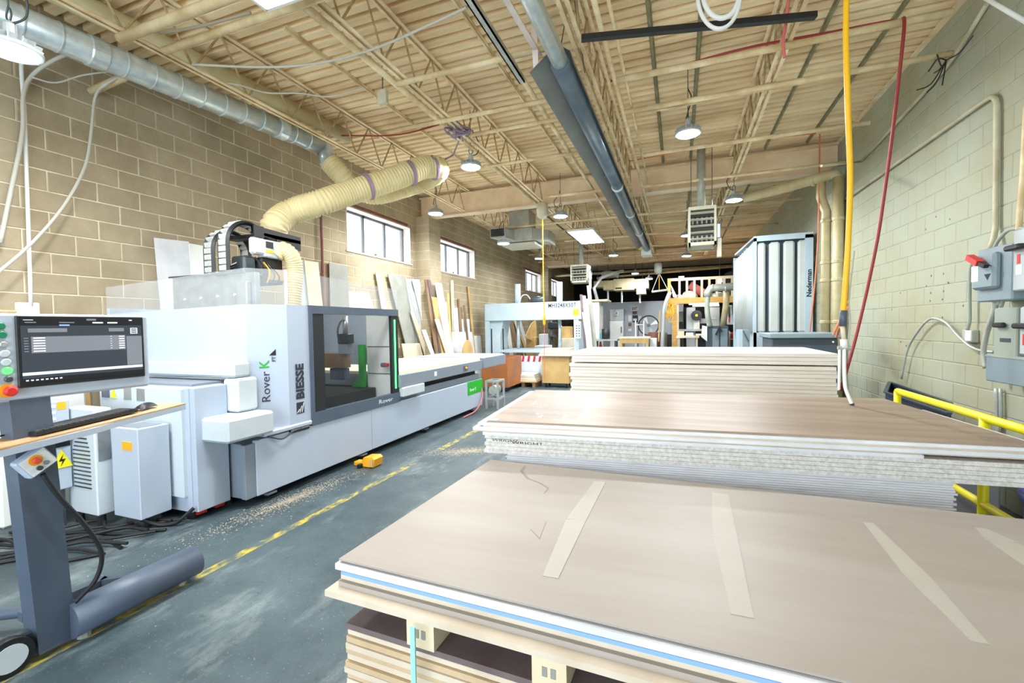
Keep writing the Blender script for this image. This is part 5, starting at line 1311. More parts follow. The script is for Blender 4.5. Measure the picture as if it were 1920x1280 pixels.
# boards leaning at the right side of the press
B3 = 'boards leaning at the right of the press'
def board_y(TL, TR, BL, BR, Y, m, label, dep=0.5):
    tl, tr, bl, br = aY(*TL, Y+0.25), aY(*TR, Y+0.25), aY(*BL, Y), aY(*BR, Y)
    def ext(a, b): return a+(b-a)*(a.z/(a.z-b.z))
    p = [tl, tr, ext(tr, br), ext(tl, bl)]
    return tag(MB().prism(p, (0, 0.02, 0)).build('leaning_board', m), label, 'board', B3)
board_y((1087,552),(1092,552),(1094,640),(1099,640),11.4,'mdf_brown','brown board leaning at the right press column')
board_y((1092,554),(1098,554),(1099,642),(1105,642),11.2,'beige_board','beige board leaning right of the press')
board_y((1098,560),(1102,560),(1105,642),(1110,642),11.3,'white_board','slim white board leaning right of the press')
board_y((1091,585),(1096,585),(1100,643),(1106,643),11.0,'grey_panel','short pale board in front of the leaning beige one')
board_y((1100,535),(1107,535),(1109,640),(1118,640),11.6,'grey_board','tallest grey plank leaning right of the press')

# ------------------------------------------------------------------ cold press
ps = thing('cold_press', (-3.9, 12.1, 0), 'pale blue steel press with twin cylinders on its top beam', 'press')
PY = 12.1; x0, x1 = -5.38, -2.49
MB().box((x0, PY, 1.78), (x1, PY+0.9, 2.28), 0.01).build('top_beam', 'pale_blue_steel', ps)
for a, c in ((x0, x0+0.55), (x1-0.22, x1)):
    col = MB().box((a, PY+0.02, 0), (a+0.14, PY+0.85, 1.78)).build('column', 'pale_blue_steel', ps)
    if c-a > 0.4:
        MB().prism([(a+0.14, PY+0.1, 1.78), (c, PY+0.1, 1.78), (a+0.45, PY+0.1, 1.3), (a+0.45, PY+0.1, 0), (a+0.14, PY+0.1, 0)], (0, 0.6, 0)).build('gusset', 'pale_blue_steel', col)
        for xx in (a+0.16, c-0.02): MB().box((xx, PY+0.08, 0.3), (xx+0.03, PY+0.1, 1.55)).build('slot', 'black_plastic', col)
for xx in (-4.47, -3.2):
    cy = MB().cyl((xx, PY+0.4, 2.28), (xx, PY+0.4, 2.86), 0.085, 18).build('cylinder', 'pale_blue_steel', ps, True)
    MB().cyl((xx, PY+0.4, 0.95), (xx, PY+0.4, 1.78), 0.05, 14).build('ram', 'galv', cy, True)
mt = MB().cyl((-4.0, PY+0.3, 2.38), (-3.62, PY+0.3, 2.38), 0.09, 14).build('hydraulic_motor', 'steel_dark', ps, True)
MB().tube(curve_pts([(-4.4, PY+0.3, 2.3), (-4.3, PY+0.3, 2.5), (-4.15, PY+0.3, 2.52), (-4.05, PY+0.3, 2.4)], 5), 0.015, 6).build('hydraulic_hose', 'white_cable', mt)
MB().box((x0+0.5, PY-0.05, 0.86), (x1-0.2, PY+1.2, 0.93)).build('platen', 'pale_blue_steel', ps)
MB().box((x0+0.3, PY-0.02, 0.1), (x1-0.1, PY+0.9, 0.5)).build('base', 'pale_blue_steel', ps)
cp = MB().box((x1-0.16, PY-0.08, 1.25), (x1-0.01, PY, 1.72), 0.008).build('control_box', 'grey_panel', ps)
for i in range(5):
    for j in range(2): MB().cyl((x1-0.12+0.07*j, PY-0.09, 1.32+0.07*i), (x1-0.12+0.07*j, PY-0.08, 1.32+0.07*i), 0.018, 8).build('button', 'steel_dark', cp)
text('MH3248X50T', 0.165, (-3.43, PY-0.003, 2.12), (1, 0, 0), (0, 0, 1), 'black_ink', ps, depth=0.002, bold=0.002, spacing=1.12, width=0.80)
MB().box((-2.72, PY-0.004, 1.88), (-2.56, PY, 2.06)).build('yellow_plate', 'yellow_paint', ps)
MB().box((-3.0, PY-0.004, 1.88), (-2.75, PY, 2.02)).build('data_plate', 'grey_panel', ps)
rs = thing('barrier_panel', (-3.94, 11.75, 0), 'white panel with red diagonal stripes in front of the press', 'barrier')
a, c = aY(976, 667, 11.75), aY(1018, 678, 11.75)
MB().box((a.x, 11.75, 0.0), (c.x, 11.78, a.z)).build('panel', 'grey_panel', rs)
for k in range(4):
    w = (c.x-a.x)/4; xx = a.x+w*k
    MB().prism([(xx+0.03, 11.748, c.z), (xx+w*0.6, 11.748, c.z), (xx+w*0.75, 11.748, a.z), (xx+w*0.2+0.03, 11.748, a.z)], (0, -0.003, 0)).build('red_stripe', 'red_tape', rs) if mat('red_tape', S(178,40,60), 0.5) else None
for k in range(4):
    tag(MB().box((-4.22+0.02*k, 11.1+0.01*k, 0.16+0.045*k), (-3.5-0.02*k, 11.7, 0.20+0.045*k)).build('offcut_panel', 'white_board' if k % 2 else 'beige_board'), 'pale offcut panel %s on the low pallet before the striped barrier' % ['lowest', 'second from below', 'third from below', 'uppermost'][k], 'board', 'panels on the low pallet')
pl = thing('timber_pallet', (-3.9, 11.1, 0), 'small dark pallet in front of the striped barrier', 'pallet')
for xx in (-4.2, -3.9, -3.6): MB().box((xx, 11.1, 0), (xx+0.08, 11.68, 0.13)).build('runner', 'dark_wood', pl)
MB().box((-4.25, 11.08, 0.13), (-3.48, 11.7, 0.16)).build('deck_board', 'tan_wood', pl)
# wheeled crates
def crate(x0, x1, y0, y1, z0, z1, m, label, open_top=True):
    root = thing('wheeled_crate', ((x0+x1)/2, (y0+y1)/2, 0), label, 'crate', 'wheeled plywood crates'); t = 0.02
    MB().box((x0, y0, z0), (x1, y0+t, z1)).build('front_board', m, root); MB().box((x0, y1-t, z0), (x1, y1, z1)).build('back_board', m, root)
    MB().box((x0, y0+t, z0), (x0+t, y1-t, z1)).build('side_board', m, root); MB().box((x1-t, y0+t, z0), (x1, y1-t, z1)).build('side_board', m, root)
    MB().box((x0, y0, z0-0.02), (x1, y1, z0)).build('floor_board', m, root)
    for xx in (x0+0.08, x1-0.08):
        for yy in (y0+0.08, y1-0.08):
            w = MB().cyl((xx-0.015, yy, 0.045), (xx+0.015, yy, 0.045), 0.045, 14).build('castor', 'rubber', root, True)
            MB().box((xx-0.025, yy-0.02, 0.05), (xx+0.025, yy+0.02, z0-0.02)).build('fork', 'steel_dark', w)
mat('orange_ply', S(170,104,50), 0.5, col2=S(150,96,66), scale=2.5, lo=0.4, hi=0.6)
crate(-4.62, -3.93, 10.15, 11.2, 0.13, 0.84, 'orange_ply', 'orange-brown plywood crate on castors past the end of the machine')
crate(-3.36, -2.64, 11.2, 11.7, 0.14, 0.83, 'tan_wood', 'tan plywood crate on castors with boards laid on top')
for k in range(4):
    z = 0.832+0.045*k
    tag(MB().box((-3.42+0.03*k, 11.1, z), (-2.56-0.02*k, 11.85, z+0.042)).build('laid_board', 'beige_board' if k % 2 else 'white_board'), 'pale thick board on the tan crate, %s' % ['lowest', 'second from below', 'third from below', 'uppermost'][k], 'board', 'boards on the tan crate')
# pump stand at the end of the bed
sr = thing('pump_stand', (-3.42, 7.9, 0), 'small aluminium stand holding a pump at the end of the machine bed', 'stand')
for xx in (-3.54, -3.3):
    for yy in (7.98, 8.3): MB().box((xx-0.018, yy-0.018, 0), (xx+0.018, yy+0.018, 0.56)).build('post', 'steel_frame', sr)
for z in (0.2, 0.54):
    for yy in (7.98, 8.3): MB().box((-3.54, yy-0.015, z-0.018), (-3.3, yy+0.015, z+0.018)).build('rail', 'steel_frame', sr)
    for xx in (-3.54, -3.3): MB().box((xx-0.015, 7.98, z-0.018), (xx+0.015, 8.3, z+0.018)).build('rail', 'steel_frame', sr)
MB().cyl((-3.42, 8.02, 0.36), (-3.42, 8.26, 0.36), 0.09, 14).build('pump', 'galv_dull', sr, True)
# ------------------------------------------------------------------ far end of the shop
def pbox(x0, y0, x1, y1, Y, dep, b=0.0):
    p, q = aY(x0, y0, Y), aY(x1, y1, Y); return MB().box((p.x, Y, q.z), (q.x, Y+dep, p.z), b)
def on_floor(x0, y0, x1, Y, dep, b=0.0):
    p, q = aY(x0, y0, Y), aY(x1, y0, Y); return MB().box((p.x, Y, 0), (q.x, Y+dep, p.z), b)
# white dust booth with tall filter tubes
dc = thing('dust_collector', (2.0, 10.5, 0), 'tall white dust collector booth with vertical filter tubes near the right wall', 'dust collector')
X0, X1, DY, DZ = 1.47, 2.30, 10.5, 3.36
DX1 = 2.52
MB().box((X0, DY, 0), (X0+0.05, DY+0.07, DZ)).build('corner_post', 'collector_blue', dc)
MB().box((DX1-0.14, DY, 0), (DX1, DY+0.06, DZ)).build('corner_post', 'collector_blue', dc)
MB().box((X0, DY, DZ-0.07), (DX1, DY+0.06, DZ)).build('head_rail', 'collector_blue', dc)
MB().box((X0, DY, 0), (DX1, DY+0.06, 1.40)).build('sill_panel', 'collector_blue', dc)
MB().box((X0+0.05, DY+0.16, 1.4), (DX1-0.1, DY+0.2, DZ-0.05)).build('rear_panel', 'booth_dark', dc)
for u0, u1 in ((1421, 1436), (1443, 1463), (1470, 1491), (1497, 1517)):
    p, q = aY(u0, 500, DY), aY(u1, 500, DY); r = (q.x-p.x)/2
    MB().box((p.x, DY+0.02, 1.4), (q.x, DY+0.14, DZ-0.1), 0.035).build('filter_tube', 'collector_white', dc)
MB().box((X0, DY+0.07, 0), (X0+0.03, 13.0, 3.3)).build('side_wall', 'collector_blue', dc)
for k in range(7):
    y = DY+0.3+0.33*k; MB().lathe((X0+0.01, y, 1.4), [(0.13, 0), (0.13, 1.8)], 14).build('side_tube', 'collector_white', dc, True)
MB().box((X0-0.12, 13.0, 0), (X0, 13.1, 3.3)).build('rear_post', 'collector_blue', dc)
MB().prism([(X0, DY, DZ), (DX1, DY, DZ), (DX1, 13.0, DZ), (X0-0.1, 13.0, DZ)], (0, 0, 0.04)).build('roof_panel', 'collector_blue', dc)
p = aY(1529, 560, DY-0.01); text('Nederman', 0.12, (DX1-0.03, DY-0.004, aY(1529, 556, DY).z), (0, 0, 1), (-1, 0, 0), 'black_ink', dc, depth=0.002, bold=0.003, width=0.55)
tb = thing('transition_hood', (1.4, 9.9, 0), 'small blue-grey angled hood at the left foot of the dust collector', 'hood')
a = aY(1386, 618, 9.9); c = aY(1406, 640, 9.9)
MB().box((a.x, 9.9, 0), (a.x+0.06, 10.4, a.z)).build('side', 'collector_blue', tb); MB().prism([(a.x+0.06, 9.9, a.z), (c.x, 9.9, a.z), (c.x, 9.9, 0), (a.x+0.06, 9.9, 0)], (0, 0.5, 0)).build('front', 'panel_grey', tb)
MB().bar((a.x+0.07, 9.89, a.z-0.02), (c.x-0.02, 9.89, c.z), 0.01, 0.02).build('brace', 'booth_dark', tb)
db = thing('dark_machine', (1.7, 7.2, 0), 'dark teal machine top with a silvery lid behind the tall slab stack', 'machine')
MB().box((1.24, 7.2, 0), (2.02, 8.0, 1.38), 0.01).build('body', 'booth_dark', db); MB().box((1.20, 7.15, 1.38), (2.06, 8.05, 1.45), 0.01).build('lid', 'panel_grey', db)
MB().cyl((1.95, 7.14, 1.33), (1.95, 7.15, 1.33), 0.012, 8).build('knob', 'white_ink', db)
# hanging salmon hoses beside the collector
GH = 'salmon hoses beside the dust collector'
for k, (pts, lab) in enumerate([([(1537,250,8.9),(1535,400,8.9),(1532,480,8.9),(1522,590,8.9),(1516,640,8.9)], 'salmon air hose hanging in front of the dust collector'),
        ([(1590,565,8.0),(1580,590,6.4),(1575,600,6.2),(1562,628,6.2)], 'short salmon hose drooping behind the slab stack'), ([(1590,575,8.0),(1578,605,6.3),(1568,632,6.3)], 'second short salmon hose behind the slab stack')]):
    o = MB().tube(curve_pts([aY(x, y, Y) for x, y, Y in pts], 6), 0.012, 6).build('salmon_hose', 'orange_hose'); tag(o, lab, 'hose', GH)

# wooden mezzanine
MY = 16.0
mz = thing('mezzanine', (0.8, MY, 0), 'pine storage mezzanine with a slatted railing at the far right', 'mezzanine')
zb, zt = aY(1255, 570, MY).z, aY(1255, 559, MY).z
xl, xr = aY(1253, 560, MY).x, 2.55
MB().box((xl, MY, zb), (xr, MY+0.06, zt)).build('rim_beam', 'pine', mz); MB().box((xl, MY, zb), (xl+0.06, MY+4, zt)).build('rim_beam', 'pine', mz)
MB().box((xl, MY+0.02, zt-0.05), (xr, MY+4, zt)).build('platform', 'pine', mz)
zr = aY(1255, 522, MY).z
MB().box((xl, MY, zr-0.09), (xr, MY+0.05, zr)).build('top_rail', 'pale_wood', mz)
bm = MB().box((-0.035, 0, zt), (0.035, 0.05, zr-0.09)); me = None
for u in (1274, 1288, 1302, 1316, 1330, 1344, 1358, 1373):
    x = aY(u, 540, MY).x
    if me is None: o = bm.build('baluster', 'pale_wood', mz); me = o.data
    else: o = link('baluster', me, mz)
    o.location = (x, MY, 0)
MB().box((xl-0.02, MY-0.03, zb-0.1), (xl+0.08, MY+0.06, zr)).build('end_post', 'pine', mz)
px_ = aY(1265, 600, MY).x; MB().box((px_-0.08, MY, 0), (px_+0.06, MY+0.12, zb)).build('support_post', 'pine', mz)
MB().box((px_+0.07, MY+0.02, 0), (px_+0.13, MY+0.1, zb)).build('support_post', 'pale_wood', mz)
GM = 'things stored on the mezzanine'
p = aY(1293, 534, MY+1.2); q = aY(1320, 550, MY+1.2)
tag(MB().cyl(p, q, 0.14, 18).build('pink_roll', 'pink_roll', None, True), 'pink roll of sheeting behind the mezzanine railing', 'roll', GM) if mat('pink_roll', S(206,120,120), 0.6) else None
def heap(c, r, sq, m, label, nm):
    b = MB(); n, k = 14, 7
    for i in range(k+1):
        t = math.pi/2*i/k
        for j in range(n):
            a = 2*math.pi*j/n; rr = r*math.cos(t)*(1+0.12*math.sin(3*a+i)); b.v.append(c+V((rr*math.cos(a), rr*math.sin(a)*0.8, 0.006+r*sq*math.sin(t))))
    for i in range(k):
        for j in range(n): b.f.append((i*n+j, i*n+(j+1) % n, (i+1)*n+(j+1) % n, (i+1)*n+j))
    tag(b.build(nm, m, None, True), label, 'bag', GM)
heap(V((aY(1292, 555, MY+0.6).x, MY+0.45, zt)), 0.26, 1.0, 'beige_board', 'pale stuffed bag behind the mezzanine railing', 'stuffed_bag')
heap(V((aY(1273, 557, MY+0.5).x, MY+0.4, zt)), 0.17, 0.8, 'white_board', 'white heap of wrapping left on the mezzanine', 'wrapping_heap')
heap(V((aY(1348, 557, MY+0.7).x, MY+0.7, zt)), 0.36, 0.5, 'grey_panel', 'grey bundle right on the mezzanine', 'grey_bundle')
tag(MB().prism([aY(1257, 531, MY+0.15), aY(1270, 557, MY+0.15), aY(1262, 557, MY+0.15)], (0, 0.03, 0)).build('white_triangle', 'white_board'), 'white triangular offcut at the left end of the mezzanine', 'board')
tag(MB().lathe(aY(1371, 525, MY+1.2), [(0.26, 0), (0.3, 0.04), (0.3, 0.14), (0.26, 0.18)], 22, (0, -1, 0)).build('tyre_shape', 'rubber', None, True), 'dark round wheel standing above the mezzanine railing', 'wheel', GM)
tag(MB().box(aY(1272, 523, MY+0.3)-V((0, 0, 0.05)), aY(1283, 517, MY+0.3)+V((0, 0.2, 0))).build('carton', 'beige_board'), 'small pale carton on top of the mezzanine railing', 'box', GM)
# light under the mezzanine
fl = thing('tube_light', (1.0, MY+0.4, zb-0.12), 'pair of glowing tube lights under the mezzanine', 'light')
for k, (u0, v0, u1, v1) in enumerate(((1292, 570, 1347, 568), (1299, 573, 1348, 572))):
    MB().cyl(aY(u0, v0, MY+0.4), aY(u1, v1, MY+0.4), 0.025, 8).build('tube', 'tube_glow', fl)
MB().bar(aY(1290, 567, MY+0.45), aY(1350, 566, MY+0.45), 0.12, 0.04).build('batten', 'white_board', fl)
# dark wall below the mezzanine
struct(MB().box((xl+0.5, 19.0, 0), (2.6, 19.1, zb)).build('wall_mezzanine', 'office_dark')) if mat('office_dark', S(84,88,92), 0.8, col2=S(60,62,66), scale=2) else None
# band saw / wide machine under the mezzanine
bsw = thing('bandsaw', (0.4, 17.2, 0), 'grey band saw with a black wheel and yellow hub under the mezzanine', 'saw')
on_floor(1287, 576, 1304, 17.2, 0.5, 0.02).build('frame', 'grey_panel', bsw); pbox(1300, 600, 1312, 620, 17.1, 0.4, 0.01).build('guard', 'white_board', bsw)
c = aY(1306, 591, 17.0); MB().cyl(c, c+V((0, 0.1, 0)), 0.18, 24).build('wheel', 'black_plastic', bsw, True); MB().cyl(c-V((0, 0.01, 0)), c, 0.045, 12).build('hub', 'yellow_paint', bsw)
MB().box((aY(1318,620,17.0).x-0.9, 16.95, 1.35), (aY(1318,620,17.0).x, 17.5, 1.42)).build('saw_table', 'steel_frame', bsw)
pm = thing('planer', (1.0, 17.6, 0), 'large grey cabinet machine right of the band saw under the mezzanine', 'machine')
on_floor(1330, 575, 1350, 17.6, 0.8, 0.02).build('body', 'steel_frame', pm); pbox(1313, 597, 1330, 606, 17.5, 0.4).build('arm', 'grey_panel', pm); pbox(1334, 596, 1344, 598, 17.58, 0.02).build('plate', 'white_ink', pm)
wt = thing('work_table', (0.4, 15.1, 0), 'pale work table in front of the band saw', 'table')
a, c = aY(1268, 630, 15.1), aY(1311, 632, 15.1)
MB().box((a.x, 15.1, a.z-0.06), (c.x, 15.8, a.z)).build('top', 'beige_board', wt)
for xx in (a.x+0.05, c.x-0.1):
    for yy in (15.15, 15.7): MB().box((xx, yy, 0), (xx+0.06, yy+0.06, a.z-0.06)).build('leg', 'pale_wood', wt)
for k, (u0, u1, v, lab) in enumerate(((1271, 1283, 621, 'pale box left on the work table'), (1286, 1300, 624, 'white flat carton in the middle of the work table'), (1305, 1320, 626, 'pale offcut right on the work table'))):
    p, q = aY(u0, v, 15.3), aY(u1, v, 15.3); tag(MB().box((p.x, 15.3, a.z), (q.x, 15.6, p.z), 0.01).build('carton', 'white_board' if k == 1 else 'beige_board'), lab, 'box', 'boxes on the work table')
bm_ = thing('blue_machine', (1.1, 14.4, 0), 'slate-blue cabinet machine with a black crank handle before the mezzanine', 'machine')
on_floor(1326, 611, 1366, 14.4, 0.8, 0.01).build('body', 'booth_dark', bm_)
p, q = aY(1336, 616, 14.39), aY(1348, 640, 14.39); MB().box((p.x, 14.38, 0.5), (q.x, 14.4, p.z)).build('panel', 'panel_grey', bm_)
p, q = aY(1351, 616, 14.39), aY(1364, 640, 14.39); MB().box((p.x, 14.38, 0.5), (q.x, 14.4, p.z)).build('panel', 'panel_grey', bm_)
MB().bar(aY(1350, 612, 14.3), aY(1342, 628, 14.3), 0.06, 0.05).build('handle', 'black_plastic', bm_); MB().bar(aY(1349, 615, 14.3), aY(1354, 622, 14.3), 0.03, 0.04).build('grip', 'black_plastic', bm_)
MB().prism([aY(1316, 632, 14.3), aY(1318, 610, 14.3), aY(1326, 612, 14.3), aY(1326, 640, 14.3)], (0, 0.5, 0)).build('side_tray', 'white_board', bm_)
gd = thing('grey_ductwork', (1.2, 14.3, 2.9), 'pale grey ducts running from the dust collector down to the blue machine', 'duct')
MB().tube([aY(1392, 536, 14.3), aY(1345, 539, 14.3), aY(1332, 541, 14.3), aY(1327, 549, 14.3), aY(1327, 556, 14.3)], 0.11, 16).build('main_duct', 'grey_duct', gd, True)
MB().tube(curve_pts([aY(1327, 552, 14.3), aY(1326, 575, 14.3), aY(1327, 592, 14.3), aY(1331, 611, 14.4)], 5), 0.075, 14).build('drop_duct', 'grey_duct', gd, True)
MB().tube([aY(1363, 543, 14.5), aY(1361, 575, 14.5), aY(1355, 612, 14.6)], 0.085, 14).build('drop_duct', 'beige_duct', gd, True)
for u in (1336, 1360): MB().tube_prof(aY(u, 540, 14.3), V((1, 0, 0.02)).normalized(), [(0.112, -0.02), (0.12, 0), (0.112, 0.02)], 16).build('band', 'grey_duct', gd)
# tool panel right of it
tp = thing('tool_panel', (1.8, 17.0, 1.5), 'pale pegboard with hanging tools between the mezzanine and dust collector', 'tool panel')
pbox(1363, 572, 1384, 608, 17.0, 0.03).build('board', 'grey_panel', tp)
for k, (u, v0, v1, m) in enumerate(((1366, 575, 595, 'steel_dark'), (1370, 572, 588, 'white_board'), (1374, 578, 604, 'grey_board'), (1366, 590, 604, 'red_plastic'), (1379, 570, 600, 'black_plastic'), (1382, 580, 606, 'steel_frame'))):
    pbox(u, v0, u+2, v1, 16.96, 0.03).build('tool', m, tp)
for k, (u, v, m, lab) in enumerate(((1372, 622, 'red_plastic', 'red can on the shelf right of the blue machine'), (1378, 618, 'yellow_paint', 'yellow bottle on the shelf right of the blue machine'), (1367, 620, 'white_board', 'white tub on the shelf right of the blue machine'))):
    p = aY(u, v, 15.2); b_ = aY(u, 634, 15.2)
    tag(MB().lathe((p.x, 15.2, b_.z), [(0.05, 0), (0.05, p.z-b_.z-0.05), (0.02, p.z-b_.z-0.03), (0.02, p.z-b_.z)], 12).build('container', m, None, True), lab, 'container', 'containers beside the blue machine')
shz = aY(1372, 634, 15.2).z
sv = thing('side_shelf', (aY(1374, 634, 15.2).x, 15.2, 0), 'low pale shelf right of the blue machine', 'shelf')
MB().box((aY(1365, 634, 15.1).x, 15.05, shz-0.04), (aY(1384, 634, 15.1).x, 15.5, shz)).build('top', 'pale_wood', sv)
for u in (1366, 1382): MB().box((aY(u, 634, 15.1).x, 15.1, 0), (aY(u, 634, 15.1).x+0.05, 15.16, shz-0.04)).build('leg', 'pale_wood', sv)

# centre background: cabinets, exit sign, fan
wc = thing('tall_white_cabinet', (-2.7, 16, 0), 'tall white dust filter cabinet right of the leaning planks', 'cabinet')
on_floor(1106, 566, 1123, 16.0, 0.9, 0.02).build('body', 'white_board', wc); p = aY(1106, 566, 16); q = aY(1131, 566, 16)
MB().box((p.x-0.08, 15.95, p.z), (p.x+0.62, 17.0, p.z+0.08), 0.02).build('cap', 'beige_board', wc)
MB().tube([(p.x+0.2, 16.4, p.z+0.08), aY(1114, 540, 16.4), aY(1127, 521, 16.6), aY(1150, 512, 17.2), aY(1168, 508, 17.6)], 0.06, 12).build('bent_pipe', 'galv', wc, True)
gc = thing('grey_cabinet', (-2.9, 19.5, 0), 'grey wall cabinet with a round clock above a white refrigerator', 'cabinet')
pbox(1144, 580, 1169, 601, 20.6, 0.5).build('body', 'panel_grey_light', gc) if mat('panel_grey_light', S(176,182,186), 0.5) else None
c = aY(1156, 587, 20.58); MB().cyl(c-V((0, 0.03, 0)), c, 0.10, 20).build('clock_face', 'white_board', gc); MB().cyl(c-V((0, 0.035, 0)), c-V((0, 0.03, 0)), 0.06, 16).build('clock_mark', 'grey_board', gc)
fr_ = thing('refrigerator', (-2.9, 20.3, 0), 'white refrigerator below the grey wall cabinet', 'refrigerator')
on_floor(1143, 602, 1168, 20.3, 0.7, 0.02).build('body', 'white_board', fr_); pbox(1164, 612, 1166, 624, 20.27, 0.03).build('handle', 'steel_dark', fr_)
ex = thing('exit_sign', aY(1190, 578, 21.1), 'white EXIT sign on the grey partition wall', 'sign')
a, c = aY(1183.5, 574.5, 21.1), aY(1196.5, 582, 21.1)
MB().box((a.x, 21.1, c.z), (c.x, 21.18, a.z)).build('box', 'white_board', ex)
text('EXIT', (a.z-c.z)*0.95, (a.x+0.03, 21.098, c.z+0.035), (1, 0, 0), (0, 0, 1), 'black_ink', ex, depth=0.003, bold=0.006, width=(c.x-a.x)*0.82)
el = thing('emergency_light', aY(1190, 586, 21.1), 'dark red twin emergency lamp under the exit sign', 'lamp')
pbox(1186, 584, 1194, 588, 21.1, 0.08).build('box', 'red_lintel', el); pbox(1187, 583.5, 1189, 586, 21.02, 0.06).build('lamp', 'black_plastic', el); pbox(1191, 583.5, 1193, 586, 21.02, 0.06).build('lamp', 'black_plastic', el)
GP = 'papers and posters on the office partition'
for k, (u0, v0, u1, v1, m, lab) in enumerate(((1178, 591, 1184, 602, 'white_ink', 'white notice left of the dark doorway poster'), (1178, 605, 1184, 611, 'dark_wood', 'brown notice below the white one'), (1178, 616, 1184, 621, 'white_ink', 'small white notice low on the partition'), (1186, 591, 1196, 604, 'dark_core', 'dark poster below the exit sign'), (1187, 597, 1194, 601, 'white_ink', 'white print on the dark poster'), (1197, 592, 1202, 604, 'white_ink', 'white sheet right of the dark poster'))):
    tag(pbox(u0, v0, u1, v1, 21.17-0.01*(k == 4), 0.02).build('notice', m), lab, 'notice', GP)
fan = thing('drum_fan', (-0.9, 17.0, 0), 'large round caged floor fan before the grey partition', 'fan')
c = aY(1216, 610, 17.0)
for r in (0.36, 0.345): MB().tube([c+V((r*math.cos(t), 0, r*math.sin(t))) for t in [2*math.pi*k/28 for k in range(29)]], 0.016 if r > 0.3 else 0.006, 6).build('cage_ring', 'black_plastic', fan)
for k in range(4):
    a = math.pi/2*k+0.4; MB().prism([c+V((0.05*math.cos(a), 0.03, 0.05*math.sin(a))), c+V((0.33*math.cos(a-0.2), 0.03, 0.33*math.sin(a-0.2))), c+V((0.33*math.cos(a+0.25), 0.05, 0.33*math.sin(a+0.25)))], (0, 0.01, 0)).build('blade', 'steel_frame', fan)
MB().cyl(c-V((0, 0.02, 0)), c+V((0, 0.15, 0)), 0.06, 12).build('motor', 'steel_dark', fan)
for s in (-1, 1): MB().bar(c+V((s*0.36, 0.05, 0)), V((c.x+s*0.4, 17.05, 0)), 0.04, 0.04).build('stand_leg', 'steel_dark', fan)
wb_ = thing('work_bench', (-1.4, 15.0, 0), 'wide low wooden workbench in front of the fan', 'bench')
a, c = aY(1160, 632, 15.0), aY(1218, 631, 15.0)
MB().box((a.x, 15.0, a.z-0.05), (c.x, 15.8, a.z)).build('top', 'beige_board', wb_); MB().box((a.x+0.02, 15.02, a.z-0.2), (c.x-0.02, 15.06, a.z-0.05)).build('apron', 'tan_wood', wb_)
for xx in (a.x+0.03, c.x-0.12):
    for yy in (15.03, 15.7): MB().box((xx, yy, 0), (xx+0.08, yy+0.08, a.z-0.05)).build('leg', 'tan_wood', wb_)
tag(on_floor(1218, 634, 1231, 15.4, 0.4, 0.02).build('white_bin', 'white_board'), 'white bin right of the low workbench', 'bin')
pt = thing('wrapped_post', (-0.6, 15.6, 0), 'grey wrapped post leaning beside the mezzanine', 'post')
MB().tube(curve_pts([V((aY(1240, 645, 15.6).x, 15.6, 0.0)), aY(1242, 645, 15.6), aY(1244, 600, 15.6), aY(1246, 575, 15.6), aY(1256, 548, 15.8)], 5), [0.07]*21, 10).build('post', 'steel_frame', pt, True)
yc = thing('yellow_cord_coil', aY(1255, 590, 15.9), 'tangle of yellow cord hanging on the mezzanine post', 'cord')
for k in range(7):
    c = aY(1254+random.uniform(-4, 5), 580+random.uniform(-4, 10), 15.85); r1 = random.uniform(0.08, 0.14); r2 = random.uniform(0.14, 0.28)
    MB().tube([c+V((r1*math.cos(t), 0.02*math.sin(3*t), r2*math.sin(t))) for t in [2*math.pi*i/16 for i in range(17)]], 0.014, 5).build('loop', 'yellow_hose', yc)
MB().tube([aY(1250, 585, 15.85), aY(1245, 620, 15.85)], 0.012, 5).build('tail', 'yellow_hose', yc)
tag(MB().bar(aY(1237, 582, 15.7), aY(1235, 640, 15.7), 0.05, 0.04).build('green_batten', 'tan_wood'), 'upright batten right of the round fan', 'batten')
# suspended tan ductwork and trapeze
td = thing('tan_ductwork', (-2.2, 19.8, 3.3), 'boxy tan ductwork hung above the office partition', 'duct')
for u0, v0, u1, v1, d in ((1150, 523, 1189, 543, 1.0), (1189, 523, 1216, 540, 0.9), (1193, 540, 1211, 551, 0.6), (1131, 526, 1150, 543, 0.9), (1113, 527, 1131, 538, 0.8)):
    pbox(u0, v0, u1, v1, 19.8, d, 0.01).build('section', 'beige_duct', td)
pbox(1154, 539, 1166, 541, 19.78, 0.02).build('slot', 'dark_core', td)
MB().tube(curve_pts([aY(1128, 515, 19.5), aY(1140, 512, 19.5), aY(1160, 516, 19.5)], 5), 0.12, 12).build('flex_duct', 'galv_dull', td, True)
for u in (1120, 1140, 1170, 1205): MB().cyl(aY(u, 530, 20.2), V((aY(u, 530, 20.2).x, 20.2, 4.74)), 0.01, 5).build('hanger_rod', 'steel_dark', td)
for u in (1140, 1166, 1200): MB().cyl(aY(u, 540, 20.0), aY(u, 568, 20.0), 0.04, 8).build('drop_pipe', 'grey_panel', td)
tr = thing('trapeze_hanger', aY(1236, 545, 16.5), 'white hanging trapeze bar on wires left of the mezzanine', 'hanger')
MB().cyl(aY(1222, 547, 16.5), aY(1252, 543, 16.5), 0.035, 8).build('bar', 'white_board', tr)
for q in ((1222, 547), (1236, 545), (1252, 543)): MB().cyl(aY(*q, 16.5), aY(1236, 512, 16.5), 0.012, 5).build('wire', 'yellow_hose' if q[0] == 1236 else 'white_cable', tr)
tag(MB().lathe(aY(1234, 506, 16.4)-V((0, 0, 0.15)), [(0.08, 0), (0.13, 0.1), (0.13, 0.35), (0.08, 0.4)], 12).build('hoist_body', 'panel_greygreen', None, True), 'grey-green hoist above the trapeze bar', 'hoist')
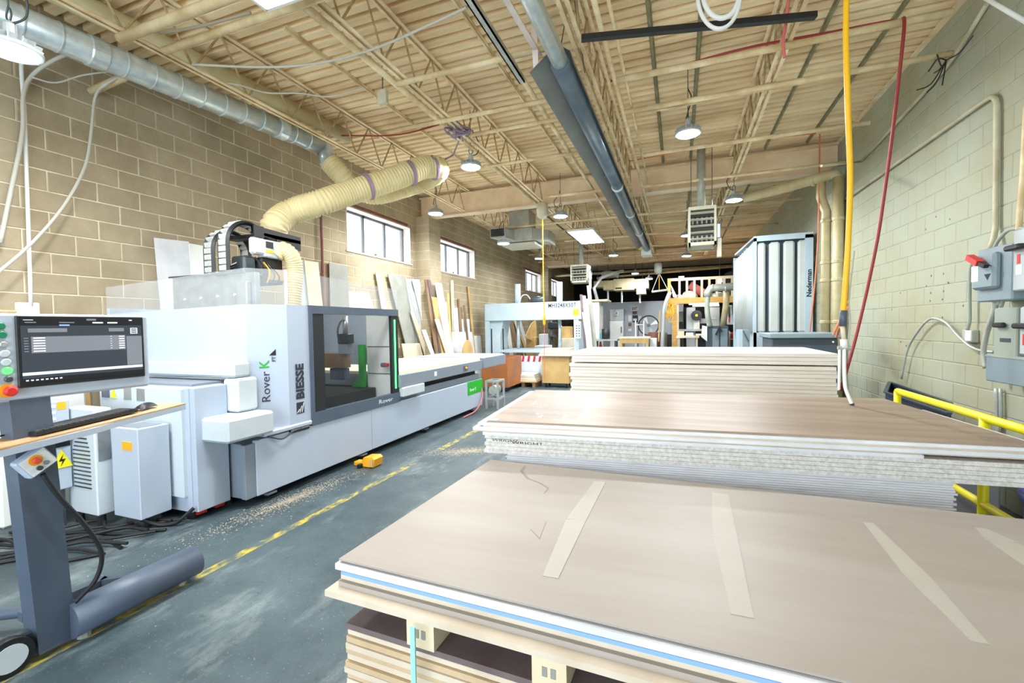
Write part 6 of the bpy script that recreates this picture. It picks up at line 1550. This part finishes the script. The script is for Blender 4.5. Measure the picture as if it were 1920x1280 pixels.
# clutter seen under the press beam
GC = 'clutter seen under the press beam'
def clutter(u0, v0, u1, Y, d, m, lab, nm, cat, base=None):
    p, q = aY(u0, v0, Y), aY(u1, v0, Y); z = 0 if base is None else base
    tag(MB().box((p.x, Y, z), (q.x, Y+d, p.z), 0.015).build(nm, m), lab, cat, GC)
clutter(986, 632, 1003, 14.2, 0.5, 'tan_wood', 'stacked tan block below the cloth-like board behind the press', 'wood_block', 'block')
clutter(1010, 626, 1022, 14.3, 0.4, 'grey_panel', 'tall grey box in the middle behind the press', 'grey_box', 'box')
clutter(1002, 648, 1026, 13.6, 0.6, 'white_board', 'low white bench behind the press', 'low_bench', 'bench')
clutter(1046, 634, 1078, 14.8, 0.6, 'beige_board', 'beige bench top right behind the press', 'bench_top', 'bench')
clutter(1050, 612, 1070, 15.0, 0.35, 'tan_wood', 'tan crate on the right bench behind the press', 'tan_crate', 'crate', aY(1050, 634, 14.8).z)
b_ = MB().prism([aX(1000, 640, -4.6), aX(985, 632, -4.6), aX(997, 606, -4.6), aX(1005, 600, -4.6), aX(1007, 628, -4.6)], (-0.03, 0, 0)); tag(b_.build('curved_board', 'tan_wood'), 'curved tan board leaning behind the press', 'board', GC)
dp = thing('drill_press', aY(1030, 640, 15.0), 'dark drill press standing behind the press', 'drill press')
p = aY(1034, 645, 15.0); MB().cyl((p.x, 15.0, 0), (p.x, 15.0, 1.8), 0.05, 12).build('column', 'steel_dark', dp, True); pbox(1027, 604, 1046, 616, 14.9, 0.4, 0.03).build('head', 'black_plastic', dp); pbox(1028, 628, 1042, 631, 14.8, 0.5).build('work_table', 'steel_dark', dp); MB().cyl((p.x, 15.0, 0), (p.x, 15.0, 0.06), 0.25, 16).build('base', 'steel_dark', dp)

# more small things at the far end
GF = 'small things at the far end of the shop'
fe = thing('fire_extinguisher', aY(1125, 622, 15.6), 'red fire extinguisher beside the tall white cabinet', 'extinguisher', GF)
p = aY(1126, 626, 15.6); MB().lathe((p.x, 15.6, 0.95), [(0.06, 0), (0.065, 0.03), (0.065, 0.34), (0.03, 0.42), (0.03, 0.46)], 14).build('cylinder', 'red_plastic', fe, True); MB().box((p.x-0.02, 15.55, 1.41), (p.x+0.02, 15.65, 1.46)).build('valve', 'black_plastic', fe)
sb = thing('parts_bench', (aY(1140, 636, 15.5).x, 15.5, 0), 'long grey bench in front of the refrigerator', 'bench')
a, c = aY(1112, 636, 15.4), aY(1158, 636, 15.4)
MB().box((a.x, 15.3, a.z-0.05), (c.x, 15.9, a.z)).build('top', 'steel_frame', sb)
for xx in (a.x+0.05, c.x-0.1):
    for yy in (15.35, 15.8): MB().box((xx, yy, 0), (xx+0.05, yy+0.05, a.z-0.05)).build('leg', 'steel_dark', sb)
tag(MB().box((aY(1124, 632, 15.6).x, 15.7, a.z), (aY(1136, 632, 15.6).x, 15.85, aY(1124, 624, 15.6).z), 0.02).build('teal_case', 'teal_case'), 'teal tool case on the grey bench', 'case', GF) if mat('teal_case', S(70,150,160), 0.5) else None
fe.location.z = 0.95
tag(MB().cyl((aY(1137, 618, 15.9).x, 15.75, a.z), (aY(1137, 618, 15.9).x, 15.75, a.z+0.35), 0.14, 14).build('dark_drum', 'black_plastic', None, True), 'dark round drum on the grey bench', 'drum', GF)
ht = thing('hand_truck', (aY(1199, 625, 16.4).x, 16.4, 0), 'grey hand truck with black wheels left of the round fan', 'hand truck')
hx = aY(1199, 625, 16.4).x
for s_ in (-0.14, 0.14): MB().cyl((hx+s_, 16.4, 0.12), (hx+s_, 16.5, 1.75), 0.02, 8).build('upright', 'white_board', ht, True)
for z in (0.5, 1.0, 1.6): MB().cyl((hx-0.14, 16.43, z), (hx+0.14, 16.43, z), 0.015, 8).build('crossbar', 'white_board', ht)
for s_ in (-0.2, 0.2): MB().cyl((hx+s_-0.03, 16.5, 0.13), (hx+s_+0.03, 16.5, 0.13), 0.13, 16).build('wheel', 'rubber', ht, True)
rb = thing('red_barrow', (aY(1226, 625, 16.2).x, 16.2, 0), 'rusty red drum behind the white bin', 'drum')
rx = aY(1227, 622, 16.3).x; MB().lathe((rx, 16.3, 0), [(0.22, 0), (0.22, 1.3), (0.2, 1.34)], 18).build('drum', 'red_lintel', rb, True)
for k, (u, v, w, h, Y, m, lab) in enumerate(((1255, 632, 8, 10, 17.5, 'dark_core', 'dark box left of the pine post'), (1248, 628, 6, 9, 17.8, 'grey_board', 'grey box beside the dark box'), (1276, 612, 8, 18, 18.2, 'dark_core', 'dark cabinet behind the work table'), (1277, 594, 9, 20, 18.7, 'panel_greygreen', 'grey-green locker behind the band saw'))):
    p, q = aY(u-w/2, v-h/2, Y), aY(u+w/2, v+h/2, Y); tag(MB().box((p.x, Y, 0), (q.x, Y+0.35, p.z), 0.01).build('far_box', m), lab, 'box', GF)
# strip light hung above the mezzanine
sl = thing('strip_light', aY(1348, 526, 18.0), 'short bright strip light above the mezzanine railing', 'light'); sl.location = aY(1348, 526, 17.0)
MB().bar(aY(1347, 530, 17.0), aY(1350, 521, 17.6), 0.16, 0.05).build('diffuser', 'tube_glow', sl); MB().cyl(aY(1349, 524, 17.3), V((aY(1349, 524, 17.3).x, 17.3, 4.74)), 0.01, 5).build('hanger', 'steel_dark', sl)
tag(MB().tube([V((-3.5, 20.5, 3.75)), V((2.3, 20.5, 3.95))], 0.05, 10).build('long_pipe', 'pipe_paint', None, True), 'long pale pipe crossing the dark back bay', 'pipe')
tag(MB().tube([V((-5.77, 21.6, 4.1)), V((2.59, 21.6, 4.1))], 0.06, 10).build('long_pipe', 'beige_duct', None, True), 'thicker tan pipe crossing the dark back bay', 'pipe')
# ------------------------------------------------------------------ right wall: switch gear
def wbox(px0, py0, px1, py1, X, dep, b=0.008):
    """box on the right wall from two pixels on its front face at plane X"""
    p, q = aX(px0, py0, X), aX(px1, py1, X)
    return (X, min(p.y, q.y), min(p.z, q.z)), (X+dep, max(p.y, q.y), max(p.z, q.z))
XF = 2.38; DP = XR-XF-0.005
sg1 = thing('disconnect_switch', (2.5, 5.0, 1.8), 'blue-grey disconnect switch with a red lever on the right wall', 'switch box')
lo, hi = wbox(1833, 470, 1897, 562, XF, DP); MB().box(lo, hi, 0.01).build('enclosure', 'panel_grey', sg1)
ym_ = (lo[1]+hi[1])/2; H_ = hi[2]-lo[2]
MB().box((XF-0.05, lo[1]+0.12, lo[2]+0.1), (XF+0.01, hi[1]-0.02, hi[2]-0.05), 0.02).build('cover', 'panel_grey', sg1)
MB().bar((XF-0.09, hi[1]-0.08, hi[2]-0.06), (XF-0.09, hi[1]-0.22, hi[2]-0.13), 0.05, 0.045).build('lever', 'red_plastic', sg1)
MB().bar((XF-0.09, hi[1]-0.22, hi[2]-0.13), (XF-0.08, hi[1]-0.28, hi[2]-0.16), 0.035, 0.03).build('lever_arm', 'black_plastic', sg1)
MB().box((XF-0.053, hi[1]-0.12, lo[2]+0.17), (XF-0.05, hi[1]-0.03, lo[2]+0.30)).build('label_plate', 'white_ink', sg1)
MB().prism([(XF-0.052, lo[1]+0.15, lo[2]+0.22), (XF-0.052, lo[1]+0.23, lo[2]+0.22), (XF-0.052, lo[1]+0.19, lo[2]+0.17)], (0.003, 0, 0)).build('arrow_mark', 'black_ink', sg1)
XG = 2.36
sg2 = thing('breaker_box', (2.48, 4.7, 1.9), 'grey breaker box with a black handle cut by the right edge', 'switch box')
lo2, hi2 = wbox(1900, 432, 1960, 540, XG, XR-XG-0.005); MB().box(lo2, hi2, 0.01).build('enclosure', 'panel_light', sg2) if mat('panel_light', S(176,186,188), 0.5) else None
MB().box((XG-0.06, hi2[1]-0.16, lo2[2]+0.30), (XG, hi2[1]-0.0, lo2[2]+0.34), 0.01).build('handle', 'black_plastic', sg2)
MB().box((XG-0.003, hi2[1]-0.08, lo2[2]+0.20), (XG, hi2[1]-0.05, lo2[2]+0.27)).build('red_label', 'red_plastic', sg2)
MB().box((XG-0.003, hi2[1]-0.10, lo2[2]+0.12), (XG, hi2[1]-0.04, lo2[2]+0.19)).build('white_label', 'white_ink', sg2)
sg3 = thing('motor_switch', (2.5, 4.8, 1.35), 'grey-green motor switch with a black knob below the lever switch', 'switch box')
lo3, hi3 = wbox(1864, 578, 1905, 672, XF, DP); MB().box(lo3, hi3, 0.008).build('enclosure', 'panel_greygreen', sg3)
MB().box((XF-0.035, hi3[1]-0.16, (lo3[2]+hi3[2])/2+0.04), (XF-0.005, hi3[1]-0.04, (lo3[2]+hi3[2])/2+0.08), 0.008).build('knob', 'black_plastic', sg3)
MB().box((XF-0.003, hi3[1]-0.2, lo3[2]+0.12), (XF, hi3[1]-0.08, lo3[2]+0.15)).build('scribble', 'steel_dark', sg3)
sg4 = thing('breaker_box', (2.48, 4.4, 1.3), 'grey box with a red label at the right edge beside the motor switch', 'switch box')
lo4, hi4 = wbox(1912, 575, 1970, 670, XG, XR-XG-0.005); MB().box(lo4, hi4, 0.01).build('enclosure', 'panel_light', sg4)
MB().box((XG-0.05, hi4[1]-0.16, hi4[2]-0.16), (XG, hi4[1], hi4[2]-0.12), 0.01).build('handle', 'black_plastic', sg4); MB().box((XG-0.003, hi4[1]-0.08, hi4[2]-0.28), (XG, hi4[1]-0.04, hi4[2]-0.2)).build('red_label', 'red_plastic', sg4)
tr5 = thing('wiring_trough', (2.5, 4.6, 1.05), 'long grey wiring trough below the switches on the right wall', 'trough')
lo5, hi5 = wbox(1848, 686, 2000, 746, XF, DP); hi5 = (hi5[0], hi5[1], lo5[2]+0.24); MB().box((XF, lo5[1], hi5[2]-0.24 if False else lo5[2]+0.02), hi5, 0.006).build('body', 'panel_grey', tr5)
MB().box((XF-0.004, lo5[1], hi5[2]-0.02), (XF+0.02, hi5[1], hi5[2]-0.005)).build('lid_edge', 'panel_greygreen', tr5)
ou = thing('wall_outlet', (2.57, 5.5, 1.4), 'grey double outlet with a plug on the right wall', 'outlet')
lo6, hi6 = wbox(1804, 618, 1824, 642, 2.55, 0.045); MB().box(lo6, hi6, 0.004).build('plate', 'galv_dull', ou); MB().box((2.53, lo6[1], lo6[2]+0.01), (2.55, (lo6[1]+hi6[1])/2, hi6[2]-0.005), 0.006).build('plug', 'white_board', ou)
GW = 'conduits around the switch gear'
def wc_(pts, r, m, lab, X=2.54, nm='flex_conduit'):
    o = MB().tube(curve_pts([aX(x, y, X) for x, y in pts], 6), r, 8).build(nm, m, None, True); tag(o, lab, 'conduit', GW)
wc_([(1834, 484), (1824, 492), (1819, 510), (1818, 560), (1818, 600), (1814, 618)], 0.014, 'panel_greygreen', 'grey-green conduit from the lever switch to the outlet')
wc_([(1864, 660), (1835, 656), (1815, 646), (1795, 628), (1775, 606), (1755, 597), (1740, 600), (1722, 620), (1702, 655), (1690, 710)], 0.012, 'galv_dull', 'grey flexible cable arching along the right wall')
wc_([(1868, 560), (1862, 590), (1850, 625), (1844, 660), (1848, 690)], 0.02, 'galv_dull', 'ribbed grey conduit from the lever switch to the trough', 2.46)
wc_([(1872, 560), (1872, 572)], 0.018, 'galv_dull', 'short conduit between the lever switch and motor switch', 2.46)
wc_([(1900, 540), (1885, 555), (1876, 575)], 0.015, 'galv_dull', 'short curved conduit between the breaker box and motor switch', 2.46)
wc_([(1862, 470), (1872, 450), (1890, 432), (1912, 428), (1940, 430)], 0.014, 'panel_greygreen', 'curved conduit over the lever switch toward the right edge', 2.5)
wc_([(1910, 432), (1912, 400), (1918, 330), (1925, 200)], 0.02, 'pipe_paint', 'beige conduit rising along the right edge', 2.5)
wc_([(1876, 672), (1872, 690)], 0.014, 'galv_dull', 'short conduit between motor switch and trough', 2.46)
wc_([(1890, 670), (1892, 690)], 0.018, 'white_cable', 'pale pipe between motor switch and trough', 2.46)
wc_([(1868, 728), (1870, 790), (1874, 830)], 0.016, 'galv_dull', 'grey conduit dropping below the trough', 2.57)
wc_([(1876, 728), (1876, 790), (1868, 830)], 0.013, 'galv_dull', 'thinner grey conduit dropping below the trough', 2.57)
# anchor holes
bh = MB()
for x, y in ((1755, 406), (1781, 411), (1736, 430), (1746, 517), (1769, 513), (1737, 536), (1778, 530), (1745, 549), (1769, 546), (1688, 549), (1744, 564), (1767, 561), (1806, 573), (1672, 580), (1616, 596), (1744, 596), (1767, 595), (1699, 648), (1689, 641)):
    p = aX(x, y, XR-0.0042); bh.cyl(p, p-V((0.001, 0, 0)), 0.011, 8)
bh.build('anchor_holes', 'steel_dark', wall_right)['kind'] = 'stuff'

# ------------------------------------------------------------------ yellow drop hose over the middle stack
yh = thing('vacuum_drop_hose', aY(1585, 600, 3.35), 'long yellow hose hanging from the roof with a grey grip and white wand', 'hose')
pth = curve_pts([V((1.02, 3.4, 4.72)), aY(1587, 0, 3.4), aY(1589, 180, 3.4), aY(1594, 330, 3.4), aY(1590, 460, 3.38), aY(1583, 560, 3.36), aY(1581, 582, 3.36)], 8)
MB().tube(pth, 0.0165, 12).build('yellow_tube', 'yellow_hose', yh, True)
a, c = aY(1581, 582, 3.36), aY(1580, 611, 3.36); MB().cyl(a, c, 0.02, 12).build('grip', 'slate', yh, True)
d = aY(1582, 636, 3.36); MB().cyl(c, d, 0.013, 10).build('clear_neck', 'beige_board', yh, True)
e = aY(1583, 652, 3.36); MB().cyl(d, e, 0.02, 10).build('valve_body', 'white_board', yh, True)
v = MB().cyl(e-V((0.035, 0, 0)), e+V((0.035, 0, 0)), 0.013, 8).build('valve_lever', 'steel_frame', yh)
MB().tube(curve_pts([e, aY(1583, 690, 3.34), aY(1585, 725, 3.3), aY(1592, 745, 3.28), aY(1598, 758, 3.26)], 5), 0.011, 8).build('wand', 'white_cable', yh, True)
MB().cyl(aY(1597, 756, 3.26), aY(1601, 764, 3.26), 0.014, 8, 0.006).build('nozzle', 'steel_dark', yh)
MB().tube([aY(1574, 655, 3.36), aY(1573, 730, 3.36)], 0.008, 6).build('side_tube', 'white_cable', yh)
MB().tube(curve_pts([aY(1602, 470, 3.4), aY(1592, 560, 3.38), aY(1594, 600, 3.37), aY(1590, 640, 3.36)], 5), 0.004, 5).build('thin_wire', 'grey_cable', yh)

# ------------------------------------------------------------------ yellow guard rail and bins
gr = thing('guard_rail', (1.62, 3.6, 0), 'yellow pipe guard rail beside the right end of the middle stack', 'guard rail')
RX = 1.62; ra = aX(1683, 733, RX); rz = ra.z
MB().tube([V((RX, ra.y, rz)), V((RX, 2.2, rz))], 0.024, 14).build('top_rail', 'yellow_paint', gr, True)
p1 = aX(1846, 790, RX)
for yy in (ra.y, p1.y, 2.25): MB().cyl((RX, yy, 0), (RX, yy, rz), 0.024, 14).build('post', 'yellow_paint', gr, True)
MB().tube([V((RX, ra.y, 0.55)), V((RX, 2.2, 0.55))], 0.022, 12).build('mid_rail', 'yellow_paint', gr, True)
for yy in (ra.y, p1.y, 2.25): MB().lathe((RX, yy, 0), [(0.07, 0), (0.07, 0.01)], 14).build('base_plate', 'yellow_paint', gr)
nv = thing('navy_tray', (2.2, 5.4, 0), 'dusty navy plastic tray tilted on the bins beside the right wall', 'tray')
A_ = aX(1668, 716, 2.42); B_ = aX(1783, 756, 2.42); hgt = 0.14
C_ = aX(1660, 735, 2.05); D_ = aX(1780, 775, 2.05)
b = MB(); dn = V((0, 0, -0.1))
for q0, q1 in ((A_, B_), (B_, D_), (D_, C_), (C_, A_)): b.prism([q0, q1, q1+dn, q0+dn], (q1-q0).cross(V((0, 0, 1))).normalized()*0.012)
b.prism([A_+dn, B_+dn, D_+dn, C_+dn], (0, 0, 0.01)); b.build('tray', 'navy_tray', nv)
for q0, q1 in ((A_, B_), (C_, D_), (A_, C_), (B_, D_)): MB().bar(q0, q1, 0.035, 0.014).build('rim', 'navy_tray', nv)
gb = thing('grey_bin', (2.25, 5.1, 0), 'clear-grey plastic bin under the navy tray', 'bin')
q0, q1 = aX(1692, 752, 2.0), aX(1792, 785, 2.0); zt_ = (q0.z+q1.z)/2-0.13
MB().box((1.82, q1.y, 0), (2.28, q0.y, zt_), 0.02).build('tub', 'lilac_plastic', gb) if mat('lilac_plastic', S(150,152,166), 0.4) else None
MB().box((1.8, q1.y-0.02, zt_-0.03), (2.3, q0.y+0.02, zt_), 0.01).build('rim', 'grey_panel', gb)
tag(MB().bar(V((1.74, q1.y-0.1, 0.0)), V((1.79, q1.y+0.02, zt_+0.02)), 0.07, 0.03).build('orange_bar', 'orange_bar'), 'orange wooden bar leaning on the grey bin', 'bar') if mat('orange_bar', S(224,140,50), 0.5) else None
bb = thing('blue_barrel', (1.95, 3.3, 0), 'dark blue plastic bin behind the yellow rail at the right edge', 'bin')
MB().lathe((1.98, 3.05, 0), [(0.24, 0), (0.27, 0.3), (0.28, 0.62), (0.3, 0.64), (0.3, 0.68)], 24).build('tub', 'blue_plastic', bb, True)
tag(MB().tube(curve_pts([V((1.64, 3.02, rz+0.0)), V((1.70, 2.98, rz+0.02)), V((1.72, 2.95, rz-0.12)), V((1.66, 2.98, rz-0.2))], 5), 0.018, 8).build('blue_strap', 'blue_plastic', None, True), 'blue strap looped over the yellow rail at the right edge', 'strap')
wj = thing('wall_junction_box', aX(54, 582, -5.7), 'pale square junction box low on the left wall behind the monitor', 'box')
p = aX(54, 582, -5.72); MB().box((XL+0.007, p.y-0.075, p.z-0.075), (-5.71, p.y+0.075, p.z+0.075), 0.006).build('box', 'white_board', wj)
MB().tube([(-5.75, p.y-0.6, p.z-0.01), (-5.75, p.y-0.075, p.z-0.01)], 0.014, 6).build('conduit', 'pipe_paint', wj); MB().tube([(-5.75, p.y+0.075, p.z-0.05), (-5.75, p.y+0.9, p.z-0.05)], 0.014, 6).build('conduit', 'pipe_paint', wj)
tag(MB().tube(curve_pts([aX(602, 380, -5.72), aX(602, 420, -5.72), aX(604, 470, -5.72), aX(606, 575, -5.72)], 3), 0.022, 8).build('rusty_pipe', 'red_lintel', None, True), 'rusty brown pipe running down the left wall under the cream hose', 'pipe')
